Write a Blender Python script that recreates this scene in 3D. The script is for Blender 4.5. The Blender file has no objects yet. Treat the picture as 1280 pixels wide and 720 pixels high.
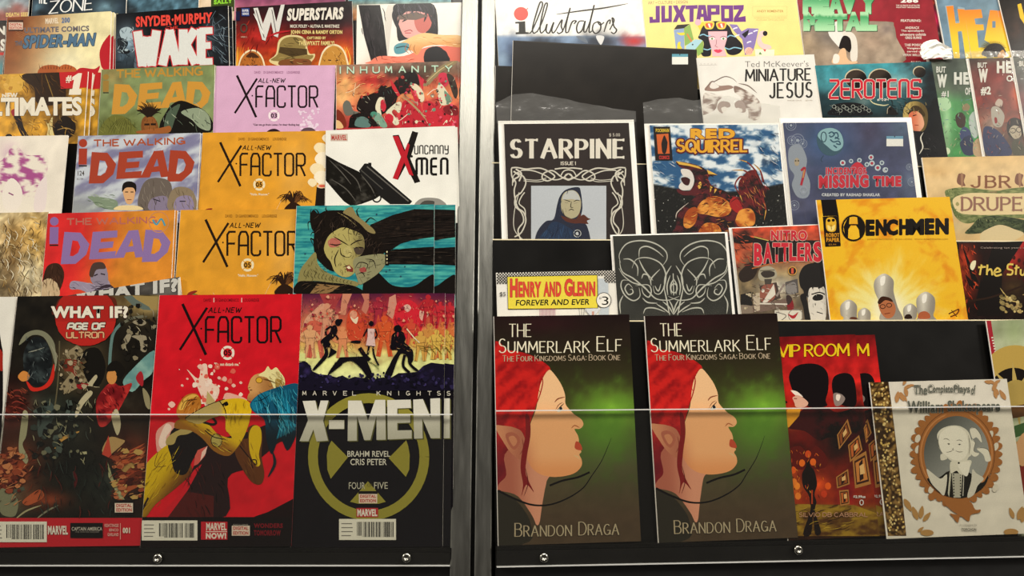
import bpy, math, random
import numpy as np
from mathutils import Matrix, Vector
from mathutils.geometry import tessellate_polygon

# ------------------------------------------------------------------ scene, camera, light
S = bpy.context.scene
COL = S.collection
CAMZ = 1.32
FOC = 1000.0
cam = bpy.data.cameras.new('camera'); camo = bpy.data.objects.new('camera', cam); COL.objects.link(camo)
cam.sensor_width = 36.0; cam.lens = FOC / 1280 * 36.0
camo.location = (0, 0, CAMZ); camo.rotation_euler = (math.pi / 2, 0, 0)
cam.clip_start = .01
S.camera = camo

w = bpy.data.worlds.new('world'); S.world = w; w.use_nodes = True
w.node_tree.nodes['Background'].inputs[0].default_value = (1.0, .90, .78, 1)
w.node_tree.nodes['Background'].inputs[1].default_value = .14

def area(name, loc, target, sx, sy, power, col):
    l = bpy.data.lights.new(name, 'AREA'); l.shape = 'RECTANGLE'; l.size = sx; l.size_y = sy
    l.energy = power; l.color = col
    o = bpy.data.objects.new(name, l); COL.objects.link(o)
    o.location = loc
    o.rotation_euler = (Vector(target) - Vector(loc)).to_track_quat('-Z', 'Y').to_euler()
    return o
area('ceiling_light', (.30, .12, CAMZ + 1.45), (.10, .95, CAMZ - .1), 1.5,   .35, 27, (1, .94, .84))  # the overhead ceiling light above the racks
area('ceiling_light', (-2.5, -.3, CAMZ + 1.5), (-.3, .9, CAMZ - .3), .6, .4, 36, (1, .93, .82))  # fill lamp added on the left to brighten the lower rows
area('ceiling_light', (2.6, -.3, CAMZ + 1.5), (.4, .9, CAMZ - .3), .6, .4, 38, (1, .93, .82))  # matching added fill on the right, set wide to keep glare off covers
S.view_settings.view_transform = 'Standard'; S.view_settings.look = 'None'
S.view_settings.gamma = 1; S.view_settings.use_curve_mapping = False
S.view_settings.exposure = 0.22

# ------------------------------------------------------------------ materials
def s2l(c):
    c = np.asarray(c, float)
    return np.where(c <= .04045, c / 12.92, ((c + .055) / 1.055) ** 2.4)
def hx(c):
    if isinstance(c, str):
        c = c.lstrip('#')
        if len(c) == 3: c = ''.join(k * 2 for k in c)
        return np.array([int(c[i:i + 2], 16) / 255 for i in (0, 2, 4)])
    return np.asarray(c, float)
def lin(c): return tuple(s2l(hx(c))) + (1,)
def mat(name, col='888888', rough=.5, metal=0, spec=.5, noise=0, nscale=60, bump=0, bscale=200, stretch=None):
    m = bpy.data.materials.new(name); m.use_nodes = True
    nt = m.node_tree; b = nt.nodes['Principled BSDF']
    b.inputs['Base Color'].default_value = lin(col); b.inputs['Roughness'].default_value = rough
    b.inputs['Metallic'].default_value = metal; b.inputs['Specular IOR Level'].default_value = spec
    if noise or bump:
        tc = nt.nodes.new('ShaderNodeTexCoord'); mp = nt.nodes.new('ShaderNodeMapping')
        nt.links.new(tc.outputs['Object'], mp.inputs[0])
        if stretch: mp.inputs['Scale'].default_value = stretch
    if noise:
        n = nt.nodes.new('ShaderNodeTexNoise'); n.inputs['Scale'].default_value = nscale; n.inputs['Detail'].default_value = 5
        nt.links.new(mp.outputs[0], n.inputs['Vector'])
        r = nt.nodes.new('ShaderNodeValToRGB')
        a = s2l(hx(col))
        r.color_ramp.elements[0].position = .3; r.color_ramp.elements[1].position = .7
        r.color_ramp.elements[0].color = tuple(a * (1 - noise)) + (1,); r.color_ramp.elements[1].color = tuple(np.minimum(a * (1 + noise), 1)) + (1,)
        nt.links.new(n.outputs['Fac'], r.inputs[0]); nt.links.new(r.outputs[0], b.inputs['Base Color'])
        q = nt.nodes.new('ShaderNodeMapRange'); q.inputs['To Min'].default_value = rough * .8; q.inputs['To Max'].default_value = min(1, rough * 1.25)
        nt.links.new(n.outputs['Fac'], q.inputs['Value']); nt.links.new(q.outputs[0], b.inputs['Roughness'])
    if bump:
        n2 = nt.nodes.new('ShaderNodeTexNoise'); n2.inputs['Scale'].default_value = bscale; n2.inputs['Detail'].default_value = 3
        nt.links.new(mp.outputs[0], n2.inputs['Vector'])
        bu = nt.nodes.new('ShaderNodeBump'); bu.inputs['Strength'].default_value = bump; bu.inputs['Distance'].default_value = .001
        nt.links.new(n2.outputs['Fac'], bu.inputs['Height']); nt.links.new(bu.outputs[0], b.inputs['Normal'])
    return m
def ink_mat():
    m = mat('printed_ink', 'ffffff', .24, spec=.2, bump=.06, bscale=35)
    nt = m.node_tree; b = nt.nodes['Principled BSDF']
    at = nt.nodes.new('ShaderNodeAttribute'); at.attribute_name = 'ink'
    tc = nt.nodes.new('ShaderNodeTexCoord'); n = nt.nodes.new('ShaderNodeTexNoise'); n.inputs['Scale'].default_value = 900; n.inputs['Detail'].default_value = 2
    nt.links.new(tc.outputs['Object'], n.inputs['Vector'])
    mr = nt.nodes.new('ShaderNodeMapRange'); mr.inputs['To Min'].default_value = .84; mr.inputs['To Max'].default_value = 1.12
    nt.links.new(n.outputs['Fac'], mr.inputs['Value'])
    mx = nt.nodes.new('ShaderNodeVectorMath'); mx.operation = 'SCALE'
    nt.links.new(at.outputs['Color'], mx.inputs[0]); nt.links.new(mr.outputs[0], mx.inputs['Scale'])
    nt.links.new(mx.outputs[0], b.inputs['Base Color'])
    return m
def clear_mat(name, tint, fac, rough, milky=0.0, bump=0, bscale=60):
    m = bpy.data.materials.new(name); m.use_nodes = True; nt = m.node_tree; nt.nodes.clear()
    out = nt.nodes.new('ShaderNodeOutputMaterial'); tr = nt.nodes.new('ShaderNodeBsdfTransparent'); tr.inputs[0].default_value = tuple(s2l(hx(tint))) + (1,)
    gl = nt.nodes.new('ShaderNodeBsdfGlossy'); gl.inputs['Roughness'].default_value = rough
    df = nt.nodes.new('ShaderNodeBsdfDiffuse'); df.inputs[0].default_value = (.9, .9, .88, 1)
    lw = nt.nodes.new('ShaderNodeLayerWeight'); lw.inputs['Blend'].default_value = .5
    f0 = ((fac - 1) / (fac + 1)) ** 2
    pw = nt.nodes.new('ShaderNodeMath'); pw.operation = 'POWER'; pw.inputs[1].default_value = 5
    ma = nt.nodes.new('ShaderNodeMath'); ma.operation = 'MULTIPLY_ADD'; ma.inputs[1].default_value = 1 - f0; ma.inputs[2].default_value = f0
    nt.links.new(lw.outputs['Facing'], pw.inputs[0]); nt.links.new(pw.outputs[0], ma.inputs[0])
    m1 = nt.nodes.new('ShaderNodeMixShader'); m2 = nt.nodes.new('ShaderNodeMixShader'); m2.inputs[0].default_value = milky
    nt.links.new(tr.outputs[0], m2.inputs[1]); nt.links.new(df.outputs[0], m2.inputs[2])
    nt.links.new(ma.outputs[0], m1.inputs[0]); nt.links.new(m2.outputs[0], m1.inputs[1]); nt.links.new(gl.outputs[0], m1.inputs[2])
    nt.links.new(m1.outputs[0], out.inputs[0])
    if bump:
        tc = nt.nodes.new('ShaderNodeTexCoord'); n = nt.nodes.new('ShaderNodeTexNoise'); n.inputs['Scale'].default_value = bscale; n.inputs['Detail'].default_value = 4
        nt.links.new(tc.outputs['Object'], n.inputs['Vector'])
        bu = nt.nodes.new('ShaderNodeBump'); bu.inputs['Strength'].default_value = bump; bu.inputs['Distance'].default_value = .003
        nt.links.new(n.outputs['Fac'], bu.inputs['Height'])
        for x in (gl, lw, df): nt.links.new(bu.outputs[0], x.inputs['Normal'])
    return m
INK = ink_mat()
PAPER = mat('page_paper', 'e9e2d2', .8, noise=.08, nscale=300, stretch=(1, 60, 1))
STOCK = mat('cover_stock', 'efeae0', .4)
BOARD = mat('backing_board', 'f6f4ee', .6)
BLACK = mat('black_plastic', '0c0b0a', .3, spec=.3, noise=.35, nscale=18, bump=.15, bscale=30)
PLINTH = mat('black_laminate', '060606', .5, noise=.3)
TRIM = mat('cream_edge_trim', 'e6d9b4', .5)
METAL = mat('brushed_metal', '7a7a75', .36, metal=1, noise=.18, nscale=30, bump=.2, bscale=120, stretch=(6, 6, .3))
DMETAL = mat('dark_metal', '1c1c1b', .4, metal=.6)
SCREW = mat('screw_steel', 'a9a79f', .25, metal=1)
ACRY = clear_mat('clear_acrylic', 'fdfdfb', 1.3, .03, .002, bump=.08, bscale=14)
EDGE = clear_mat('acrylic_edge', 'ffffff', 1.5, .2, .5)
SLEEVE = clear_mat('polythene_sleeve', 'fafafa', 1.4, .06, .012, bump=.3, bscale=45)
FLAP = clear_mat('crumpled_polythene', 'f2f2f0', 1.5, .17, .08, bump=.9, bscale=40)
WALLM = mat('wall_paint', '2c2926', .8, noise=.15, nscale=8)
FLOORM = mat('floor_carpet', '24211f', .9, noise=.3, nscale=90, bump=.5)

# ------------------------------------------------------------------ object helpers
def link(name, me, parent=None, M=None):
    o = bpy.data.objects.new(name, me); COL.objects.link(o)
    if parent: o.parent = parent
    if M is not None: o.matrix_local = M
    return o
def mesh(name, vs, fs, m, parent=None, M=None, smooth=False):
    me = bpy.data.meshes.new(name); me.from_pydata([tuple(v) for v in vs], [], fs); me.materials.append(m)
    if smooth: me.polygons.foreach_set('use_smooth', [True] * len(me.polygons))
    me.update(); return link(name, me, parent, M)
def boxv(x0, y0, z0, x1, y1, z1):
    v = [(x, y, z) for x in (x0, x1) for y in (y0, y1) for z in (z0, z1)]
    f = [(0, 1, 3, 2), (4, 6, 7, 5), (0, 4, 5, 1), (2, 3, 7, 6), (0, 2, 6, 4), (1, 5, 7, 3)]
    return v, f
def box(name, b, m, parent=None, M=None):
    v, f = boxv(*b); return mesh(name, v, f, m, parent, M)
def bbox_bev(name, b, m, parent=None, bev=.0008):
    o = box(name, b, m, parent); md = o.modifiers.new('bevel', 'BEVEL'); md.width = bev; md.segments = 2; return o

# ------------------------------------------------------------------ the two racks: leaning planes in front of the camera
LEAN = math.radians(11); PITCH = .016
class Rack:
    def __init__(s, yaw, depth):
        s.R = (Matrix.Rotation(yaw, 4, 'Z') @ Matrix.Rotation(-LEAN, 4, 'X'))
        s.O = Vector((0, depth, CAMZ)); s.M = Matrix.Translation(s.O) @ s.R
        Ri = np.array(s.R.to_3x3().transposed()); s.Ri = Ri; s.Rf = Ri.T
        s.o = Ri @ (np.array([0, 0, CAMZ]) - np.array(s.O))
    def P(s, px, py, y):                       # point of the leaning plane at local depth y, seen at (px, py)
        px = np.asarray(px, float); py = np.asarray(py, float)
        d = np.stack([(px - 640) / FOC, np.ones_like(px), (360 - py) / FOC], -1) @ s.Ri.T
        t = (y - s.o[1]) / d[..., 1]
        return s.o[0] + t * d[..., 0], s.o[2] + t * d[..., 2]
    def Q(s, lx, ly, lz):
        p = np.stack([lx, np.full_like(lx, ly), lz], -1) @ s.Rf.T + np.array(s.O)
        return 640 + FOC * p[..., 0] / p[..., 1], 360 - FOC * (p[..., 2] - CAMZ) / p[..., 1]
RL = Rack(0, .90); RR = Rack(math.radians(3.2), .90)
POCK = .135
LIPS = {id(RL): [(300, 519), (300, 386), (300, 280), (300, 181), (300, 100), (300, 27)],
        id(RR): [(800, 513), (800, 402), (700, 300.5), (700, 205), (900, 112), (900, 30)]}
def rack_z(r, k):                              # lip height of tier k, and its ledge height
    x, y = LIPS[id(r)][k]; z = float(r.P(x, y, k * PITCH - .003)[1])
    if k == 0:
        zl = float(r.P(300, 684.5, 0)[1]) if r is RL else float(r.P(700, 681, 0)[1])
    else: zl = z - POCK
    return z, zl

# ------------------------------------------------------------------ noise and paint helpers
def vnoise(x, y, seed):
    xi = np.floor(x).astype(np.int64); yi = np.floor(y).astype(np.int64); fx = x - xi; fy = y - yi
    fx = fx * fx * (3 - 2 * fx); fy = fy * fy * (3 - 2 * fy)
    def h(a, b):
        n = (a * 374761393 + b * 668265263 + seed * 1442695041) & 0xffffffff
        n = ((n ^ (n >> 13)) * 1274126177) & 0xffffffff
        return ((n ^ (n >> 16)) & 0xffff) / 65535.0
    return (h(xi, yi) * (1 - fx) + h(xi + 1, yi) * fx) * (1 - fy) + (h(xi, yi + 1) * (1 - fx) + h(xi + 1, yi + 1) * fx) * fy
def fbm(x, y, sc, seed=1, oc=4):
    v = 0; a = .5; x = x / sc; y = y / sc; tot = 0
    for i in range(oc):
        v = v + a * vnoise(x, y, seed + i * 7); tot += a; a *= .55; x = x * 2.03; y = y * 2.03
    return v / tot
def sm(a, b, t): t = np.clip((t - a) / (b - a), 0, 1); return t * t * (3 - 2 * t)
def mix(c1, c2, t): return hx(c1) * (1 - t[..., None]) + hx(c2) * t[..., None] if isinstance(c1, (str, tuple, list)) or np.ndim(c1) == 1 else c1 * (1 - t[..., None]) + hx(c2) * t[..., None]
def soft(base, blobs=(), amp=.08, sc=40, seed=1, sx=1, sy=1):
    """painted backdrop: a colour (or vertical list of colours) with soft blobs (cx,cy,rx,ry,colour[,strength])"""
    def fn(X, Y):
        if isinstance(base, str): c = np.broadcast_to(hx(base), X.shape + (3,)).copy()
        elif callable(base): c = base(X, Y)
        else:
            ys = [b[0] for b in base]; cs = np.array([hx(b[1]) for b in base])
            c = np.stack([np.interp(Y, ys, cs[:, i]) for i in range(3)], -1)
        n = fbm(X / sx, Y / sy, sc, seed)
        for b in blobs:
            st = b[5] if len(b) > 5 else 1
            d = ((X - b[0]) / b[2]) ** 2 + ((Y - b[1]) / b[3]) ** 2
            t = np.exp(-d * (1.1 + (n - .5) * 2.0)) * st
            c = mix(c, b[4], np.clip(t, 0, 1))
        return np.clip(c * (1 + (n[..., None] - .5) * 2 * amp * 2), 0, 1)
    return fn
def spline(pts, closed=False, k=5):
    p = np.asarray(pts, float); n = len(p)
    if n < 3: return p
    out = []
    rng = range(n) if closed else range(n - 1)
    for i in rng:
        if closed: a, b, c, d = p[(i - 1) % n], p[i], p[(i + 1) % n], p[(i + 2) % n]
        else: a, b, c, d = p[max(i - 1, 0)], p[i], p[i + 1], p[min(i + 2, n - 1)]
        for j in range(k):
            t = j / k
            out.append(.5 * ((2 * b) + (c - a) * t + (2 * a - 5 * b + 4 * c - d) * t * t + (3 * b - a - 3 * c + d) * t ** 3))
    if not closed: out.append(p[-1])
    return np.array(out)
def tess(p):
    return np.array(tessellate_polygon([[Vector((a, b, 0)) for a, b in p]]), int).reshape(-1, 3)
_tc = {}
def textmesh(s, bold, shear=0, space=1.0):
    key = (s, round(bold, 4), space)
    if key not in _tc:
        cu = bpy.data.curves.new('lettering', 'FONT'); cu.body = s; cu.offset = bold; cu.resolution_u = 3; cu.space_character = space; cu.fill_mode = 'FRONT'
        o = bpy.data.objects.new('lettering', cu); COL.objects.link(o)
        me = o.to_mesh(); me.calc_loop_triangles()
        v = np.zeros(len(me.vertices) * 3); me.vertices.foreach_get('co', v); t = np.zeros(len(me.loop_triangles) * 3, int); me.loop_triangles.foreach_get('vertices', t)
        _tc[key] = (v.reshape(-1, 3)[:, :2].copy(), t.reshape(-1, 3).copy()); o.to_mesh_clear()
        bpy.data.objects.remove(o); bpy.data.curves.remove(cu)
    return _tc[key]

# skeleton alphabet: strokes in a unit box (x right, y up); (w, strokes, smooth flags)
def _arc(cx, cy, rx, ry, a0, a1, n=10):
    return [(cx + rx * math.cos(math.radians(a0 + (a1 - a0) * i / n)), cy + ry * math.sin(math.radians(a0 + (a1 - a0) * i / n))) for i in range(n + 1)]
SK = {
 'A': (.75, [[(0, 0), (.375, 1)], [(.375, 1), (.75, 0)], [(.15, .36), (.6, .36)]]),
 'B': (.6, [[(0, 0), (0, 1)], [(0, 1), (.3, 1)] + _arc(.3, .77, .25, .23, 90, -90) + [(0, .54)], [(0, .54), (.33, .54)] + _arc(.33, .27, .27, .27, 90, -90) + [(0, 0)]]),
 'C': (.65, [_arc(.36, .5, .36, .5, 50, 310, 16)]),
 'D': (.68, [[(0, 0), (0, 1)], [(0, 1), (.25, 1)] + _arc(.25, .5, .43, .5, 90, -90, 14) + [(0, 0)]]),
 'E': (.52, [[(0, 0), (0, 1)], [(0, 1), (.52, 1)], [(0, .52), (.42, .52)], [(0, 0), (.52, 0)]]),
 'F': (.5, [[(0, 0), (0, 1)], [(0, 1), (.5, 1)], [(0, .5), (.4, .5)]]),
 'G': (.7, [_arc(.36, .5, .36, .5, 50, 350, 16), [(.4, .42), (.72, .42)], [(.7, .42), (.7, .05)]]),
 'H': (.65, [[(0, 0), (0, 1)], [(.65, 0), (.65, 1)], [(0, .5), (.65, .5)]]),
 'I': (.04, [[(.02, 0), (.02, 1)]]),
 'J': (.4, [[(.4, 1), (.4, .25)] + _arc(.2, .22, .2, .22, 0, -170, 7)]),
 'K': (.62, [[(0, 0), (0, 1)], [(.58, 1), (0, .42)], [(.17, .56), (.62, 0)]]),
 'L': (.48, [[(0, 1), (0, 0)], [(0, 0), (.48, 0)]]),
 'M': (.85, [[(0, 0), (.06, 1)], [(.06, 1), (.425, .25)], [(.425, .25), (.79, 1)], [(.79, 1), (.85, 0)]]),
 'N': (.65, [[(0, 0), (0, 1)], [(0, 1), (.65, 0)], [(.65, 0), (.65, 1)]]),
 'O': (.74, [_arc(.37, .5, .37, .5, 90, 450, 20)]),
 'P': (.55, [[(0, 0), (0, 1)], [(0, 1), (.28, 1)] + _arc(.28, .74, .27, .26, 90, -90) + [(0, .48)]]),
 'Q': (.74, [_arc(.37, .5, .37, .5, 90, 450, 20), [(.45, .25), (.75, -.1)]]),
 'R': (.6, [[(0, 0), (0, 1)], [(0, 1), (.28, 1)] + _arc(.28, .75, .26, .25, 90, -90) + [(0, .5)], [(.25, .5), (.6, 0)]]),
 'S': (.52, [_arc(.27, .74, .23, .26, 40, 250, 10) + _arc(.26, .25, .26, .25, 80, -150, 11)]),
 'T': (.64, [[(0, 1), (.64, 1)], [(.32, 1), (.32, 0)]]),
 'U': (.64, [[(0, 1), (0, .3)] + _arc(.32, .3, .32, .3, 180, 360, 10) + [(.64, 1)]]),
 'V': (.7, [[(0, 1), (.35, 0)], [(.35, 0), (.7, 1)]]),
 'W': (1.0, [[(0, 1), (.25, 0)], [(.25, 0), (.5, .8)], [(.5, .8), (.75, 0)], [(.75, 0), (1, 1)]]),
 'X': (.65, [[(0, 1), (.65, 0)], [(0, 0), (.65, 1)]]),
 'Y': (.65, [[(0, 1), (.325, .48)], [(.65, 1), (.325, .48)], [(.325, .48), (.325, 0)]]),
 'Z': (.6, [[(0, 1), (.6, 1)], [(.6, 1), (0, 0)], [(0, 0), (.6, 0)]]),
 '0': (.55, [_arc(.28, .5, .28, .5, 90, 450, 16)]), '5': (.5, [[(.48, 1), (.05, 1)], [(.05, 1), (.03, .58)] + _arc(.24, .32, .26, .32, 110, -150, 10)]),
 '1': (.12, [[(.0, .82), (.1, 1)], [(.1, 1), (.1, 0)]]), '3': (.5, [_arc(.22, .76, .24, .24, 150, -80, 9) + _arc(.22, .27, .28, .27, 80, -150, 10)]),
 '-': (.3, [[(0, .45), (.3, .45)]]), ' ': (.3, []), '.': (.04, [[(.02, 0), (.02, .05)]]), ':': (.04, [[(.02, .1), (.02, .2)], [(.02, .6), (.02, .7)]]),
}
TECH = dict(SK)                                # squared, rounded-corner alphabet
TECH.update({
 'A': (.5, [[(0, 0), (.02, .8), (.12, 1), (.4, 1), (.5, .8), (.5, 0)], [(0, .42), (.5, .42)]]),
 'C': (.46, [[(.46, .8), (.46, .92), (.38, 1), (.1, 1), (0, .9), (0, .1), (.1, 0), (.38, 0), (.46, .08), (.46, .22)]]),
 'F': (.42, [[(.0, 0), (0, .88), (.1, 1), (.42, 1)], [(0, .5), (.38, .5)]]),
 'O': (.48, [[(.1, 0), (0, .1), (0, .9), (.1, 1), (.38, 1), (.48, .9), (.48, .1), (.38, 0), (.1, 0)]]),
 'R': (.48, [[(0, 0), (0, 1), (.38, 1), (.48, .88), (.48, .56), (.38, .46), (0, .46)], [(.22, .46), (.48, 0)]]),
 'T': (.44, [[(0, 1), (.44, 1)], [(.22, 1), (.22, 0)]]),
 'U': (.48, [[(0, 1), (0, .1), (.1, 0), (.38, 0), (.48, .1), (.48, 1)]]), 'N': (.48, [[(0, 0), (0, .9), (.1, 1), (.38, 1), (.48, .9), (.48, 0)]]),
 'M': (.8, [[(0, 0), (0, .9), (.1, 1), (.7, 1), (.8, .9), (.8, 0)], [(.4, 1), (.4, 0)]]),
 'E': (.44, [[(.44, 1), (.1, 1), (0, .9), (0, .1), (.1, 0), (.44, 0)], [(0, .5), (.4, .5)]]),
 'G': (.48, [[(.48, .8), (.48, 1), (.1, 1), (0, .9), (0, .1), (.1, 0), (.48, 0), (.48, .45), (.25, .45)]]),
 'S': (.46, [[(.46, .85), (.46, 1), (.08, 1), (0, .92), (0, .56), (.08, .5), (.38, .5), (.46, .44), (.46, .08), (.38, 0), (0, 0), (0, .15)]]),
 'Y': (.46, [[(0, 1), (0, .5), (.46, .5)], [(.46, 1), (.46, .1), (.36, 0), (.05, 0)]]),
 'B': (.48, [[(0, 0), (0, 1), (.4, 1), (.46, .9), (.46, .6), (.4, .52), (0, .52)], [(.4, .52), (.48, .42), (.48, .1), (.38, 0), (0, 0)]]),
 'L': (.42, [[(0, 1), (0, .0), (.42, 0)]]), 'Z': (.46, [[(0, 1), (.46, 1), (.46, .8), (0, .2), (0, 0), (.46, 0)]]),
})

# ------------------------------------------------------------------ a printed publication standing in a rack tier
NLAY = 3.2e-6
class Comic:
    def __init__(s, r, tier, TL, TR, off, name, label, cat='comic book', group=None, thick=2.0, sleeve=None, board=None, hmm=None, spine=True):
        s.r = r; s.y = tier * PITCH + off / 1000; s.tier = tier
        s.T = thick / 1000; s.name = name
        x0, z0 = [float(v) for v in r.P(TL[0], TL[1], s.y)]; x1, z1 = [float(v) for v in r.P(TR[0], TR[1], s.y)]
        s.W = math.hypot(x1 - x0, z1 - z0); s.phi = math.atan2(z1 - z0, x1 - x0)
        led = rack_z(r, tier)[1]
        s.H = (min(z0, z1) - led) / math.cos(s.phi)
        c, si = math.cos(s.phi), math.sin(s.phi); s.c, s.s = c, si
        s.cx = (x0 + x1) / 2 + si * s.H; s.cz = (z0 + z1) / 2 - c * s.H
        s.M = r.M @ Matrix.Translation((s.cx, s.y, s.cz)) @ Matrix.Rotation(-s.phi, 4, 'Y')
        e = bpy.data.objects.new(name, None); COL.objects.link(e); e.empty_display_size = .02
        e.matrix_world = s.M; e['label'] = label; e['category'] = cat
        e['group'] = 'publications in the %s tier of the %s rack' % (('lowest', 'second', 'third', 'fourth', 'fifth', 'top')[tier], 'left' if r is RL else 'right')
        s.e = e; s.buf = {}; s.cur = 'front_cover'; s.n = 9; s.zx, s.zy, s.zs = 0, 0, 1
        s.sleeve = sleeve; s.board = board; s.lab = {}; s.lift = 150 if any(label.startswith(q) for q in ('dark battle', 'grey blue', 'fiery red', 'orange black', 'crowded', 'black and red', 'teal and black', 'sleeved')) else 0
    # mapping
    def zoom(s, x, y, k): s.zx, s.zy, s.zs = x, y, k; return s
    def uv(s, X, Y):
        X = np.asarray(X, float); Y = np.asarray(Y, float)
        lx, lz = s.r.P(s.zx + X / s.zs, s.zy + Y / s.zs, s.y)
        dx, dz = lx - s.cx, lz - s.cz
        return dx * s.c + dz * s.s, -dx * s.s + dz * s.c
    def inv(s, u, v):
        lx = s.cx + u * s.c - v * s.s; lz = s.cz + u * s.s + v * s.c
        px, py = s.r.Q(lx, s.y, lz); return (px - s.zx) * s.zs, (py - s.zy) * s.zs
    def part(s, n, label=None):
        s.cur = n
        if label: s.lab[n] = label
        return s
    def _add(s, U, V, tr, cols):
        b = s.buf.setdefault(s.cur, [[], [], [], 0])
        y = np.full(len(U), -((s.n + (s.lift if s.cur != 'front_cover' else 0)) * NLAY)); b[0].append(np.stack([U, y, V], -1)); b[1].append(tr + b[3])
        c = np.ones((len(U), 4)); c[:, :3] = s2l(cols) * .88; b[2].append(c); b[3] += len(U); s.n += 1
    def _poly(s, p, tr, col):
        p = np.asarray(p, float); tr = np.asarray(tr)
        if len(tr) == 0: return
        if callable(col):
            T = p[tr]
            for _ in range(12):
                L = np.linalg.norm(T - np.roll(T, -1, 1), axis=2); m = L.max(1); lim = 5.0 * s.zs
                big = m > lim
                if not big.any() or len(T) > 9000: break
                k = L[big].argmax(1); B = T[big]; i = np.arange(len(B)); a = B[i, k]; b = B[i, (k + 1) % 3]; c = B[i, (k + 2) % 3]; md = (a + b) / 2
                T = np.concatenate([T[~big], np.stack([a, md, c], 1), np.stack([md, b, c], 1)])
            p = T.reshape(-1, 2); tr = np.arange(len(p)).reshape(-1, 3)
            cols = col(p[:, 0], p[:, 1])
        else: cols = None
        U, V = s.uv(p[:, 0], p[:, 1]); hw = s.W / 2
        if cols is None: cols = np.broadcast_to(hx(col), (len(U), 3))
        ok = (U >= -hw) & (U <= hw) & (V >= 0) & (V <= s.H)
        if not ok.all():
            nu, nv, nc, nt = [], [], [], []; base = 0
            for t in tr:
                if ok[t].all():
                    q = [(U[i], V[i], *cols[i]) for i in t]
                else:
                    if (U[t] < -hw).all() or (U[t] > hw).all() or (V[t] < 0).all() or (V[t] > s.H).all(): continue
                    q = [(U[i], V[i], *cols[i]) for i in t]
                    for ax, lim, sg in ((0, -hw, 1), (0, hw, -1), (1, 0, 1), (1, s.H, -1)):
                        o = []
                        for i in range(len(q)):
                            A, B = q[i], q[(i + 1) % len(q)]; da = (A[ax] - lim) * sg; db = (B[ax] - lim) * sg
                            if da >= 0: o.append(A)
                            if (da >= 0) != (db >= 0):
                                f = da / (da - db); o.append(tuple(A[j] + (B[j] - A[j]) * f for j in range(5)))
                        q = o
                        if not q: break
                    if len(q) < 3: continue
                nu += [a[0] for a in q]; nv += [a[1] for a in q]; nc += [a[2:] for a in q]
                nt += [(base, base + i, base + i + 1) for i in range(1, len(q) - 1)]; base += len(q)
            if not nu: return
            U, V, cols, tr = np.array(nu), np.array(nv), np.array(nc), np.array(nt)
        s._add(U, V, tr, cols)
    # drawing, all in the current zoomed photo coordinates
    def grid(s, fn, step=3.0):
        nx = max(2, int(s.W * 1100 / step)); ny = max(2, int(s.H * 1100 / step))
        u = np.linspace(-s.W / 2, s.W / 2, nx); v = np.linspace(0, s.H, ny); U, V = np.meshgrid(u, v); U = U.ravel(); V = V.ravel()
        X, Y = s.inv(U, V); i = (np.arange(ny - 1)[:, None] * nx + np.arange(nx - 1)).ravel()
        tr = np.concatenate([np.stack([i, i + 1, i + nx + 1], 1), np.stack([i, i + nx + 1, i + nx], 1)])
        s._add(U, V, tr, np.clip(fn(X, Y), 0, 1)); return s
    def fill(s, c): return s.grid(soft(c, amp=.02), 12)
    def p(s, pts, col): s._poly(pts, tess(pts), col); return s
    def b(s, pts, col, k=4): q = spline(pts, True, k); s._poly(q, tess(q), col); return s
    def e_(s, cx, cy, rx, ry, col, rot=0, n=22):
        a = np.linspace(0, 2 * math.pi, n, endpoint=False); x = rx * np.cos(a); y = ry * np.sin(a); r = math.radians(rot)
        q = np.stack([cx + x * math.cos(r) - y * math.sin(r), cy + x * math.sin(r) + y * math.cos(r)], 1)
        s._poly(q, tess(q), col); return s
    def ring(s, cx, cy, rx, ry, w, col, n=36): return s.st([(cx + rx * math.cos(a * 2 * math.pi / n), cy + ry * math.sin(a * 2 * math.pi / n)) for a in range(n + 1)], w, col, False)
    def rc(s, x0, y0, x1, y1, col, sl=0): return s.p([(x0, y0), (x1, y0 + sl), (x1, y1 + sl), (x0, y1)], col)
    def st(s, pts, w, col, smooth=True, taper=0, k=5):
        q = spline(pts, False, k) if smooth and len(pts) > 2 else np.asarray(pts, float); n = len(q)
        d = np.gradient(q, axis=0) if n > 2 else np.repeat([q[1] - q[0]], 2, 0)
        L = np.linalg.norm(d, axis=1, keepdims=True) + 1e-9; d = d / L; nn = np.stack([-d[:, 1], d[:, 0]], 1)
        t = np.linspace(0, 1, n); ww = np.full(n, w / 2.0)
        if taper == 1: ww = ww * (1 - .9 * t)
        elif taper == 2: ww = ww * np.sin(np.clip(t, .03, .97) * math.pi) ** .6
        P = np.concatenate([q + nn * ww[:, None], q - nn * ww[:, None]]); i = np.arange(n - 1)
        s._poly(P, np.concatenate([np.stack([i, i + 1, i + n + 1], 1), np.stack([i, i + n + 1, i + n], 1)]), col); return s
    def t(s, txt, x0, y0, x1, y1, col, bold=.02, sh=0, sl=0, out=None, space=None, dx=None):
        bb = min(bold, .035); v, tr = textmesh(txt, bb, 0, space or 1.0 + max(0, bold - .01) * 2.6)
        if not len(tr): return s
        mn, mxx = v.min(0), v.max(0); sc = np.maximum(mxx - mn, 1e-3); ex = (bold - bb) * .9
        kx, ky = (x1 - x0) / sc[0], (y1 - y0) / sc[1]; e_ = ex * min(kx, ky)
        def tf(v):
            q = (v - mn) / sc; X = x0 + e_ + q[:, 0] * (x1 - x0 - 2 * e_); Y = y1 - e_ - q[:, 1] * (y1 - y0 - 2 * e_)
            return np.stack([X + (y1 - Y) * sh, Y + q[:, 0] * sl], 1)
        P0 = tf(v); nv = len(P0)
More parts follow.
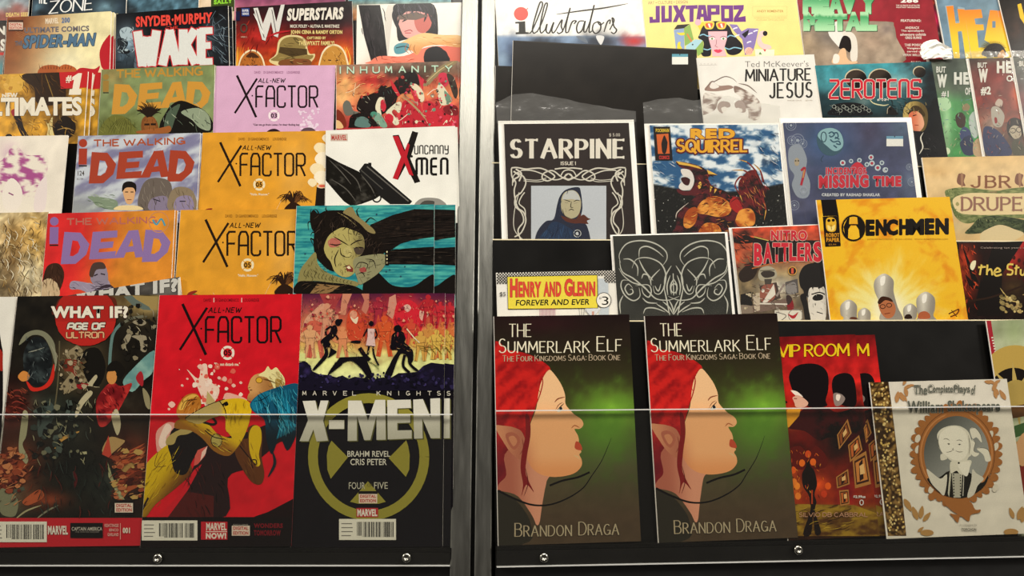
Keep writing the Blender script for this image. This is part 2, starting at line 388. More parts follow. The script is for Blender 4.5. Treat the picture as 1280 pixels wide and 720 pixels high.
        def stamp(c_, rad, n=8):
            ps = ([P0 + rad * np.array([math.cos(q * 2 * math.pi / n), math.sin(q * 2 * math.pi / n)]) for q in range(n)] if rad > 0 else []) + [P0]
            for q in ps: s._poly(q, tr, c_); s.n -= .84
            s.n += .84
        if out: stamp(out[0], e_ + out[1] * min(kx, ky) * .8)
        stamp(col, e_)
        return s
    def k(s, txt, x0, y0, x1, y1, col, w, con=1.0, serif=0, font=None, gap=.2, sh=0, sl=0, out=None, arch=0, caps=False):
        F = font or SK; segs = []; x = 0
        for ch in txt:
            g = F.get(ch) or F.get(ch.upper()); small = .8 if (caps and ch.islower()) else 1.0
            for st in g[1]: segs.append([(x + a * small, b * small) for a, b in st])
            x += g[0] * small + (gap if ch != ' ' else 0)
        tot = x - gap
        def tf(a, b):
            X = x0 + a / tot * (x1 - x0); Y = y1 - b * (y1 - y0); q = a / tot
            return (X + (y1 - Y) * sh, Y + q * sl - arch * math.sin(q * math.pi))
        for ps in ([out] if out else []) + [None]:
            wc = col if ps is None else ps[0]; ex = 0 if ps is None else ps[1]; Q = []; Tn = []
            for st in segs:
                q = [np.array(tf(*a)) for a in st]
                for i in range(len(q) - 1):
                    d = q[i + 1] - q[i]; L = np.hypot(*d) + 1e-6; d /= L; n = np.array([-d[1], d[0]])
                    ww = (w * (con + (1 - con) * abs(d[1]) ** 1.5) + ex * 2) / 2; e = min(ww * .5, w * .35) + ex * .5
                    if len(q) > 4: e = ww * .15
                    A = q[i] - d * e; B = q[i + 1] + d * e; m = len(Q) * 4
                    Q.append([A + n * ww, B + n * ww, B - n * ww, A - n * ww])
                if serif:
                    for P_, D in ((q[0], q[1] - q[0]), (q[-1], q[-1] - q[-2])):
                        D = D / (np.hypot(*D) + 1e-6)
                        if abs(D[1]) > .5:
                            h = w * .18 + ex; Q.append([P_ + (-serif - ex, -h), P_ + (serif + ex, -h), P_ + (serif + ex, h), P_ + (-serif - ex, h)])
                        else:
                            h = w * .18 + ex; Q.append([P_ + (-h, -serif * .8 - ex), P_ + (h, -serif * .8 - ex), P_ + (h, serif * .8 + ex), P_ + (-h, serif * .8 + ex)])
            for q in Q: s._poly(np.array(q), np.array([(0, 1, 2), (0, 2, 3)]), wc); s.n -= .84
            s.n += .84
        return s
    def bars(s, x0, y0, x1, y1, seed=1, sl=0):
        old = s.cur; s.part('barcode_label'); s.rc(x0, y0, x1, y1, 'd8d5c4', sl); rr = random.Random(seed); W = x1 - x0; H = y1 - y0
        for i in range(4): s.rc(x0 + W * .04, y0 + H * (.2 + .19 * i), x0 + W * (.2 + .06 * rr.random()), y0 + H * (.25 + .19 * i), '77746c', 0)
        for a, b_, dens in ((.31, .74, 20), (.77, .95, 8)):
            xx = x0 + W * a
            while xx < x0 + W * b_:
                q = W * rr.choice((.006, .01, .018)); s.rc(xx, y0 + H * .14, xx + q, y0 + H * .86, '22211f', 0); xx += q + W * rr.choice((.006, .01, .014))
        s.rc(x0 + W * .31, y0 + H * .8, x0 + W * .4, y0 + H * .88, 'd8d5c4'); s.part(old); return s
    def sticker(s, x0, y0, x1, y1, blue='6fa9c4'):
        old = s.cur; s.part('price_sticker'); s.rc(x0, y0, x1, y1, 'e4e4dc'); s.rc(x0, y0, x1, y0 + (y1 - y0) * .28, blue)
        s.t('$4.99', x0 + (x1 - x0) * .12, y0 + (y1 - y0) * .42, x1 - (x1 - x0) * .12, y1 - (y1 - y0) * .15, 'b9b9b2', 0) if False else None
        s.rc(x0 + (x1 - x0) * .46, y0 - (y1 - y0) * .03, x0 + (x1 - x0) * .52, y0 + (y1 - y0) * .12, '333'); s.part(old); return s
    def done(s, copies=()):
        W, H, T = s.W, s.H, s.T; hw = W / 2
        for key, fn in HOOKS.items():
            if s.e['label'].startswith(key): s.part('front_cover'); fn(s)
        # cover stock with the printed face on it
        def bld(n, parent):
            b = s.buf[n]; v = np.concatenate(b[0]).astype(np.float32); t = np.concatenate(b[1]).astype(np.int32); c = np.concatenate(b[2]).astype(np.float32)
            return v, t, c
        def mk(n, v, t, c, parent, extra=None):
            me = bpy.data.meshes.new(n); nv, nt = len(v), len(t)
            me.vertices.add(nv); me.vertices.foreach_set('co', v.ravel()); me.loops.add(nt * 3); me.loops.foreach_set('vertex_index', t.ravel())
            me.polygons.add(nt); me.polygons.foreach_set('loop_start', np.arange(0, nt * 3, 3, dtype=np.int32)); me.polygons.foreach_set('loop_total', np.full(nt, 3, np.int32))
            me.update(calc_edges=True); a = me.color_attributes.new('ink', 'FLOAT_COLOR', 'POINT'); a.data.foreach_set('color', c.ravel())
            me.materials.append(INK); return link(n, me, parent)
        v, t, c = bld('front_cover', s.e)
        bv, bf = boxv(-hw, -.00001, 0, hw, .00018, H); bt = []
        for f in bf: bt += [(f[0], f[1], f[2]), (f[0], f[2], f[3])]
        bc = np.ones((8, 4)); bc[:, :3] = .78
        t = np.concatenate([t, np.array(bt) + len(v)]); v = np.concatenate([v, np.array(bv)]); c = np.concatenate([c, bc])
        cov = mk('front_cover', v.astype(np.float32), t.astype(np.int32), c.astype(np.float32), s.e)
        for n in s.buf:
            if n == 'front_cover': continue
            v, t, c = bld(n, cov); o = mk(n, v, t, c, cov)
            if n in s.lab: o['label'] = s.lab[n]
        # page block with rounded spine, back cover
        box('page_block', (-hw + .0006, .00022, .0005, hw - .0009, T - .00022, H - .0007), PAPER, s.e)
        box('back_cover', (-hw, T - .0002, 0, hw, T, H), STOCK, s.e)
        a = np.linspace(0, math.pi, 7); prof = [(-hw - math.sin(q) * min(.0007, T * .3), T / 2 - math.cos(q) * T / 2) for q in a]
        vv = [(x, y, 0) for x, y in prof] + [(x, y, H) for x, y in prof]; n = len(prof)
        mesh('spine', vv, [(i, i + 1, n + i + 1, n + i) for i in range(n - 1)], STOCK, s.e, smooth=True)
        if s.board:
            l, r_, tp = [q / 1000 for q in s.board]
            box('backing_board', (-hw - l, T + .0002, 0, hw + r_, T + .0012, H + tp), BOARD, s.e)
        if s.sleeve:
            l, r_, tp, crump = s.sleeve; l /= 1000; r_ /= 1000; crump /= 1000
            x0, x1 = -hw - l, hw + r_; rr = random.Random(len(s.name) + s.tier + int(W * 1e5))
            ytop = (lambda q: np.interp(q, [0, .5, 1], [tp, tp, tp])) if not isinstance(tp, (list, tuple)) else (lambda q: np.interp(q, np.linspace(0, 1, len(tp)), tp))
            def sheet(nm, za, zb, nz, amp, m):
                nx = 30; vs = []; fs = []
                for j in range(nz + 1):
                    for i in range(nx + 1):
                        q = i / nx; za_, zb_ = (za, zb) if not callable(zb) else (za, za + float(zb(q)) / 1000)
                        z = za_ + (zb_ - za_) * j / nz; x = x0 + (x1 - x0) * q
                        a_ = amp * (j / nz if callable(zb) else .25)
                        y = -.0009 - a_ * (float(fbm(np.array(x * 1000.), np.array(z * 1000.), 14, 5 + s.tier)) - .15)
                        vs.append((x, y, z))
                for j in range(nz):
                    for i in range(nx): a0 = j * (nx + 1) + i; fs.append((a0, a0 + 1, a0 + nx + 2, a0 + nx + 1))
                return mesh(nm, vs, fs, m, s.e, smooth=True)
            sl = sheet('plastic_sleeve', 0, H + .002, 24, .0004, SLEEVE); sl['label'] = 'clear polythene sleeve over the cover'
            if crump:
                fl = sheet('sleeve_flap', H + .001, ytop, 14, crump, FLAP); fl['label'] = 'crumpled open end of the clear sleeve'
        out = [s.e]
        kids = [o for o in s.e.children]
        for (dxm, dz, dy, lab) in copies:       # further copies standing behind, moved dxm mm right, dy mm back
            r = s.e.copy(); COL.objects.link(r)
            r.matrix_world = s.r.M @ Matrix.Translation((s.cx + dxm / 1000, s.y + dy / 1000, s.cz + dz / 1000)) @ Matrix.Rotation(-s.phi, 4, 'Y')
            r['label'] = lab
            for ch in kids:
                cc = ch.copy(); COL.objects.link(cc); cc.parent = r
                for g in ch.children: gg = g.copy(); COL.objects.link(gg); gg.parent = cc
            out.append(r)
        return out

# ------------------------------------------------------------------ fine brushwork added to single covers before they are bound
def inside(p, x, y):
    c = False; n = len(p)
    for i in range(n):
        x1, y1 = p[i]; x2, y2 = p[(i + 1) % n]
        if (y1 > y) != (y2 > y) and x < (x2 - x1) * (y - y1) / (y2 - y1) + x1: c = not c
    return c
def hatch(a, reg, cols, n, L, w, ang, seed=1, spread=25, bend=.2):
    rg = random.Random(seed); xs = [p[0] for p in reg]; ys = [p[1] for p in reg]; k = 0; t_ = 0
    while k < n and t_ < n * 12:
        t_ += 1; x = rg.uniform(min(xs), max(xs)); y = rg.uniform(min(ys), max(ys))
        if not inside(reg, x, y): continue
        k += 1; g = math.radians(ang + rg.uniform(-spread, spread)); l = L * .75 * rg.uniform(.5, 1.2); d = (math.cos(g) * l, math.sin(g) * l); b = rg.uniform(-bend, bend) * .6
        a.st([(x - d[0] / 2, y - d[1] / 2), (x - d[1] * b, y + d[0] * b), (x + d[0] / 2, y + d[1] / 2)], w * .55 * rg.uniform(.6, 1.3), rg.choice(cols), taper=2, k=3)
        a.n -= .7
def chips(a, reg, cols, n, r, seed=1, el=1.0):
    rg = random.Random(seed); xs = [p[0] for p in reg]; ys = [p[1] for p in reg]; k = 0; t_ = 0
    while k < n and t_ < n * 12:
        t_ += 1; x = rg.uniform(min(xs), max(xs)); y = rg.uniform(min(ys), max(ys))
        if not inside(reg, x, y): continue
        k += 1; m = rg.randint(4, 7); o = rg.uniform(0, 6); s_ = r * .8 * rg.uniform(.4, 1.2); q = [(x + s_ * el * rg.uniform(.5, 1.1) * math.cos(o + i * 6.283 / m), y + s_ * rg.uniform(.5, 1.1) * math.sin(o + i * 6.283 / m)) for i in range(m)]
        a._poly(np.array(q), np.array([(0, i, i + 1) for i in range(1, m - 1)]), rg.choice(cols)); a.n -= .7
def bxr(x0, y0, x1, y1): return [(x0, y0), (x1, y0), (x1, y1), (x0, y1)]
def h_whatif(a):
    a.zoom(0, 360, 4.235)
    chips(a, [(640, 100), (700, 60), (830, 130), (820, 320), (700, 400), (640, 330)], ['1a1712', '2b261d', '847a60', '5f5a48', '14110d'], 40, 22, 1); hatch(a, bxr(640, 120, 820, 330), ['a39a80', '15120e'], 26, 50, 7, 60, 2)
    hatch(a, bxr(30, 540, 150, 700), ['8a3a2a', '3a1612', 'a8553a', '150e0c'], 40, 46, 6, 30, 3, 60); hatch(a, bxr(140, 260, 270, 490), ['0e1214', '4a5656', '6a7472', '14181a'], 34, 40, 6, 80, 4, 50)
    chips(a, bxr(320, 320, 470, 560), ['8d7f60', '5a4c34', 'a8997a', '1d1812', '3a3226'], 46, 20, 5); hatch(a, bxr(300, 330, 470, 560), ['15120d', 'b5a888'], 34, 44, 5, 70, 6, 50)
    hatch(a, [(520, 680), (560, 530), (690, 510), (620, 650), (560, 720)], ['d8504a', '4a0c12', '8e1a20', '2a080a'], 34, 44, 6, 60, 7, 30)
    chips(a, bxr(180, 600, 420, 900), ['0e100e', '2e3630', '465048', '1a1d1a', '6b6a52'], 70, 26, 8); hatch(a, bxr(160, 600, 520, 950), ['8d8a6a', '0d0e0c', '4a544c', '0d0e0c'], 60, 70, 7, 65, 9, 50)
    chips(a, bxr(-20, 850, 130, 1080), ['8a3f26', 'a8603c', '5a2418', '3a1510', 'b8764a'], 50, 24, 10, 1.5); hatch(a, bxr(-20, 850, 200, 1150), ['2a100c', 'c08050', '6a2c1c'], 50, 60, 6, -35, 11)
    chips(a, bxr(600, 860, 760, 1120), ['8a3f26', 'a8603c', '5a2418', '3a1510', 'b09050'], 50, 22, 12, 1.5); hatch(a, bxr(590, 850, 780, 1120), ['2a100c', 'c08850', '6a2c1c'], 50, 60, 6, -25, 13)
    hatch(a, bxr(200, 930, 600, 1200), ['2a332e', '0c0e0c', '1a211d', '4a1a14'], 70, 80, 9, 80, 14, 30)
def h_red(a):
    a.zoom(160, 520, 4); hatch(a, [(60, 490), (62, 380), (85, 270), (210, 150), (290, 215), (230, 360), (100, 500)], ['e0c02a', '7a5212', '8a6a14', '3a1c0e'], 34, 90, 4, -55, 1, 8)
    hatch(a, [(300, 20), (440, 80), (520, 110), (520, 180), (440, 165), (350, 80)], ['e8cc3c', '8a5a18', '3a1c0e'], 22, 60, 4, 30, 2, 12); hatch(a, [(560, 120), (600, 110), (670, 240), (650, 330), (590, 280)], ['7a4a20', '3a1c0e', '9a6a24'], 16, 60, 4, 65, 3, 12)
    hatch(a, bxr(300, 250, 480, 500), ['3a1c1a', '0e0a0b', '4a1c1a'], 30, 80, 6, 75, 4, 20)
    a.zoom(170, 360, 4.233); hatch(a, [(620, 620), (700, 560), (860, 520), (860, 780), (760, 760), (690, 700)], ['3fb0c8', '0c3a4c', '1a7a96', '08202c', '62c4d4'], 90, 110, 5, 70, 5, 18, .35)
    hatch(a, [(700, 420), (780, 460), (780, 530), (720, 500)], ['f0e4a8', '9a7a34', 'c8b060'], 26, 40, 4, 60, 6, 30); hatch(a, [(460, 600), (600, 600), (590, 700), (490, 740)], ['e8cc3c', '8a6a18', 'b08a1c'], 18, 60, 5, 100, 7, 20); hatch(a, bxr(240, 570, 340, 690), ['e0b060', '6a3414', '3a1c0e'], 16, 40, 4, 120, 8, 30)
    a.st([(672, 480), (710, 490), (745, 505)], 4, '5e3a12', taper=2); a.e_(712, 512, 7, 10, 'b07a3a'); a.st([(604, 540), (616, 538)], 3, '5e2a12', False)
def h_xmen(a):
    a.zoom(370, 360, 5.145); hatch(a, bxr(30, 50, 1000, 250), ['3a1624', 'e0a080', '7a2434', 'd8604a', '2a1020'], 230, 26, 3, 80, 1, 70); hatch(a, bxr(30, 250, 1000, 420), ['5a2420', 'e8c078', '8a4a24', '4a2420'], 190, 26, 3, 80, 2, 70)
    chips(a, bxr(60, 60, 1000, 240), ['b8323a', 'd89a78', '8a2838', 'c8523c'], 60, 14, 3); chips(a, [(30, 560), (1000, 540), (1000, 640), (30, 640)], ['2a2448', '1a1630', '3a3260', '0e0c18'], 90, 20, 4)
    hatch(a, bxr(350, 350, 420, 470), ['3a3a40', '2a2a30'], 10, 40, 4, 60, 5)
def h_teal(a):
    a.zoom(360, 250, 5.818); hatch(a, [(180, 120), (400, 90), (560, 200), (680, 330), (640, 460), (560, 300), (400, 190), (270, 280), (250, 430), (200, 350)], ['3a2e26', '0c0908', '4c3e34', '2a201a'], 80, 80, 7, 110, 1, 50, .4)
    hatch(a, [(640, 180), (1050, 80), (1050, 260), (820, 310), (680, 350)], ['3c2f28', '0d0a09', '2c231e'], 60, 150, 6, -4, 2, 4, .02); hatch(a, bxr(740, 355, 1050, 465), ['40352c', '0d0a09'], 34, 130, 6, -2, 3, 4, .02)
    hatch(a, [(280, 350), (340, 235), (460, 225), (540, 270), (530, 370), (460, 430), (480, 520), (400, 545), (330, 480)], ['8a7e4c', 'cabf80', '5a4c30', '2a2016'], 46, 44, 4, 60, 4, 60, .4); hatch(a, [(90, 560), (200, 400), (300, 540), (470, 610), (300, 595)], ['3a321c', 'a89e68', '6a6238'], 50, 46, 4, 70, 5, 40)
    hatch(a, [(490, 440), (690, 405), (700, 470), (560, 600), (510, 560)], ['b0ad88', '5a583e', '2a2618'], 26, 50, 4, -30, 6, 50); hatch(a, bxr(100, 610, 460, 680), ['2a211a', '4a3a2a', '0d0a08'], 24, 70, 7, -10, 7)
def h_inhum(a):
    a.zoom(410, 70, 6.737); chips(a, bxr(620, 200, 1090, 590), ['c83040', '8a1c28', 'a82434', 'd9d2b4', '2a1414', '6a8a74', 'e0506a'], 70, 22, 1); hatch(a, bxr(560, 170, 1090, 590), ['2a1012', 'e2d8bc', '7a1420', 'd8485a', '1a0c0c'], 120, 50, 5, 60, 2, 70)
    hatch(a, bxr(200, 300, 600, 590), ['0e0a0a', 'd9d4b8', '5a7a70', '8a1c28'], 60, 46, 5, 50, 3, 70); hatch(a, bxr(80, 170, 500, 330), ['e8b070', 'c8402c', 'e89a5c'], 34, 60, 7, -20, 4, 15)
def h_squirrel(a):
    a.zoom(800, 140, 4.8); hatch(a, [(330, 360), (420, 370), (480, 470), (600, 510), (660, 600), (560, 560), (350, 520), (320, 440)], ['9a2a2c', '1a080a', 'c04a3a', '3a0e12'], 60, 40, 4, 20, 1, 50)
    hatch(a, [(260, 680), (290, 580), (460, 505), (545, 570), (520, 625), (330, 610), (300, 690)], ['ffc860', '8a3410', '4a140c', 'e8a040'], 44, 50, 5, -20, 2, 30); hatch(a, [(600, 430), (700, 355), (770, 450), (740, 610), (640, 540)], ['a83a34', '14080a', 'd8904a', '3a0e12'], 60, 60, 5, 60, 3, 25)
    hatch(a, [(60, 90), (860, 90), (860, 420), (620, 300), (80, 420)], ['f4f8f8', '2a5a8a', '6a9ab8', 'e0ecf0', '1a3a5e'], 40, 60, 4, 25, 4, 30) if False else hatch(a, [(680, 120), (860, 120), (860, 410), (780, 420)], ['f4f8f8', '2a5a8a', '6a9ab8', '142a48'], 46, 60, 5, 40, 4, 30)
    hatch(a, [(60, 300), (200, 300), (220, 440), (80, 420)], ['f4f8f8', '2a5a8a', '6a9ab8'], 30, 50, 4, 20, 5, 25); hatch(a, bxr(330, 640, 640, 720), ['1a080a', '8a2a1c', 'd88838'], 30, 40, 5, 30, 6, 60)
def h_wwe(a):
    a.zoom(280, 0, 4); hatch(a, bxr(85, 285, 190, 330), ['7a4018', 'd08840', '4a2410'], 20, 26, 4, 70, 1, 50); hatch(a, bxr(495, 245, 600, 330), ['8a5c20', 'e0b060', '5a3414'], 22, 28, 4, 70, 2, 50); hatch(a, bxr(285, 190, 410, 320), ['5a4a26', 'a89458', '3a2e18'], 34, 40, 5, 10, 3, 30)
    hatch(a, bxr(50, 110, 260, 260), ['a02a1c', '5a1014', '7a1a16'], 30, 60, 8, -70, 4, 20)
def h_wake(a):
    a.zoom(0, 0, 4); hatch(a, bxr(590, 140, 680, 320), ['a9bcc4', '2a343c', '14181c', '5a6c78'], 44, 40, 5, 60, 1, 70); hatch(a, bxr(1060, 80, 1130, 320), ['5a6c78', '14181c', '8a9ca8'], 34, 60, 4, 60, 2, 40); hatch(a, bxr(690, 190, 1050, 320), ['b8bcb8', 'eceee8'], 30, 40, 5, 80, 3, 40)
def h_ult(a):
    a.zoom(0, 0, 4); hatch(a, bxr(110, 370, 310, 470), ['1a110a', '5a3a18', '3a2410'], 34, 60, 6, 60, 1, 40); hatch(a, bxr(130, 590, 380, 690), ['5a3a18', '1a110a', '8a6a34', 'c8963c'], 44, 50, 5, 50, 2, 60); chips(a, bxr(0, 370, 120, 470), ['e0b050', 'b8842a', 'c89a3a'], 14, 22, 3); hatch(a, bxr(60, 590, 220, 690), ['e0b050', '8a5a1c'], 20, 50, 5, 40, 4)
def h_nitro(a):
    a.zoom(755, 285, 4.571); chips(a, bxr(755, 330, 890, 480), ['7a6a50', '4a3c30', 'a89878', '2a201a', 'c8b898'], 14, 14, 1); hatch(a, bxr(740, 20, 850, 230), ['e06a44', '8a2a1c', '3a1a14', 'd8502c'], 44, 50, 8, 30, 2, 40); hatch(a, bxr(850, 320, 1110, 480), ['2a201c', 'e0d4c0', '8a7464', '5a4a40'], 60, 40, 5, 20, 3, 60)
    hatch(a, bxr(1165, 345, 1262, 500), ['8a8478', 'f0ece0', '3a342c'], 20, 30, 4, 70, 4, 40)
def h_manga(a):
    a.zoom(280, 0, 4); hatch(a, [(850, 30), (1060, 30), (1060, 160), (1035, 80), (1000, 60), (880, 80), (868, 160)], ['3c3840', '0e0c10', '56525c'], 40, 70, 5, 75, 1, 25, .3); hatch(a, bxr(960, 180, 1180, 232), ['f8d8a0', 'c8803c', 'e8ac68'], 20, 60, 5, 5, 2, 12); hatch(a, bxr(690, 60, 810, 290), ['3a3438', '0c0a0c'], 26, 90, 7, 78, 3, 6)
    hatch(a, bxr(800, 285, 1000, 318), ['f0a088', 'c8503c'], 14, 60, 6, 0, 4)
def h_hero1(a): a.zoom(1150, 0, 3.6); hatch(a, bxr(70, 440, 290, 690), ['2a6a38', '8ac890', '1a2a28', '5a7a90', 'c8b090'], 90, 24, 4, 60, 1, 70)
def h_hero2(a): a.zoom(1150, 0, 3.6); hatch(a, bxr(250, 430, 460, 690), ['5a1c18', 'b8a890', '2a2420', '9a4a38', '3a3c50'], 90, 24, 4, 60, 2, 70)
def h_zero(a): a.zoom(1010, 70, 5.54); hatch(a, bxr(150, 330, 440, 405), ['8a9088', '1a1c1c', '4a5450'], 60, 20, 3, 60, 1, 70); hatch(a, bxr(560, 300, 700, 400), ['1a2426', '5a6c6c', '0e1212'], 26, 50, 6, 40, 2, 50); hatch(a, bxr(670, 330, 830, 400), ['d0bc78', '5a4a28'], 20, 40, 4, 80, 3, 30); hatch(a, bxr(820, 560, 900, 700), ['2a2a2c', '4a4a4c'], 10, 50, 5, 60, 4)
def h_jbr(a): a.zoom(1140, 180, 5.143); hatch(a, [(215, 310), (260, 290), (360, 285), (280, 340), (262, 400), (320, 450), (420, 480), (560, 475), (560, 495), (420, 500), (280, 470)], ['a8ac78', '4c5a34', '7c8858'], 70, 18, 5, 45, 1, 80); hatch(a, [(360, 560), (420, 495), (520, 470), (720, 500), (700, 530), (560, 505), (440, 545)], ['2a3422', '6a7854', '4a5838'], 70, 18, 5, 45, 2, 80)
def h_studio(a): a.zoom(1180, 290, 3.43); hatch(a, bxr(75, 60, 140, 340), ['c04a28', '5a1a10', 'a8341c', '2a100c'], 50, 36, 6, 70, 1, 40); chips(a, bxr(235, 260, 340, 345), ['a8905a', '6a5a34', '2a2418', 'c8b478'], 30, 10, 2)
def h_sketch(a): a.zoom(0, 160, 3.273); hatch(a, bxr(0, 360, 190, 680), ['7a5a30', 'efe4c4', '4a3820', 'b08c4c', 'd8c492'], 150, 40, 4, 70, 1, 60, .4)
def h_green(a): a.zoom(0, 0, 4); hatch(a, bxr(500, 590, 680, 660), ['4c5020', '8a8c48'], 30, 40, 4, 60, 1, 30); hatch(a, bxr(820, 520, 1040, 655), ['5a6a58', '0e0e0c', 'a8b498'], 26, 50, 5, 60, 2, 40); hatch(a, bxr(715, 600, 785, 655), ['a8683a', '4a2c14'], 14, 20, 4, 80, 3)
def h_wdb(a): a.zoom(0, 160, 3.273); hatch(a, bxr(580, 220, 690, 330), ['8a8074', '4a4038'], 24, 40, 4, 75, 1, 20); hatch(a, bxr(705, 250, 795, 330), ['a8987c', '6a5c48'], 20, 34, 4, 75, 2, 25); hatch(a, bxr(365, 275, 470, 330), ['5f7058', 'a0ae98'], 18, 40, 5, 10, 3)
def h_wdr(a): a.zoom(0, 160, 3.273); hatch(a, bxr(180, 565, 255, 640), ['2a180e', '5a3a28'], 20, 34, 5, 80, 1, 30); hatch(a, bxr(290, 630, 440, 665), ['7a7088', 'b4aabc', '3a3040'], 22, 40, 4, 10, 2, 30); hatch(a, bxr(168, 640, 240, 690), ['e0cca8', '6a5a3c'], 14, 30, 4, 80, 3)
def h_star(a): a.zoom(610, 110, 3.6); hatch(a, [(230, 680), (270, 610), (400, 650), (450, 690)], ['0e1830', '2a4a70', '14243e'], 30, 50, 5, 100, 1, 25); hatch(a, [(300, 590), (330, 480), (400, 450), (340, 480), (325, 570)], ['10162a', '3a4258'], 12, 40, 4, 110, 2, 15)
def h_vip(a): a.zoom(965, 395, 5.143); hatch(a, [(100, 860), (320, 860), (340, 1180), (110, 1180)], ['e8721c', '3a0e0a', 'c8401a', 'f09a30'], 50, 34, 6, 80, 1, 40); hatch(a, bxr(140, 1220, 500, 1380), ['b89830', '5a3a14', '2a1608'], 40, 90, 6, -15, 2, 12)
HOOKS = {'dark battle picture': h_whatif, 'bright red comic': h_red, 'black comic with olive': h_xmen, 'teal streaked': h_teal, 'crowded red and black': h_inhum, 'blue white stormy': h_squirrel, 'fiery red comic': h_wwe, 'grey blue comic': h_wake, 'golden brown comic': h_ult,
         'orange black comic': h_nitro, 'white comic with black haired': h_manga, 'sleeved comic with green': h_hero1, 'sleeved comic with dark red': h_hero2, 'teal and black comic': h_zero, 'tan parchment': h_jbr, 'black and red thorny': h_studio, 'ochre and cream': h_sketch, 'olive green comic': h_green, 'blue grey sky': h_wdb, 'red to orange': h_wdr, 'black comic with white serif': h_star, 'fiery red paperback': h_vip}

# ------------------------------------------------------------------ the setting
def tagstruct(o): o['kind'] = 'structure'; return o
f_ = box('floor', (-2.2, -2.2, -.05, 2.2, 1.45, 0), FLOORM); tagstruct(f_)
w_ = box('wall_back', (-2.2, 1.45, 0, 2.2, 1.55, 2.7), WALLM); tagstruct(w_)

def build_rack(r, name, label, xa, xb, frame_side):
    root = bpy.data.objects.new(name, None); COL.objects.link(root); root.matrix_world = r.M
    root['label'] = label; root['category'] = 'display rack'; root['group'] = 'stepped display racks'
    led0 = rack_z(r, 0)[1]
    top = .62
    for k in range(1, 6):
        z, zl = rack_z(r, k); zb = rack_z(r, k - 1)[1]
        y = k * PITCH
        o = box('tier_panel', (xa, y - .0032, zb - .004, xb, y - .0012, z), BLACK, root)
        tr = box('edge_trim', (xa, y - .0036, z, xb, y - .0008, z + .0013), TRIM if r is RR else BLACK, root)
        if r is RR: tr['label'] = 'pale cream edging strip on the tier panel'
        box('ledge', (xa, y - .0012, zl - .003, xb, y + PITCH - .0034, zl), BLACK, root)
    yb = 5 * PITCH + .0128
    box('back_panel', (xa, yb, led0 - .004, xb, yb + .006, top), BLACK, root)
    box('ledge', (xa, -.0022, led0 - .004, xb, PITCH - .0034, led0), BLACK, root)
    # clear front panel of the lowest pocket with its bright cut edge, kick strip and screws
    z0 = rack_z(r, 0)[0]; zb = float(r.P(300 if r is RL else 700, 706, -.004)[1])
    box('backing_strip', (xa, -.0018, zb - .001, xb, .004, led0 - .0045), BLACK, root)
    p = box('clear_front_panel', (xa + .001, -.0050, zb, xb - .001, -.0022, z0), ACRY, root); p['label'] = 'clear acrylic panel across the lowest pocket'
    e = box('panel_edge', (xa + .001, -.0053, z0 + .0001, xb - .001, -.0020, z0 + .0014), EDGE, root); e['label'] = 'bright cut top edge of the acrylic panel'
    e = box('panel_edge', (xa + .001, -.0053, zb - .0014, xb - .001, -.0020, zb - .0001), EDGE, root); e['label'] = 'bright cut bottom edge of the acrylic panel'
    # screws
    for px, py in ([(197, 698), (508, 697), (40, 698.5)] if r is RL else [(680, 697), (998, 687.5), (1240, 682)]):
        if px == 40 or px == 1240: continue
        x, z = [float(q) for q in r.P(px, py, -.006)]
        vs, fs = [], []; prof = [(.0048, 0), (.0050, -.0007), (.0044, -.0019), (.0030, -.0026), (.0022, -.0025), (.0020, -.0014), (.0001, -.0013)]; n = 18
        for rad, dy in prof:
            for i in range(n): a = 2 * math.pi * i / n; vs.append((x + rad * math.cos(a), -.0053 + dy, z + rad * math.sin(a)))
        for j in range(len(prof) - 1):
            for i in range(n): fs.append((j * n + i, (j + 1) * n + i, (j + 1) * n + (i + 1) % n, j * n + (i + 1) % n))
        mesh('screw', vs, fs, SCREW, root, smooth=True)
    # plinth down to the floor and posts
    zf = -(CAMZ - .002); Rz = Matrix.Rotation(LEAN, 4, 'X'); zt = led0 * math.cos(LEAN) - .03; y_ = led0 * math.sin(LEAN) + .012
    box('plinth', (xa, y_, zf, xb, y_ + .34, zt), PLINTH, root, Rz)
    box('kick_lip', (xa, .0045, led0 - .06, xb, .0098, led0 - .0175), PLINTH, root)
    return root, led0, top
rl, led0, top = build_rack(RL, 'display_rack', 'black stepped comic rack left of the metal posts with clear front pocket', -.78, -.064, 1)
rr, _, _ = build_rack(RR, 'display_rack', 'black stepped comic rack right of the metal posts with cream tier edging', -.0205, .80, -1)

def post(root, x0, x1, y0b, y0t, yb, z0, z1, nm, m):
    # upright whose front face steps back with the tiers towards the top
    v = []
    for z, yf in ((z0, y0b), (z1, y0t)):
        v += [(x0, yf, z), (x1, yf, z), (x1, yb, z), (x0, yb, z)]
    f = [(0, 1, 5, 4), (1, 2, 6, 5), (2, 3, 7, 6), (3, 0, 4, 7), (3, 2, 1, 0), (4, 5, 6, 7)]
    o = mesh(nm, v, f, m, root); md = o.modifiers.new('bevel', 'BEVEL'); md.width = .0015; md.segments = 2
    return o
post(rl, -.0655, -.0436, -.006, .085, .115, led0 - .055, .62, 'side_post', METAL)['label'] = 'brushed metal side post'
post(rl, -.0434, -.0402, .002, .090, .115, led0 - .055, .62, 'post_channel', DMETAL)
pr = post(rr, -.0400, -.0215, -.004, .087, .115, led0 - .055, .62, 'side_post', METAL); pr['label'] = 'narrow brushed metal side post'
pr.matrix_local = RR.M.inverted() @ RL.M      # upright stays square to its neighbour

post(rl, -.786, -.7805, -.006, .085, .115, led0 - .055, .62, 'side_panel', BLACK)
post(rr, .8005, .806, -.006, .085, .115, led0 - .055, .62, 'side_panel', BLACK)

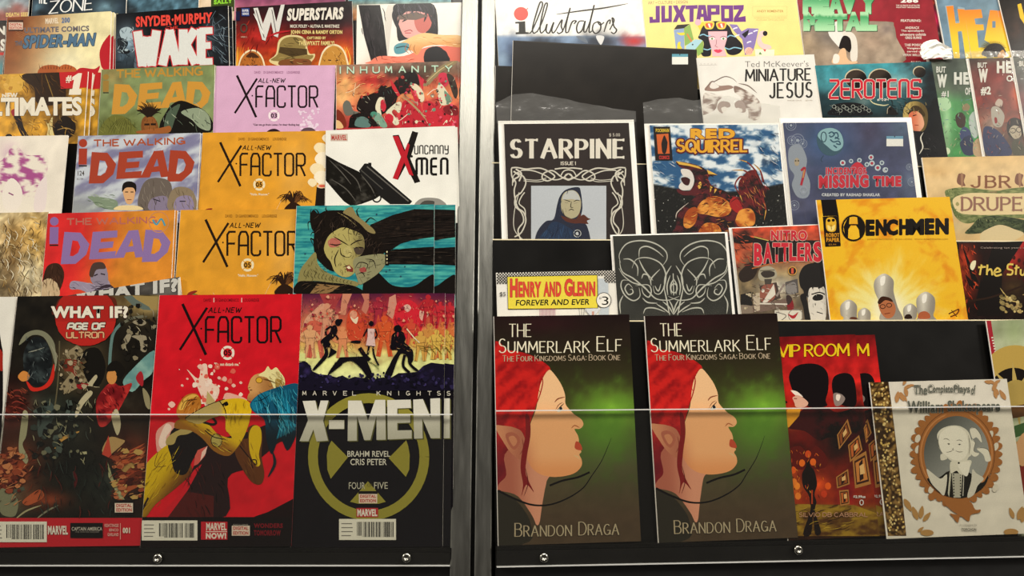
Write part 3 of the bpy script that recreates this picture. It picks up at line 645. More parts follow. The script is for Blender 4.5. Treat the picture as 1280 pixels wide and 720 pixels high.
# ================================================================== LEFT RACK, lowest pocket
HID = (('x',),)
def ilogo(a, x, y, s, col):
    old = a.cur; a.part('publisher_logo'); a.e_(x, y, 17 * s, 17 * s, col); a.p([(x - 17 * s, y + 22 * s), (x + 17 * s, y + 22 * s), (x + 15 * s, y + 88 * s), (x - 19 * s, y + 88 * s)], col); a.rc(x - 18 * s, y + 90 * s, x + 16 * s, y + 96 * s, '2b1d18'); a.part(old)
def dead_letters(a, x0, y0, x1, y1, col, sh=0, sl=0, thin=None):
    """THE WALKING above DEAD, cut-paper capitals; the box is that of DEAD"""
    W = x1 - x0; H = y1 - y0
    L = {'D': [[(.0, .0), (.62, .04), (1, .4), (.92, .72), (.55, 1), (-.02, 1)], [(.34, .27), (.55, .3), (.66, .48), (.6, .66), (.42, .76), (.3, .75)]],
         'E': [[(0, .03), (.95, 0), (.97, .24), (.34, .27), (.34, .4), (.85, .38), (.83, .6), (.32, .63), (.3, .76), (.98, .73), (.95, .98), (-.04, 1)]],
         'A': [[(.38, .02), (.72, 0), (1.02, .98), (.72, 1), (.65, .78), (.36, .8), (.3, .99), (-.05, 1)], [(.52, .3), (.6, .58), (.42, .6)]]}
    a.part('title_lettering')
    xs = [0, .265, .5, .755]; ws = [.245, .24, .26, .245]; hs = [.98, .86, .84, .98]
    for ch, x, w_, h_ in zip('DEAD', xs, ws, hs):
        for j, poly in enumerate(L[ch]):
            q = []
            for u, v in poly:
                X = x0 + (x + u * w_) * W; Y = y0 + v * h_ * H; q.append((X + (y1 - Y) * sh, Y + (X - x0) / W * sl))
            if j == 0: outer = q
            else: hole = q
        if ch in 'DA': # ring: outer with its counter cut out
            o = [Vector((p[0], p[1], 0)) for p in outer]; h = [Vector((p[0], p[1], 0)) for p in hole]
            tr = tessellate_polygon([o, h]); a._poly(np.array(outer + hole), np.array(tr, int).reshape(-1, 3), col)
        else: a._poly(np.array(outer), tess(outer), col)
def walking(a, x0, y0, x1, y1, col, sl=0):
    a.part('title_lettering'); a.k('THE WALKING', x0, y0, x1, y1, col, (y1 - y0) * .24, gap=.22, sl=sl)

# --- white-bordered comic cut by the left edge
a = Comic(RL, 0, (-150, 372), (21, 371), 3.5, 'comic_book', 'white bordered comic with black and red picture, cut off at the bottom left', group=None)
a.zoom(0, 360, 4.235).fill('e9e6da').b([(-400, 120), (-60, 130), (8, 300), (15, 400), (16, 560), (10, 700), (-20, 1000), (-400, 1000)], '140f10')
a.b([(-60, 300), (8, 330), (14, 390), (12, 440), (-20, 420), (-60, 400)], 'a2281c'); a.done()

# --- dark comic with the red disc
a = Comic(RL, 0, (22, 370.5), (199.5, 368.5), 1.5, 'comic_book', 'dark battle picture comic with white question title on a red disc')
a.zoom(0, 360, 4.235).grid(soft('17140f', [(760, 80, 190, 90, '8f7b4c'), (520, 60, 120, 60, '6b4a2a', .8), (420, 400, 140, 150, '6f5d3c', .9), (230, 620, 120, 120, '2e3830', .8),
    (60, 640, 120, 130, '5b2019', .9), (650, 620, 160, 90, '2a241c'), (80, 960, 160, 150, '8a3a20'), (700, 930, 130, 160, '80351f'), (420, 1000, 230, 180, '10130f'), (60, 1120, 110, 90, '5d5e48', .8),
    (360, 720, 120, 120, '2f342b', .7), (250, 1120, 120, 50, '8a3b20', .8), (560, 1050, 90, 120, '232a25', .8)], .35, 60, 3), 2.4)
a.p([(690, 40), (845, 45), (845, 120), (800, 110), (750, 90)], '9c8550'); a.p([(655, 45), (700, 90), (760, 115), (800, 118), (790, 100), (720, 60), (700, 40)], '5f6b62')
a.st([(640, 190), (600, 240), (585, 330), (580, 430)], 16, '5f7d78'); a.st([(660, 180), (700, 160), (760, 150)], 14, '6b6a58')
for q in ([(700, 180), (750, 165), (775, 185), (745, 200)], [(655, 270), (700, 215), (690, 270), (665, 300)], [(695, 255), (760, 250), (778, 270), (775, 335), (745, 330), (738, 280)]): a.b(q, '958b72', 3)
a.b([(650, 500), (700, 430), (815, 330), (810, 440), (760, 490), (700, 550)], lambda X, Y: mix('5f8d8a', '89b0a4', sm(.3, .7, fbm(X, Y, 50, 5))))
a.p([(340, 350), (410, 300), (440, 330), (420, 430), (470, 480), (430, 520), (350, 560), (320, 520), (400, 420)], '8d7f60'); a.st([(315, 280), (312, 420), (300, 560), (280, 690)], 7, '5c543c')
a.b([(440, 340), (520, 320), (560, 420), (520, 520), (450, 470)], '14120e')
for i in range(7): a.st([(310 + i * 5, 385 + i * 9), (380, 380 + i * 10), (440 - i * 6, 400 + i * 12)], 8, '80281d', taper=2)
# a plain dark armoured dome with pale rim
a.b([(100, 300), (130, 245), (190, 222), (250, 240), (290, 300), (292, 400), (270, 330), (230, 260), (170, 250), (120, 290)], '7c7c64')
a.b([(130, 330), (180, 260), (240, 280), (275, 370), (262, 480), (215, 520), (150, 500), (125, 420)], lambda X, Y: mix('14181a', '3a4444', sm(.45, .8, fbm(X, Y, 40, 9))))
a.st([(150, 340), (190, 330), (235, 315)], 6, '87897a', taper=2); a.st([(270, 300), (297, 360), (290, 440)], 10, '8c8a72', taper=2)
a.b([(135, 480), (175, 525), (225, 520), (262, 480), (285, 400), (287, 470), (262, 520), (205, 545), (160, 540)], 'c62a1e'); a.b([(95, 470), (120, 440), (150, 450), (155, 480), (120, 495)], 'd0873f')
for i in range(5):
    a.st([(50 + i * 6, 560 + i * 26), (90, 540 + i * 30), (140, 560 + i * 30)], 8, '7b3026', taper=2)
a.b([(395, 675), (420, 600), (470, 545), (490, 560), (440, 620), (410, 678)], 'b3a987'); a.b([(470, 500), (505, 460), (515, 475), (490, 520), (530, 525), (450, 515)], 'b3a987')
a.b([(405, 520), (415, 470), (430, 500), (470, 510), (430, 535)], '8e1d22')
# red suited figure
a.b([(520, 720), (510, 600), (560, 520), (600, 500), (640, 520), (700, 505), (660, 590), (620, 660), (560, 730)], lambda X, Y: mix('6e1218', 'b8302c', sm(.4, .75, fbm(X, Y, 45, 8))))
a.e_(592, 470, 27, 40, 'c98a48'); a.b([(565, 440), (580, 400), (620, 385), (660, 430), (640, 480), (615, 460), (620, 440)], '15120e'); a.b([(720, 470), (745, 440), (760, 470), (755, 520), (730, 500)], 'a0222a')
a.b([(590, 680), (620, 640), (640, 720), (620, 780)], 'b3a987'); a.b([(755, 530), (790, 570), (795, 640), (770, 620)], '8d8462')
a.b([(110, 730), (125, 650), (150, 670), (140, 780), (120, 830), (150, 900), (135, 930), (100, 860)], '93906f'); a.b([(200, 700), (250, 600), (290, 640), (270, 720), (210, 790)], '3f4a45')
a.st([(290, 850), (330, 800), (420, 760)], 18, 'b98b45', taper=2); a.st([(425, 875), (460, 872)], 14, 'a5a27c')
a.b([(540, 860), (580, 790), (640, 800), (660, 815), (600, 870), (570, 890)], 'a98a58'); a.p([(575, 780), (590, 880), (620, 920), (540, 880)], 'b44030')
for i in range(7):
    a.p([(600, 900 + i * 4), (770, 820 + i * 10), (740, 845 + i * 12), (620, 905 + i * 5)], ['a54f2c', '6d2a1c'][i % 2])
for i in range(4): a.b([(620, 1010 + i * 35), (660, 940 + i * 38), (740, 920 + i * 42), (680, 960 + i * 40), (645, 1030 + i * 32)], ['9b7a45', '8b3a24', '7d3322', '9a4c2c'][i])
for i in range(5):
    a.b([(0, 910 + i * 36), (70, 850 + i * 40), (90, 852 + i * 40), (30, 950 + i * 36), (0, 960 + i * 34)], ['a3603a', '7d3726', '5d241b', '93492c', '6e2c1e'][i])
a.p([(570, 920), (590, 980), (600, 1010), (640, 1080), (660, 1120), (620, 1115), (600, 1040), (575, 1000)], '9a9a70')
a.b([(120, 1130), (180, 1080), (220, 1070), (230, 1110), (150, 1150)], 'a5502e'); a.st([(80, 1225), (140, 1180), (220, 1150)], 9, '9c9570', taper=2); a.st([(190, 1225), (250, 1180), (310, 1150)], 9, '7f7d66', taper=2)
a.b([(0, 1070), (40, 1070), (95, 1120), (85, 1200), (40, 1210), (0, 1180)], '77775c'); a.st([(70, 1080), (130, 1060)], 20, '4a4f42')
a.st([(390, 970), (402, 1010), (395, 1060)], 18, '4b1416', taper=2)
a.part('title_disc').e_(455, 150, 163, 158, 'a8231d'); a.part('front_cover'); a.b([(295, 95), (350, 42), (580, 42), (620, 90), (615, 150), (300, 150)], '5a2417'); a.part('title_disc').p([(296, 178), (615, 178), (600, 230), (560, 275), (500, 302), (420, 305), (350, 275), (312, 230)], 'b5261f')
a.part('title_lettering').t('WHAT IF?', 272, 96, 680, 160, 'e9e2cf', .055, out=('3a1410', .05))
a.k('AGE OF', 360, 188, 553, 218, 'd9d6c4', 10, font=TECH, gap=.14, sh=.15, out=('45120e', 4)); a.k('ULTRON', 355, 235, 550, 264, 'd8a97c', 7, font=TECH, gap=.14, out=('5a1611', 3))
a.part('front_cover').rc(-60, 1217, 780, 1390, 'b5202a'); a.bars(-60, 1236, 250, 1345, 3)
a.part('publisher_logo').t('MARVEL', 256, 1258, 362, 1305, 'd6cfc0', .05); a.rc(375, 1243, 547, 1322, '120f10'); a.t('CAPTAIN AMERICA', 382, 1265, 543, 1284, 'b9b4a4', .01); a.t('THE WINTER SOLDIER', 400, 1286, 528, 1295, '77736a', 0)
a.part('credits_lettering').t('KEATINGE', 556, 1248, 630, 1265, 'd4a59a', .02); a.t('IENCO', 580, 1273, 630, 1288, 'd4a59a', .02); a.t('GARLAND', 572, 1296, 630, 1313, 'd4a59a', .02); a.rc(638, 1245, 641, 1330, 'd4a59a'); a.t('001', 652, 1268, 690, 1298, 'd9cdbb', .05)
a.part('edition_badge').rc(608, 1122, 708, 1202, '15110f'); a.rc(610, 1138, 706, 1188, 'd8c9b5'); a.t('DIGITAL', 618, 1142, 700, 1160, 'b02b25', .04); a.t('EDITION', 618, 1165, 700, 1184, 'b02b25', .04)
a.done()

# --- shared lettering of the four thin titled comics
def xf(a, ink, ring, num, cred, quote=None, qc='e9dcc0'):
    a.part('title_lettering')
    a.st([(246, 84), (300, 200), (370, 354)], 15, ink, False); a.st([(376, 104), (300, 222), (232, 328)], 13, ink, False); a.e_(345, 215, 5, 5, ink)
    a.k('ALL-NEW', 383, 104, 552, 130, ink, 5, gap=.35, sh=.25)
    a.k('FACTOR', 370, 154, 765, 288, ink, 12, font=TECH, gap=.19)
    a.part('issue_badge').ring(485, 343, 30, 31, 13, ring, 28)
    for q in range(4): g = math.radians(45 + q * 90); a.st([(485 + 22 * math.cos(g), 343 + 22 * math.sin(g)), (485 + 40 * math.cos(g), 343 + 40 * math.sin(g))], 5, a.bgc, False)
    a.t(num, 465, 328, 504, 358, ink, .03)
    a.part('credits_lettering').t('DAVID', 358, 56, 398, 73, cred, .02); a.t('DI GIANDOMENICO', 418, 56, 545, 73, cred, .02); a.t('LOUGHRIDGE', 568, 56, 652, 73, cred, .02)
    if quote: a.t(quote[0], quote[1], 395, quote[2], 412, qc, .03)
    a.part('front_cover')
# --- red comic with the curled figure in yellow
a = Comic(RL, 0, (199.5, 369), (377.5, 367.5), 0.0, 'comic_book', 'bright red comic with curled up yellow suited figure and teal hair')
a.zoom(170, 360, 4.233); a.bgc = 'cf1623'
a.grid(soft('d01825', [(400, 1000, 500, 500, 'b8121f', .5)], .05, 40, 2), 5)
xf(a, '170b0d', 'e8dccb', '05', '7a0f17', ('"Do not disturb me."', 415, 550))
for x, y in ((410, 60), (557, 60)): a.rc(x, 52, x + 5, 76, 'e0b8a8')
# splash of white water
a.b([(270, 430), (330, 480), (345, 410), (375, 405), (380, 460), (400, 500), (440, 530), (430, 580), (380, 640), (340, 560), (310, 490)], 'e8c9b4')
rg = random.Random(4)
for i in range(46):
    x = 390 + rg.gauss(0, 75); y = 520 + rg.gauss(0, 60); s_ = 3 + rg.random() * 14; a.b([(x + s_ * (.6 + .6 * rg.random()) * math.cos(t), y + s_ * (.6 + .6 * rg.random()) * math.sin(t)) for t in (0, 1.2, 2.5, 3.8, 5)], rg.choice(['edd5c2', 'e3a795', 'd9604f']), 2)
for x, y, s_ in ((340, 415, 16), (440, 475, 10), (517, 515, 12), (555, 500, 9), (245, 515, 8), (272, 480, 7), (190, 615, 20), (175, 640, 8), (500, 575, 16)): a.b([(x - s_, y), (x, y - s_ * .8), (x + s_, y + 2), (x, y + s_)], 'e6b6a4', 2)
a.b([(470, 560), (530, 565), (590, 600), (470, 640)], 'e3a795')
# lower part: black body and folded legs
a.zoom(160, 520, 4)
a.b([(150, 190), (140, 90), (170, 50), (210, 30), (250, 50), (235, 110), (200, 140), (190, 180)], 'd99a8c'); a.b([(155, 120), (190, 40), (220, 60), (190, 110), (200, 150), (165, 160)], 'ead0c0')
a.b([(330, 250), (350, 170), (430, 120), (560, 90), (700, 40), (835, -20), (835, 110), (760, 130), (700, 180), (600, 260), (500, 310), (490, 500), (180, 506), (240, 420), (290, 330)], '241315')
a.p([(280, 375), (430, 400), (428, 505), (180, 506)], '4c1715')
a.b([(60, 500), (58, 380), (80, 260), (150, 180), (210, 140), (240, 170), (290, 210), (320, 280), (240, 360), (140, 440), (90, 505)], lambda X, Y: mix('c9a814', '5f3414', sm(-60, 120, X - 175 + (Y - 330) * .78)))
a.p([(60, 480), (98, 405), (106, 412), (62, 500)], '241315'); a.st([(150, 180), (135, 250), (190, 250)], 3, '5d4510')
a.b([(200, 140), (230, 60), (330, 40), (400, 90), (390, 150), (330, 210), (290, 290), (235, 280), (215, 200)], '151011'); a.st([(192, 140), (240, 142)], 9, '151011', False)
a.b([(190, 140), (205, 100), (280, 60), (340, 62), (300, 90), (250, 100), (230, 140)], 'a79457')
a.p([(330, 250), (335, 200), (350, 170), (398, 150), (385, 200), (350, 240)], 'c9564c'); a.p([(370, 180), (398, 150), (388, 190), (362, 225)], 'e5c0b0')
a.p([(150, 506), (250, 400), (330, 270), (370, 240), (300, 370), (200, 506)], 'c11a26')
# arms
a.b([(600, 60), (640, 45), (672, 90), (668, 200), (682, 290), (665, 340), (620, 330), (570, 260), (535, 180), (560, 120), (600, 110)], '5b3316')
a.b([(608, 80), (630, 48), (662, 60), (668, 120), (655, 190), (662, 240), (640, 250), (612, 190), (605, 130)], 'cdab16'); a.st([(560, 150), (600, 200), (640, 245), (640, 220), (615, 225), (625, 260)], 6, '1c120c')
a.b([(235, 60), (250, 20), (330, 12), (400, 40), (450, 90), (520, 110), (490, 60), (520, -20), (560, -60), (610, -10), (590, 80), (545, 160), (500, 200), (430, 175), (370, 110), (310, 72)], lambda X, Y: mix('cfab18', '8b5a1c', sm(-20, 60, (Y - 60) - (X - 380) * .55 + 10)))
a.e_(443, 122, 27, 34, 'a99b52', -30); a.ring(443, 122, 27, 33, 4, '1c120c'); a.st([(385, 72), (430, 105), (500, 118)], 5, '1c120c'); a.st([(350, 20), (400, -5), (440, 30), (420, 42), (360, 25)], 12, '1c120c')
# upper: hands, shoulder, face
a.zoom(170, 360, 4.233)
a.b([(215, 650), (235, 600), (270, 565), (320, 560), (345, 600), (335, 650), (290, 700), (230, 690)], 'b06d25'); a.b([(225, 640), (250, 590), (300, 562), (330, 575), (280, 590), (255, 640)], 'd9a94a')
for q in (0, 1, 2): a.st([(240 + q * 12, 640), (260 + q * 14, 600), (300 + q * 12, 590)], 3, '3b1d10')
a.b([(260, 690), (320, 650), (400, 610), (470, 590), (560, 585), (610, 620), (600, 700), (560, 760), (480, 760), (470, 680), (400, 690), (330, 720)], lambda X, Y: mix('a89355', 'd4af1a', sm(440, 480, X)))
a.p([(370, 615), (378, 545), (420, 600), (400, 615)], 'b8a46a'); a.st([(440, 595), (470, 640), (480, 690)], 5, '15100c'); a.b([(455, 618), (480, 600), (490, 618), (472, 625)], '15100c')
a.st([(260, 690), (330, 645), (400, 612), (470, 588)], 4, '2a1a0e')
a.b([(598, 505), (612, 475), (640, 455), (690, 450), (740, 478), (752, 530), (715, 560), (670, 590), (612, 600), (590, 590), (594, 566), (603, 550), (593, 530)], lambda X, Y: mix('cf9a5c', '7e4c20', sm(620, 700, X) * .5 + sm(540, 600, Y) * .5))
a.b([(648, 462), (680, 440), (698, 414), (716, 434), (742, 420), (764, 446), (784, 474), (788, 510), (770, 532), (740, 548), (716, 500), (690, 474)], 'e4d898'); a.b([(740, 480), (785, 500), (775, 530), (745, 545)], 'a3833c')
a.e_(652, 488, 17, 15, 'd8a531'); a.ring(652, 488, 17, 15, 3, '5e3a12'); a.st([(595, 530), (606, 525)], 3, '6b3a1a')
# teal hair
a.b([(605, 610), (640, 570), (690, 545), (770, 520), (860, 508), (875, 600), (862, 720), (840, 800), (800, 860), (760, 790), (720, 880), (690, 800), (680, 700), (630, 660), (610, 640)], lambda X, Y: mix('12506b', '0c1c26', sm(640, 800, Y)))
for i in range(22):
    x = 690 + i * 7; a.st([(640 + i * 8, 575 - i * 2), (730 + i * 4, 590 + i * 3), (770 + i * 2, 680 + i), (745 + i * 6, 800 - i * 3)], 5, ['1d86a3', '2f9fb8', '0e6380'][i % 3], taper=2)
a.b([(612, 610), (650, 565), (700, 548), (722, 575), (700, 615), (640, 650), (618, 640)], '17728f'); a.st([(620, 600), (670, 590), (715, 560)], 6, '0d3b50', taper=2)
a.st([(725, 870), (735, 930), (700, 1000)], 16, '142027', taper=2)
# black band with barcode and badges
a.zoom(160, 520, 4).p([(640, 500), (700, 480), (830, 412), (860, 412), (860, 520), (600, 520)], '17090a').rc(20, 505, 900, 700, '120b0c')
a.bars(70, 522, 348, 622, 7)
a.part('publisher_logo').rc(366, 528, 498, 618, 'b3202a'); a.t('MARVEL', 392, 534, 494, 572, 'd5cabb', .04); a.t('NOW!', 390, 584, 492, 614, 'd5cabb', .06); a.rc(390, 576, 496, 580, 'd5cabb')
a.part('edition_badge').rc(520, 548, 610, 598, 'cfc0ad'); a.t('DIGITAL', 527, 552, 603, 570, 'a82a25', .04); a.t('EDITION', 527, 576, 603, 594, 'a82a25', .04); a.t('EXCLUSIVE', 528, 540, 602, 547, '9c9488', 0)
a.t('WONDERS', 630, 536, 775, 560, '6c111b', .05); a.t('TOMORROW', 630, 570, 765, 598, '6c111b', .05)
a.part('front_cover'); a.done()

# --- black comic with the olive ringed cross
a = Comic(RL, 0, (377.8, 367.5), (556.5, 366.5), 0.8, 'comic_book', 'black comic with olive ringed cross, fight scene above, in front of its copy')
a.zoom(370, 360, 5.145).grid(soft('0f0d12', amp=.1), 8)
bgf = soft([(36, '4a1836'), (120, '8c3140'), (200, 'b8513c'), (290, 'd07f4a'), (370, 'd8b25c'), (430, 'd6d684'), (560, 'e2e6a0')], [(700, 140, 110, 110, 'd22a35'), (400, 250, 90, 120, 'd07a50', .6), (560, 250, 150, 130, 'c8402f', .8), (140, 260, 120, 130, 'd59a72', .8)], .1, 30, 4)
a.p([(20, 30), (1010, 30), (1010, 640), (20, 640)], lambda X, Y: bgf(X, Y))
# the crowd: rows of plain figures, outlined
rg = random.Random(11)
def fig(a, x, y, h, col, lc='3a1620'):
    w_ = h * .16
    a.st([(x - w_ * .4, y + h * .5), (x - w_ * 1.0, y + h)], w_ * .7, col, False); a.st([(x + w_ * .4, y + h * .5), (x + w_ * .9, y + h)], w_ * .7, col, False)
    a.b([(x - w_ * 1.2, y + h * .2), (x, y + h * .14), (x + w_ * 1.2, y + h * .2), (x + w_ * .8, y + h * .55), (x - w_ * .8, y + h * .55)], col)
    a.st([(x - w_ * 1.1, y + h * .22), (x - w_ * 1.9, y + h * .4), (x - w_ * .9, y + h * .5)], w_ * .5, col); a.st([(x + w_ * 1.1, y + h * .22), (x + w_ * 1.8, y + h * .4), (x + w_ * .7, y + h * .46)], w_ * .5, col)
    a.e_(x, y + h * .07, w_ * .55, h * .08, col)
    a.st([(x - w_ * 1.2, y + h * .2), (x - w_ * .8, y + h * .55), (x - w_ * 1.0, y + h)], 2.2, lc); a.st([(x + w_ * 1.2, y + h * .2), (x + w_ * .8, y + h * .55), (x + w_ * .9, y + h)], 2.2, lc); a.st([(x - w_, y + h * .4), (x + w_, y + h * .38)], 2.2, lc)
a.p([(150, 36), (300, 36), (240, 150), (200, 140)], '9f3a3c'); a.p([(300, 36), (360, 36), (330, 110), (320, 175), (285, 170), (290, 100)], 'c98468'); a.p([(420, 36), (470, 36), (470, 120), (450, 170), (420, 140), (440, 80)], 'bd7560'); a.p([(600, 60), (640, 40), (650, 120), (620, 200), (585, 170)], 'c98a74')
a.b([(40, 300), (60, 200), (120, 140), (170, 100), (210, 130), (230, 220), (180, 300), (100, 340)], 'd4997a'); 
for q in range(8): a.st([(60 + q * 20, 290 - q * 10), (90 + q * 15, 230 - q * 8), (110 + q * 14, 260 - q * 12)], 2.5, '6b2a30')
a.b([(630, 200), (650, 100), (720, 75), (780, 110), (820, 200), (790, 300), (700, 330), (640, 290)], 'cf2634'); a.b([(690, 120), (720, 105), (740, 130), (715, 155)], 'e0b0a0'); a.b([(800, 140), (850, 120), (860, 160), (820, 210), (795, 190)], 'd9a490')
for x, y, h, c in ((530, 60, 190, 'a02a3a'), (850, 45, 200, 'b3272f'), (930, 90, 170, 'c22a35'), (990, 90, 170, 'c22a35'), (130, 170, 280, 'c9604a'), (200, 100, 230, 'cf9070'), (435, 165, 180, 'b8432c'), (570, 180, 260, 'd0562c'), (740, 200, 180, 'cc4a35'), (860, 230, 230, 'c98a44'), (950, 220, 230, 'd0703c'), (300, 250, 200, 'd98a5c'), (90, 240, 210, 'd8a070'), (800, 280, 190, 'd0a04c'), (905, 270, 190, 'd6b050')): fig(a, x, y, h, c)
a.b([(325, 230), (345, 150), (385, 140), (410, 180), (440, 240), (420, 330), (340, 330)], 'c8472c'); a.e_(370, 170, 24, 26, 'd69476'); a.b([(350, 185), (375, 200), (400, 185), (390, 230), (365, 215)], 'e0cfae')
for i in range(60):
    x = rg.uniform(30, 1000); y = rg.uniform(50, 380); a.st([(x, y), (x + rg.uniform(-20, 20), y + rg.uniform(5, 30)), (x + rg.uniform(-20, 20), y + rg.uniform(15, 40))], 2.2, '4a1a24', taper=2)
a.st([(712, 262), (760, 320), (795, 352)], 7, 'e8d8b0', False); a.rc(20, 420, 60, 470, 'd5d98a')
for i in range(18): a.st([(780 + i * 12, 370 + (i % 3) * 14), (830 + i * 10, 380 + (i % 4) * 16)], 3, '6b5a20', False)
# dark rocks and silhouettes
rk = [(20, 480), (60, 470), (95, 500), (105, 535), (150, 555), (210, 560), (260, 575), (300, 562), (340, 585), (380, 570), (420, 578), (480, 590), (560, 575), (610, 578), (660, 548), (720, 545), (780, 540), (820, 500), (870, 480), (930, 488), (1010, 495), (1010, 660), (20, 660)]
a.p(rk, lambda X, Y: mix('141022', '35295c', sm(.5, .8, fbm(X, Y, 35, 6)) * sm(640, 560, Y)))
K = '0e0b12'
a.b([(255, 240), (230, 250), (215, 290), (160, 340), (175, 370), (185, 420), (150, 470), (110, 520), (125, 525), (205, 440), (205, 380), (250, 400), (262, 412), (240, 430), (205, 450), (215, 425), (225, 370), (215, 340), (245, 320), (268, 275)], K)
a.e_(272, 222, 20, 22, K); a.b([(255, 215), (290, 200), (300, 212), (275, 240)], K); a.st([(230, 245), (195, 270), (195, 305)], 12, K); a.st([(240, 290), (270, 322), (262, 332)], 10, K)
a.b([(315, 360), (360, 345), (415, 350), (425, 380), (410, 420), (450, 455), (500, 582), (465, 580), (420, 520), (360, 470), (310, 480), (290, 500), (250, 530), (205, 562), (225, 520), (280, 450), (262, 460), (240, 500), (245, 450), (270, 400)], K)
a.st([(410, 385), (440, 430), (475, 465)], 26, K); a.b([(350, 350), (375, 338), (415, 340), (410, 355)], K)
a.e_(484, 228, 16, 17, K); a.p([(462, 262), (508, 262), (505, 310), (512, 375), (450, 370), (462, 310)], 'd9b7b0'); a.st([(460, 262), (435, 310)], 9, K); a.st([(508, 264), (522, 300), (510, 325)], 9, K); a.st([(470, 372), (462, 430)], 13, K); a.st([(494, 375), (505, 440), (532, 498)], 12, K)
a.e_(655, 262, 26, 24, K); a.b([(620, 300), (650, 280), (690, 285), (705, 330), (700, 350), (750, 400), (755, 460), (745, 490), (790, 530), (770, 535), (725, 490), (715, 440), (680, 420), (660, 450), (640, 500), (610, 575), (568, 570), (600, 500), (625, 450), (655, 400), (610, 395), (612, 340)], K); a.st([(700, 430), (690, 500), (730, 545)], 18, K)
a.b([(653, 285), (662, 290), (655, 315), (648, 300)], 'a03038')
for q in range(4): a.st([(465 + q * 6, 475), (535, 505 + q * 8)], 2, '55602f', False)
# title band and ring emblem
a.part('emblem'); a.zoom(370, 480, 3.275)
a.ring(298, 298, 228, 240, 40, '8d8634', 48)
a.p([(146, 232), (213, 300), (143, 388), (129, 350), (127, 290), (134, 255)], '8d8634'); a.p([(452, 230), (380, 303), (450, 380), (464, 350), (466, 290), (460, 255)], '8d8634'); a.p([(295, 398), (368, 482), (340, 490), (255, 490), (222, 482)], '8d8634')
a.part('title_lettering'); x = 28
for ch, xx in zip('MARVELKNIGHTSS', (28, 70, 112, 152, 195, 232, 332, 375, 418, 452, 495, 540, 578, 999)):
    if xx < 900: a.k(ch, xx, 30, xx + (6 if ch == 'I' else 14), 46, 'cfc9b8', 2.8)

for q in ([(28, 70), (80, 68), (90, 112), (102, 68), (134, 68), (112, 150), (132, 232), (85, 235), (72, 186), (52, 234), (15, 234), (50, 148)], [(214, 68), (268, 68), (295, 150), (325, 65), (366, 65), (368, 228), (330, 229), (330, 130), (305, 229), (280, 230), (250, 130), (250, 232), (212, 233)],
          [(374, 66), (470, 64), (472, 98), (415, 100), (415, 126), (468, 125), (468, 158), (415, 160), (415, 190), (474, 189), (474, 223), (376, 227)], [(480, 64), (520, 62), (552, 140), (550, 60), (590, 58), (590, 222), (552, 222), (517, 140), (519, 223), (484, 224)]):
    Q = np.array(q, float); a.p(Q + (5, 4), '54522a'); a.p(Q, lambda X, Y: mix('dad7c8', 'b5b3a2', sm(70, 230, Y)))
a.rc(134, 146, 200, 186, '54522a'); a.rc(136, 148, 198, 184, 'd3d0c2')
a.part('credits_lettering').t('BRAHM REVEL', 211, 274, 386, 298, 'c9c6b6', .01); a.t('CRIS PETER', 223, 306, 372, 332, 'c9c6b6', .01); a.t('FOUR', 217, 402, 283, 430, 'b9b6a2', 0); a.t('FIVE', 320, 402, 376, 429, 'b9b6a2', 0); a.t('OF', 292, 408, 314, 420, '55502a', 0)
a.part('edition_badge').rc(256, 438, 335, 450, '14110f'); a.rc(258, 450, 333, 488, 'd5c2ae'); a.t('DIGITAL', 263, 453, 328, 466, 'a82a25', .04); a.t('EDITION', 263, 471, 328, 484, 'a82a25', .04)
a.part('publisher_logo').rc(248, 507, 337, 545, 'a82b2c'); a.t('MARVEL', 252, 512, 333, 541, 'd8d2c4', .05)
a.part('front_cover').bars(177, 552, 410, 638, 12)
a.done([(10.5, 0, 2.4, 'hidden copy of the black ringed cross comic, showing only a strip at the right')])

# ================================================================== LEFT, second tier
a = Comic(RL, 1, (-110, 268), (61, 265), 5.5, 'comic_book', 'ochre and cream sketch wash comic at the left edge of the second tier')
a.zoom(0, 160, 3.273).grid(soft('d9c9a0', [(60, 440, 80, 90, '9b7a45'), (60, 560, 70, 100, '6f512a', .9), (150, 450, 60, 120, 'caa052'), (40, 640, 90, 60, '4d3a22', .7), (120, 600, 60, 60, 'e8d9b0')], .3, 26, 8), 2.4)
for i in range(40): x, y = random.Random(i).uniform(0, 130), random.Random(i + 99).uniform(380, 680); a.st([(x, y), (x + 12, y + 18), (x + 4, y + 40)], 3, '4a3520' if i % 3 else 'f0e6c8', taper=2)
a.done()

def wd(a, z, th, dd, main, thc, sl=0, il=None):
    walking(a, *th, thc, sl); dead_letters(a, *dd, main, sh=.08, sl=sl)
a = Comic(RL, 1, (60, 267), (218.5, 262.5), 2.2, 'comic_book', 'red to orange comic with cut-out lilac capitals and two crouched men')
a.zoom(0, 160, 3.273).grid(soft(lambda X, Y: mix('d42a2a', 'd98a2e', sm(300, 560, X + (Y - 400) * .2)), [(650, 380, 60, 60, 'e09a3a', .5), (520, 640, 140, 40, 'd9892c', .7)], .08, 40, 4), 4)
ilogo(a, 222, 382, 1.05, '8a6aa4'); walking(a, 275, 372, 640, 396, 'b86a5a', -8); dead_letters(a, 250, 425, 690, 560, '8d72a8', .1, -12)
a.part('issue_badge').ring(650, 385, 40, 42, 4, 'c98a5a'); a.st([(625, 375), (640, 395), (660, 372), (675, 400)], 7, '4a9ab0')
a.part('front_cover').b([(180, 600), (200, 560), (240, 555), (262, 590), (255, 640), (225, 690), (170, 690)], '3b2418'); a.b([(165, 640), (200, 615), (235, 640), (240, 690), (160, 690)], 'c9b08a')
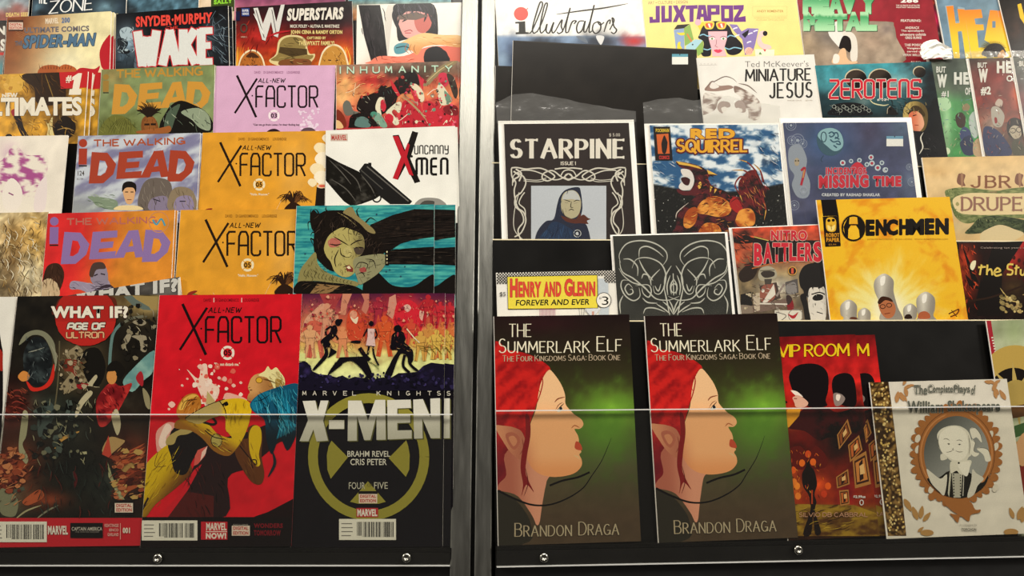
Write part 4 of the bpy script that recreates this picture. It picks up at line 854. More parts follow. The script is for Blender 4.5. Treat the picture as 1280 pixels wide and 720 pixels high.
a.b([(285, 640), (300, 625), (350, 632), (400, 640), (440, 620), (450, 660), (400, 690), (330, 662), (290, 660)], '9a90a4'); a.b([(370, 600), (385, 560), (420, 552), (440, 590), (438, 640), (400, 650), (375, 630)], '8f8596'); a.b([(365, 600), (380, 555), (420, 550), (432, 575), (395, 580), (380, 610)], '4c3a34'); a.st([(385, 605), (400, 598)], 5, '2a2028'); a.st([(412, 596), (430, 600)], 5, '2a2028')
a.b([(390, 660), (450, 640), (480, 690), (380, 690)], '3a2f38')
a.done([(2.2, .2, 1.0 + 1.2, 'second copy right behind the red comic with lilac capitals')])

a = Comic(RL, 1, (58, 374), (224.5, 346), 0.0, 'comic_book', 'grey tilted comic tucked low in front of the red comic with lilac capitals')
a.zoom(0, 160, 3.273).grid(soft('4a4844', [(500, 680, 120, 40, '2a2522'), (700, 660, 60, 60, '6a6862')], .25, 30, 3), 4)
a.part('title_lettering').t('WHAT IF?', 300, 655, 728, 712, 'c9c8c0', .06, sl=-42, out=('2c2a28', .04)); a.part('front_cover').p([(728, 614), (738, 612), (740, 690), (728, 690)], 'd8d4c6'); a.done()

a = Comic(RL, 1, (226, 262.5), (391, 261.5), 4.8, 'comic_book', 'lower orange comic with thin black capitals and spiky plume, beside the teal comic')
def orange(a, zx, zy, k_):
    a.bgc = 'dc9a2c'; a.zoom(zx, zy, k_).grid(soft('de9c2e', [(700, 250, 100, 200, 'ecc080', .35)], .05, 50, 5), 5)
    xf(a, '23170d', 'ecdfb8', '05', '8a5c1c', ('"Hello, Moscow."', 430, 545))
    # white smoke and a black canister at the right
    for i, (x, y, s_) in enumerate(((860, 120, 40), (880, 190, 55), (840, 250, 45), (870, 300, 50), (810, 330, 28), (900, 60, 30))):
        a.b([(x - s_, y), (x - s_ * .4, y - s_ * .8), (x + s_ * .7, y - s_ * .6), (x + s_, y + s_ * .3), (x, y + s_)], ['f1dfb4', 'f5ead0'][i % 2])
    a.p([(838, 350), (905, 350), (890, 560), (820, 560)], '1c1613'); a.e_(870, 352, 34, 14, 'e8c7a0'); a.e_(870, 352, 20, 8, 'd9604a')
    # spiky plume over a mask
    rg = random.Random(3)
    for i in range(46):
        t = math.radians(rg.uniform(150, 390)); L = rg.uniform(55, 105)
        a.st([(695, 470), (695 + L * .55 * math.cos(t), 470 - 45 - L * .5 * abs(math.sin(t)) + rg.uniform(-8, 8)), (695 + L * 1.1 * math.cos(t), 450 - L * .9 * max(.0, math.sin(t)) + rg.uniform(-8, 8))], 9, '2b1a10' if i % 4 else '6b4320', taper=1)
    a.b([(640, 490), (690, 450), (745, 480), (735, 520), (695, 540), (650, 520)], '2b1a10')
    a.b([(655, 545), (680, 510), (700, 530), (722, 505), (735, 545), (700, 580), (670, 575)], 'efe0c0'); a.st([(620, 440), (560, 560)], 4, 'f2e2c0', taper=2); a.st([(290, 500), (320, 580)], 4, 'f2e2c0', taper=2)
    # small green helmet
    a.b([(110, 570), (130, 530), (175, 505), (215, 520), (235, 560), (200, 575)], '4c7a35'); a.b([(120, 560), (150, 500), (200, 490), (160, 520)], '8a2a20'); a.e_(195, 548, 22, 12, '22301c')
orange(a, 202.9, 255.9, 4.55); a.done()

a = Comic(RL, 1, (371, 257.5), (543, 255.5), 1.6, 'comic_book', 'teal streaked comic with a grimacing windblown man, in front of its copy')
a.zoom(360, 250, 5.818).grid(lambda X, Y: mix('1f7a86', '4fb0a4', sm(.3, .7, fbm(X / 14, Y, 9, 3))), 1.6)
for i in range(60): q = random.Random(i); x = q.uniform(50, 1000); y = q.uniform(40, 680); a.st([(x, y), (x + q.uniform(60, 260), y + q.uniform(-2, 2))], 2.2, '14505c' if i % 2 else '6cc6b8', False, taper=1)
a.p([(600, 180), (760, 110), (920, 66), (1062, 70), (1062, 268), (920, 288), (820, 318), (740, 370), (600, 420), (540, 300)], lambda X, Y: mix('17120f', '352a22', sm(.6, .8, fbm(X / 10, Y, 8, 4))))
a.p([(720, 370), (860, 352), (1062, 340), (1062, 475), (960, 468), (720, 468)], lambda X, Y: mix('14100e', '3c342c', sm(.6, .8, fbm(X / 10, Y, 8, 9))))
a.b([(540, 680), (560, 560), (640, 520), (700, 570), (760, 620), (860, 634), (930, 620), (1000, 570), (1062, 548), (1062, 690), (540, 690)], '15110f')
# dark hair mass
a.b([(160, 120), (185, 70), (220, 100), (270, 80), (340, 75), (430, 80), (520, 130), (560, 200), (640, 240), (690, 330), (690, 420), (600, 480), (470, 480), (330, 520), (240, 460), (200, 400), (185, 320), (190, 240), (170, 200)], '17110d')
for q in ([(200, 150), (165, 110), (170, 60)], [(210, 170), (150, 160), (150, 220)], [(230, 120), (215, 80), (190, 65)], [(300, 90), (275, 70), (280, 45)], [(430, 90), (450, 60), (475, 50)], [(520, 140), (500, 80), (520, 55)], [(560, 170), (600, 130), (645, 155)], [(200, 300), (165, 280), (190, 340)], [(215, 250), (180, 235), (165, 260)]): a.st(q, 13, '17110d', taper=1)
a.b([(400, 90), (460, 50), (500, 110), (560, 160), (620, 210), (635, 245), (580, 230), (520, 170), (450, 120)], '8a7c50'); a.st([(360, 90), (430, 130), (500, 190)], 6, '8a7c50', taper=2)
# tan face, screwed up
a.b([(262, 350), (290, 270), (340, 225), (400, 200), (460, 215), (540, 255), (558, 330), (540, 390), (480, 440), (500, 500), (460, 550), (400, 560), (340, 520), (310, 450), (280, 410)], lambda X, Y: mix('b0a462', '6d6340', sm(430, 560, X) * .8))
a.b([(290, 305), (330, 275), (380, 300), (370, 335), (310, 345)], 'b8685a'); a.b([(480, 350), (550, 345), (540, 390), (500, 395)], '4b3f35')
for q in ([(330, 265), (390, 300), (440, 330)], [(450, 330), (500, 300), (545, 290)], [(300, 320), (350, 328), (395, 318)], [(470, 350), (520, 345), (548, 350)], [(380, 350), (390, 400), (440, 415), (465, 400)], [(370, 360), (340, 430), (350, 490)], [(400, 250), (430, 300)], [(440, 240), (445, 300)], [(400, 490), (440, 480), (470, 520), (410, 500)]): a.st(q, 9, '1d140f', taper=2)
a.b([(405, 360), (440, 335), (465, 370), (455, 410), (415, 410)], 'b9ad6c'); a.p([(420, 485), (445, 470), (475, 500), (470, 525), (430, 520)], '7d2f2a'); a.p([(425, 488), (446, 478), (460, 500), (440, 502)], 'e0d6b0')
# fur collar and a fist with bracelet
a.b([(70, 600), (90, 510), (140, 440), (200, 380), (220, 470), (290, 530), (400, 570), (510, 600), (480, 630), (300, 600), (160, 590), (100, 640)], '8a8250'); a.b([(70, 600), (160, 590), (300, 600), (480, 625), (540, 690), (75, 690)], '15110d'); a.p([(160, 680), (215, 610), (380, 625), (300, 680)], '8c6c44')
for i in range(14): x = 130 + i * 26; a.st([(x, 500 + i * 7), (x - 14, 540 + i * 5), (x - 2, 560 + i * 4)], 4, '2a2415', taper=2)
a.b([(480, 430), (560, 405), (700, 395), (710, 460), (660, 530), (560, 600), (520, 615), (500, 560), (480, 500)], '8d8a66'); a.b([(520, 500), (560, 490), (570, 520), (530, 525)], 'a04a44')
for q in ([(485, 500), (520, 455), (580, 470), (560, 520)], [(520, 560), (545, 610)], [(560, 430), (620, 440), (640, 500)], [(500, 540), (540, 530), (560, 560)]): a.st(q, 7, '1d1712', taper=2)
a.p([(705, 365), (735, 362), (735, 475), (708, 475)], '14100e')
for i in range(4): a.e_(720, 378 + i * 26, 5, 7, 'ddd3a4')
for x, y in ((125, 392), (645, 105), (820, 556), (715, 520), (740, 508), (850, 485)): a.e_(x, y, 6, 6, '2a4a60')
a.done([(24.5, .3, 2.4, 'copy of the teal streaked comic behind, showing only a strip next to the post')])

# ================================================================== LEFT, third tier
a = Comic(RL, 2, (-85, 172), (85, 169), 2.4, 'comic_book', 'cream comic with magenta ink portrait, next to a dark gap')
a.zoom(0, 160, 3.273).grid(soft('ece4d4', [(40, 100, 40, 50, 'c89ab8', .5)], .04, 40, 2), 6)
def maggrid(X, Y): return mix('ece4d4', 'a8508c', sm(.42, .55, fbm(X, Y, 22, 5) * (1 - sm(60, 130, np.hypot((X - 90) * .8, (Y - 150) * .62)) * .8)))
a.b([(-60, 320), (-60, 180), (10, 130), (45, 80), (70, 72), (110, 110), (190, 115), (195, 170), (180, 230), (200, 300), (150, 340), (0, 340)], maggrid)
a.b([(10, 260), (45, 205), (85, 240), (90, 300), (60, 340), (20, 330)], 'efe6da'); a.st([(35, 265), (55, 275)], 5, '8a3f74'); a.b([(150, 250), (190, 200), (185, 330), (140, 335)], 'e9dcd8'); a.done()

a = Comic(RL, 2, (98, 170), (250.5, 166), 2.6, 'comic_book', 'blue grey sky comic with red cut-out capitals and a dark haired man')
a.zoom(0, 160, 3.273).grid(lambda X, Y: mix(mix('7d7c9c', 'c5ccd4', sm(.4, .68, fbm(X / 2.2 + Y * .5, Y + X * .28, 34, 6))), 'a9b3a0', sm(220, 330, Y) * .6 * sm(600, 300, X)), 3)
ilogo(a, 340, 62, 1.0, 'a63a24'); a.part('issue_badge').t('124', 318, 175, 345, 195, '4a4440', .02); a.t('$2.99', 314, 205, 340, 213, '4a4440', 0)
walking(a, 385, 50, 755, 75, 'a8502e', -10); dead_letters(a, 365, 98, 790, 230, 'a5402a', .08, -10); a.part('front_cover')
a.b([(360, 280), (430, 285), (480, 300), (470, 335), (400, 320), (380, 300)], '7f9078')
a.b([(570, 330), (580, 240), (620, 205), (690, 215), (705, 270), (690, 335)], '6a6058'); a.b([(610, 335), (620, 290), (680, 280), (690, 335)], '857a90'); a.b([(690, 335), (700, 260), (740, 240), (790, 260), (800, 335)], '8a7a62'); a.b([(715, 335), (725, 285), (780, 280), (790, 335)], '8f83a0')
a.st([(625, 290), (655, 300)], 4, '2a2430'); a.st([(735, 300), (760, 300)], 4, '2a2430')
a.b([(470, 335), (490, 318), (560, 318), (582, 335)], 'e6cf9a'); a.b([(503, 262), (508, 235), (530, 226), (552, 240), (552, 275), (540, 308), (518, 308)], 'd9a878'); a.b([(500, 262), (504, 228), (530, 218), (556, 230), (556, 262), (545, 245), (515, 245)], '17110f'); a.st([(512, 262), (524, 262)], 4, '1d1410', False); a.st([(534, 262), (546, 262)], 4, '1d1410', False); a.rc(520, 292, 538, 295, '7a3a2c')
a.done([(1.4, 0, 2.2, 'second copy right behind the blue grey comic with red capitals')])

a = Comic(RL, 2, (253.5, 166), (408, 163.5), 4.6, 'comic_book', 'upper orange comic with thin black capitals and smoking canister, below the pink one')
orange(a, 225, 160.7, 4.9); a.done()

a = Comic(RL, 2, (407.5, 163), (569, 157.5), 1.8, 'comic_book', 'white comic with gloved hand, black pistol and red cross letter')
a.zoom(280, 160, 3.273).grid(soft('ecebe2', amp=.02), 10)
a.p([(416, 110), (470, 140), (545, 175), (600, 205), (640, 230), (655, 265), (620, 290), (560, 312), (520, 320), (490, 300), (455, 260), (416, 215)], lambda X, Y: mix('15130f', '4c4943', sm(.55, .85, fbm(X, Y, 22, 3))))
for q in ([(430, 130), (480, 180), (520, 230)], [(470, 150), (540, 210), (560, 260)], [(440, 210), (500, 250), (540, 300)], [(560, 190), (600, 240), (620, 280)]): a.st(q, 4, '5c5952', taper=2)
a.p([(552, 175), (575, 145), (598, 146), (605, 158), (770, 300), (760, 312), (680, 312), (645, 285), (610, 240), (575, 205)], '1b1a19'); a.st([(585, 158), (755, 300)], 5, '65625c', False); a.st([(560, 172), (650, 250)], 4, '4b4944', False); a.ring(625, 285, 17, 18, 6, '1b1a19'); a.p([(590, 142), (603, 142), (603, 155), (592, 156)], '1b1a19')
a.b([(785, 320), (800, 292), (840, 285), (885, 292), (905, 320)], '8d8b84'); a.b([(800, 320), (820, 298), (860, 300), (850, 320)], '4a4843')
a.part('publisher_logo').rc(436, 24, 506, 54, 'c9b7a8'); a.t('MARVEL', 440, 29, 502, 50, 'b8403a', .03)
a.part('title_lettering').st([(780, 15), (740, 130), (790, 222)], 20, '18120f', False, taper=0); a.p([(690, 30), (715, 28), (745, 100), (772, 15), (795, 18), (762, 125), (803, 220), (780, 226), (745, 150), (712, 212), (690, 206), (728, 118)], '17120f')
a.p([(690, 34), (713, 32), (738, 96), (752, 60), (760, 70), (748, 118), (775, 195), (758, 192), (737, 140), (710, 212), (690, 206), (724, 118)], 'b81f2c'); a.e_(768, 116, 5, 5, '17120f')
a.k('UNCANNY', 780, 72, 917, 106, '14110f', 4.5, font=TECH, gap=.26); a.k('MEN', 788, 125, 914, 190, '14110f', 10, font=TECH, gap=.32); a.part('front_cover')
a.done([(2.6, -.4, 2.3, 'second copy behind the white pistol comic, beside the metal post')])

# ================================================================== LEFT, fourth tier
a = Comic(RL, 3, (-52, 95), (110, 89), 2.0, 'comic_book', 'golden brown comic with red numbered corner flag and white slab capitals')
a.zoom(0, 0, 4).grid(soft('d29a2e', [(260, 440, 110, 120, '2b1a0e'), (220, 480, 90, 110, '4a2e14', .8), (60, 400, 60, 60, 'd8a840'), (150, 560, 50, 100, '8a6420', .7), (330, 620, 70, 70, '2a1c10'), (420, 560, 30, 100, 'cf9c30')], .18, 34, 4), 2.5)
a.b([(120, 370), (300, 360), (330, 470), (300, 520), (190, 520), (170, 440), (130, 410)], '2e1d10'); a.st([(225, 370), (250, 440), (270, 500)], 5, '8a6a30', taper=2); a.b([(85, 380), (120, 400), (110, 450), (60, 460), (20, 430)], 'd9aa45')
a.b([(60, 550), (95, 560), (120, 640), (145, 685), (110, 680), (75, 600)], '1f1512'); a.b([(55, 555), (75, 545), (85, 570), (65, 580)], '9c2a30'); a.b([(225, 590), (240, 620), (262, 585), (262, 640), (270, 690), (235, 685), (240, 640)], 'd9c888')
a.b([(270, 630), (320, 580), (372, 610), (375, 660), (330, 700), (280, 690)], '1c130d'); a.st([(285, 650), (330, 640), (372, 655)], 5, '9a7a44', taper=2); a.e_(45, 685, 18, 16, '1c130d')
a.part('corner_flag').p([(296, 356), (440, 346), (438, 438), (304, 444)], 'c22428'); a.t('#', 328, 378, 356, 414, 'ece2cc', .04, sh=.1); a.p([(362, 385), (392, 366), (410, 366), (396, 445), (408, 445), (404, 474), (344, 474), (348, 446), (362, 445), (370, 398), (360, 402)], 'ece2cc'); a.rc(0, 0, 1, 1, 'fff') if False else None
a.part('title_lettering').t('NEW', 10, 464, 88, 492, 'e4dcc8', .05); a.t('ULTIMATES', -115, 488, 410, 582, 'e9e1cd', .05, sl=-4, out=('3a2412', .02), space=1.0); a.part('front_cover')
a.done([(4.5, -.5, 2.2, 'second copy right behind the golden brown comic with the red corner flag'), (14, .6, 4.6, 'rearmost copy behind the golden brown comic, showing its red corner at the right')])

a = Comic(RL, 3, (127, 87), (268.5, 81), 2.6, 'comic_book', 'olive green comic with orange cut-out capitals and a dreadlocked head')
a.zoom(0, 0, 4).grid(soft([(330, '7c8a58'), (480, '7f8f60'), (660, '6f7a4a')], [(600, 640, 80, 60, '5a5f28'), (560, 380, 60, 60, '9a7a48', .6), (980, 600, 70, 80, 'a9b088', .6)], .1, 40, 7), 3)
ilogo(a, 530, 385, .85, '9c7a38'); walking(a, 585, 352, 1010, 388, 'b98a38', -14); dead_letters(a, 560, 420, 1045, 575, 'c9923a', .08, -18); a.part('front_cover')
a.b([(490, 670), (520, 610), (570, 575), (630, 590), (690, 665), (650, 700), (500, 700)], '6a6c30')
for i in range(9): a.st([(540 + i * 14, 670), (560 + i * 12, 630), (600 + i * 6, 590)], 3, '4c4c22', taper=2)
a.b([(810, 660), (830, 560), (890, 505), (960, 520), (1040, 570), (1055, 660)], '14120e'); a.b([(905, 560), (990, 540), (1045, 580), (1050, 650), (1000, 640), (960, 600)], '8d9a80'); a.b([(820, 640), (840, 560), (900, 520), (880, 580), (850, 660)], '4a5a48')
a.b([(710, 600), (745, 575), (780, 600), (790, 660), (715, 665)], '7c4a24')
for i in range(26): t = math.radians(200 - i * 9); a.st([(745, 590), (745 + 35 * math.cos(t), 565 - 30 * abs(math.sin(t))), (745 + 62 * math.cos(t + .2), 560 - 60 * abs(math.sin(t)) + (i % 3) * 8)], 9, '20160e', taper=1)
a.b([(720, 610), (745, 585), (775, 600), (775, 650), (750, 665), (725, 650)], '8a5428'); a.rc(722, 618, 748, 628, '1c130d'); a.rc(754, 617, 780, 627, '1c130d'); a.b([(690, 655), (800, 640), (850, 630), (840, 665), (700, 668)], '9a5a2c'); a.done([(1.2, 0, 2.2, 'second copy right behind the olive green comic')])

a = Comic(RL, 3, (270.5, 82.5), (419.5, 81.5), 4.4, 'comic_book', 'lilac pink comic with thin black capitals')
a.bgc = 'd3a6c4'; a.zoom(248.5, 78, 5.16).grid(soft('d5a9c8', amp=.02), 8); xf(a, '1d1216', 'efe2e6', '03', '9a6a8a', ('"Can we go from Lucas, I\'m their finding key."', 350, 660), '3a2a34')
a.zoom(280, 0, 4)
for i in range(40): q = random.Random(i); x, y = q.uniform(375, 475), q.uniform(545, 660); a.e_(x, y, q.uniform(3, 11), q.uniform(3, 9), 'e6d2e2', 0, 7)
a.b([(215, 665), (230, 648), (260, 645), (285, 665)], '2a1a20'); a.b([(385, 665), (400, 642), (440, 640), (460, 665)], '5a4650'); a.done()

a = Comic(RL, 3, (420.5, 81.5), (572.5, 76), 1.8, 'comic_book', 'crowded red and black battle comic with spaced pale capitals at the top')
a.zoom(410, 70, 6.737).grid(soft([(60, '8a7060'), (140, 'a07058'), (190, 'c0503c'), (330, 'd98a55'), (600, 'a83034')], [(150, 230, 110, 90, 'e0a868'), (120, 360, 90, 90, 'e4b878', .8), (380, 200, 120, 50, 'c93430'), (680, 160, 160, 90, '2a1c18'), (900, 120, 200, 60, '5a4a3a', .8), (900, 480, 200, 120, 'c02634'), (650, 520, 120, 90, 'bc2836')], .14, 50, 2), 2.5)
a.b([(240, 440), (270, 350), (330, 330), (400, 300), (460, 240), (520, 260), (590, 190), (690, 130), (740, 140), (770, 230), (720, 290), (600, 330), (560, 420), (480, 480), (380, 520), (280, 480)], '1a1110')
for x, y in ((285, 345), (335, 320), (410, 300), (470, 240), (580, 190), (630, 180)): a.e_(x, y, 12, 15, 'b03a30'); a.st([(x, y + 12), (x + 12, y + 60)], 16, '201412')
a.p([(520, 190), (560, 240), (610, 330), (590, 345), (540, 270)], 'c22a34'); a.p([(755, 150), (810, 200), (800, 300), (770, 220)], 'c93040')
a.b([(690, 250), (740, 235), (800, 300), (810, 370), (780, 385), (740, 300)], 'e0d2b4'); a.b([(690, 270), (720, 300), (770, 380), (790, 470), (740, 400)], 'c22a38'); a.b([(800, 240), (900, 130), (990, 60), (1080, 40), (1070, 70), (960, 130), (890, 200), (840, 250)], '8d7c5a'); a.st([(820, 230), (940, 120), (1060, 50)], 5, 'd9c488', taper=2)
a.b([(930, 160), (980, 140), (1020, 180), (1000, 250), (950, 250)], 'c9304a'); a.b([(920, 260), (960, 240), (1040, 380), (960, 415), (930, 350)], 'd9d2b4'); a.b([(980, 290), (1050, 370), (1000, 390)], '6a8a74'); a.b([(1000, 150), (1060, 180), (1095, 300), (1070, 360), (1030, 260)], '3c3028')
a.b([(620, 420), (660, 370), (720, 420), (800, 520), (820, 590), (620, 590)], 'b82432'); a.b([(800, 400), (860, 380), (930, 440), (1010, 470), (1090, 500), (1095, 600), (850, 600), (810, 500)], 'c32a38'); a.b([(970, 440), (1030, 410), (1090, 430), (1090, 500), (1000, 490)], '7a1c22')
a.st([(620, 340), (700, 400), (790, 490), (830, 545)], 16, 'a8936a', taper=2); a.st([(640, 330), (760, 410)], 18, '6a8a74', taper=2)
a.b([(490, 470), (580, 390), (620, 400), (600, 480), (560, 450), (540, 480), (600, 560), (560, 580), (510, 500)], 'd9d4b8'); a.b([(400, 420), (430, 350), (470, 360), (440, 420), (450, 500), (410, 470)], 'e0d8bc'); a.b([(445, 380), (475, 370), (490, 430), (470, 470), (445, 440)], 'c22a3c')
a.b([(370, 500), (430, 480), (500, 590), (440, 595)], '7aa08c'); a.e_(385, 490, 28, 22, '4a8a74'); a.b([(475, 520), (510, 485), (550, 510), (540, 560), (490, 560)], 'c42838')
a.b([(175, 590), (190, 510), (250, 480), (320, 490), (360, 560), (355, 600), (180, 605)], '17110f'); a.b([(230, 590), (240, 530), (290, 510), (345, 540), (350, 600)], '5a7a74'); a.b([(125, 420), (150, 375), (185, 390), (215, 460), (270, 470), (220, 490), (150, 500)], '6a6a60')
a.b([(60, 600), (70, 460), (110, 470), (145, 530), (150, 600)], '7a2c1c'); a.b([(60, 545), (100, 550), (130, 605), (60, 605)], 'e0b880'); a.p([(350, 500), (440, 590), (380, 596), (340, 560)], '1c1210')
a.st([(550, 560), (580, 520), (600, 545), (670, 490)], 5, 'eee2cc'); a.st([(970, 580), (1000, 540), (1010, 575), (1040, 520)], 4, 'eee2cc'); a.st([(835, 330), (880, 290), (930, 270)], 5, 'eee2cc'); a.st([(150, 310), (210, 290), (270, 240)], 4, 'efd8b0'); a.st([(232, 230), (215, 340)], 4, 'efd8b0')
a.part('title_lettering'); 
for ch, x in zip('INHUMANITY', (100, 165, 275, 380, 485, 600, 708, 812, 875, 990)): a.k(ch, x, 95 - x * .01, x + (10 if ch == 'I' else 52), 150 - x * .018, 'c3ddc4', 9, out=('6f8a78', 2))
a.part('front_cover'); a.done([(2.5, 0, 2.3, 'second copy right behind the crowded red battle comic')])

# ================================================================== LEFT, fifth tier
a = Comic(RL, 4, (-140, 34), (8, 28), 4.5, 'comic_book', 'comic with white outlined letters, only its edge showing at the far left')
a.zoom(0, 0, 4).grid(soft([(90, '2a2a28'), (260, '8a6a60'), (330, '5a8a90')], amp=.1, sc=40), 5); a.part('title_lettering').t('RUIN', -110, 130, 26, 175, 'e6e2d6', .05); a.t('S', 2, 195, 28, 255, 'e6e2d6', .05); a.rc(0, 262, 24, 276, 'c23a34'); a.part('front_cover').done()

a = Comic(RL, 4, (9, 22), (139, 14), 1.5, 'comic_book', 'tan to cream gradient comic with blue slanted lettering')
a.zoom(0, 0, 4).grid(soft(lambda X, Y: mix('8a4e28', 'eadfae', sm(20, 420, X + (Y - 200) * .35)), [(60, 120, 60, 60, '7a3a20', .7), (330, 300, 100, 50, 'f2ecc8', .6)], .06, 40, 5), 3)
for i in range(6): a.st([(40 + i * 10, 110 + i * 14), (140 + i * 20, 150 + i * 24)], 3, 'b88a5c', False, taper=2)
a.b([(190, 355), (215, 330), (270, 325), (300, 340), (290, 380), (200, 375)], 'a8582c'); a.b([(285, 350), (320, 322), (370, 335), (380, 360), (300, 370)], 'b8602e')
for i in range(12): a.st([(200 + i * 14, 345), (195 + i * 15, 318 + (i % 3) * 5)], 4, '5c2a14', False, taper=1)
# plain red shape at the right edge, no figure
a.b([(490, 380), (500, 330), (470, 345), (400, 340), (370, 380), (400, 420), (560, 450), (560, 340)], 'b8222c'); a.b([(500, 250), (525, 200), (560, 180), (560, 350), (515, 345), (500, 300)], 'b8222c')
a.part('edition_badge').rc(42, 100, 117, 156, '4a2a1c'); a.rc(44, 112, 115, 148, 'dcc4b0'); a.t('DIGITAL', 48, 116, 111, 129, 'b03a30', .03); a.t('EDITION', 48, 133, 111, 146, 'b03a30', .03)
a.part('publisher_logo').t('MARVEL', 227, 92, 293, 120, 'e9d9c0', .05, sl=-3); a.t('200', 308, 88, 350, 116, '6a7a98', .07, sl=-2)
a.part('title_lettering').t('ULTIMATE COMICS', 122, 138, 446, 166, '6f6a70', .04, sl=-10); a.t('THE', 75, 205, 112, 228, '5a6472', .04); a.t('SPIDER-MAN', 112, 178, 470, 244, '54748f', .05, sh=.18, sl=-14, out=('2b3440', .045)); a.part('front_cover')
a.done([(3.2, -.4, 2.2, 'middle copy behind the tan gradient comic with blue lettering'), (7.0, -.8, 4.5, 'rearmost copy behind the tan gradient comic, only its edge showing')])

a = Comic(RL, 4, (145, 17.5), (285, 6.5), 1.8, 'comic_book', 'grey blue comic with large silver slab letters edged in red')
a.zoom(0, 0, 4).grid(soft('15171b', [(640, 210, 60, 90, '7d94a4'), (620, 290, 50, 50, '3a4a56'), (1050, 190, 60, 100, '4a5a64', .7), (900, 60, 200, 60, '0e0e10')], .3, 40, 3), 2.5)
for i in range(14): t = -1.3 + i * .2; a.st([(1010, 170), (1010 + 150 * math.cos(t), 170 + 130 * math.sin(t))], 9, '5a6c78' if i % 2 else '1a1e22', False, taper=2)
a.b([(600, 150), (640, 135), (670, 160), (660, 200), (610, 195)], 'a9bcc4'); a.b([(585, 200), (610, 190), (640, 210), (630, 240), (600, 250)], '23282e'); a.e_(625, 258, 26, 12, '1a1c20'); a.e_(632, 250, 10, 6, 'a9bcc4')
a.b([(670, 330), (690, 250), (720, 300), (760, 350), (700, 360)], '55636e')
a.part('title_lettering').t('SNYDER·MURPHY', 680, 84, 1062, 138, 'e2483c', .05, sl=-22); a.t('THE', 832, 134, 890, 148, 'c8382f', .03, sl=-3)
a.k('WAKE', 690, 168, 1055, 322, 'd9dbd6', 44, con=.75, gap=.35, sl=-14, out=('c23034', 5)); a.part('front_cover')
a.done([(4.2, -.3, 2.3, 'second copy behind the grey blue comic with silver slab letters')])

a = Comic(RL, 4, (295, 9.5), (440, 1), 1.8, 'comic_book', 'fiery red comic with big scratched W and cut-out heads of three men')
a.zoom(280, 0, 4).grid(soft([(0, '1c1216'), (110, '3a1418'), (200, '8a2418'), (330, 'c2601c')], [(180, 190, 130, 80, 'a02420'), (330, 240, 120, 60, 'b83018', .7), (60, 300, 40, 60, 'e0a030'), (590, 270, 50, 60, 'd9681c'), (480, 60, 200, 60, '1a1014')], .2, 36, 7), 2.4)
for i in range(16): q = random.Random(i); x = q.choice([q.uniform(40, 130), q.uniform(560, 640)]); a.st([(x, 330), (x + q.uniform(-10, 10), 290), (x + q.uniform(-14, 14), 235)], 10, q.choice(['e8b040', 'd97020']), taper=1)
def bust(a, x, y, s_, skin, hat=False, out='e8d8b0'):
    a.b([(x - 62 * s_, y + 90), (x - 60 * s_, y + 10), (x - 35 * s_, y - 35 * s_), (x + 5, y - 50 * s_), (x + 40 * s_, y - 32 * s_), (x + 62 * s_, y + 15), (x + 62 * s_, y + 90)], out)
    a.b([(x - 55 * s_, y + 90), (x - 54 * s_, y + 12), (x - 30 * s_, y - 28 * s_), (x + 4, y - 42 * s_), (x + 36 * s_, y - 25 * s_), (x + 55 * s_, y + 18), (x + 56 * s_, y + 90)], skin)
    a.st([(x - 25 * s_, y + 25), (x - 8 * s_, y + 28)], 5, '3a1c10'); a.st([(x + 10 * s_, y + 28), (x + 28 * s_, y + 25)], 5, '3a1c10')
bust(a, 138, 300, 1.05, 'b0682c'); bust(a, 548, 275, 1.1, 'c08838'); a.b([(110, 285), (140, 262), (175, 285), (160, 290)], '4a2a18')
a.b([(225, 305), (260, 270), (275, 200), (330, 175), (400, 190), (425, 265), (455, 270), (445, 300), (400, 330), (280, 330)], 'd9c890'); a.b([(235, 302), (268, 272), (284, 208), (330, 184), (395, 198), (415, 270), (446, 276), (430, 298), (340, 308)], '8a7642'); a.p([(272, 262), (280, 235), (415, 245), (417, 272), (340, 285)], '4a3a20'); a.b([(285, 330), (290, 300), (420, 296), (425, 330)], '7a4a28')
a.part('title_lettering').p([(148, 42), (170, 40), (195, 120), (225, 40), (245, 38), (262, 110), (288, 15), (306, 14), (270, 188), (250, 180), (236, 110), (208, 205), (192, 200)], 'd4d2cc', ); a.st([(160, 50), (202, 190)], 4, '55504e', False); a.st([(240, 50), (262, 170)], 4, '55504e', False); a.st([(150, 70), (198, 170)], 4, 'eeece4', False)
a.st([(210, 190), (270, 165), (335, 155)], 10, 'b32028', taper=2)
a.t('SUPERSTARS', 314, 44, 594, 106, 'ded8cc', .06, sh=.1, sl=-8, out=('2a1a1c', .03)); a.part('credits_lettering').t('MICK FOLEY • ALITHA E. MARTINEZ', 332, 124, 578, 140, 'd8d0c0', .03); a.t('JOHN CENA & RANDY ORTON', 334, 152, 592, 176, 'e0c880', .05); a.t('CAPTURED BY', 415, 184, 510, 198, 'e0c880', .04); a.t('THE WYATT FAMILY!', 372, 206, 552, 228, 'e0c880', .05)
a.part('publisher_logo').rc(60, 58, 80, 104, '1a1a3a'); a.rc(88, 42, 128, 82, '2a3a78'); a.t('SUPER', 92, 48, 124, 60, 'd8d8dc', .04); a.t('GENIUS', 92, 64, 124, 76, 'd8d8dc', .04); a.ring(100, 142, 15, 20, 6, '4a4038'); a.t('WEEK 2', 84, 182, 116, 190, 'c8b8a0', .0)
a.part('front_cover').done()

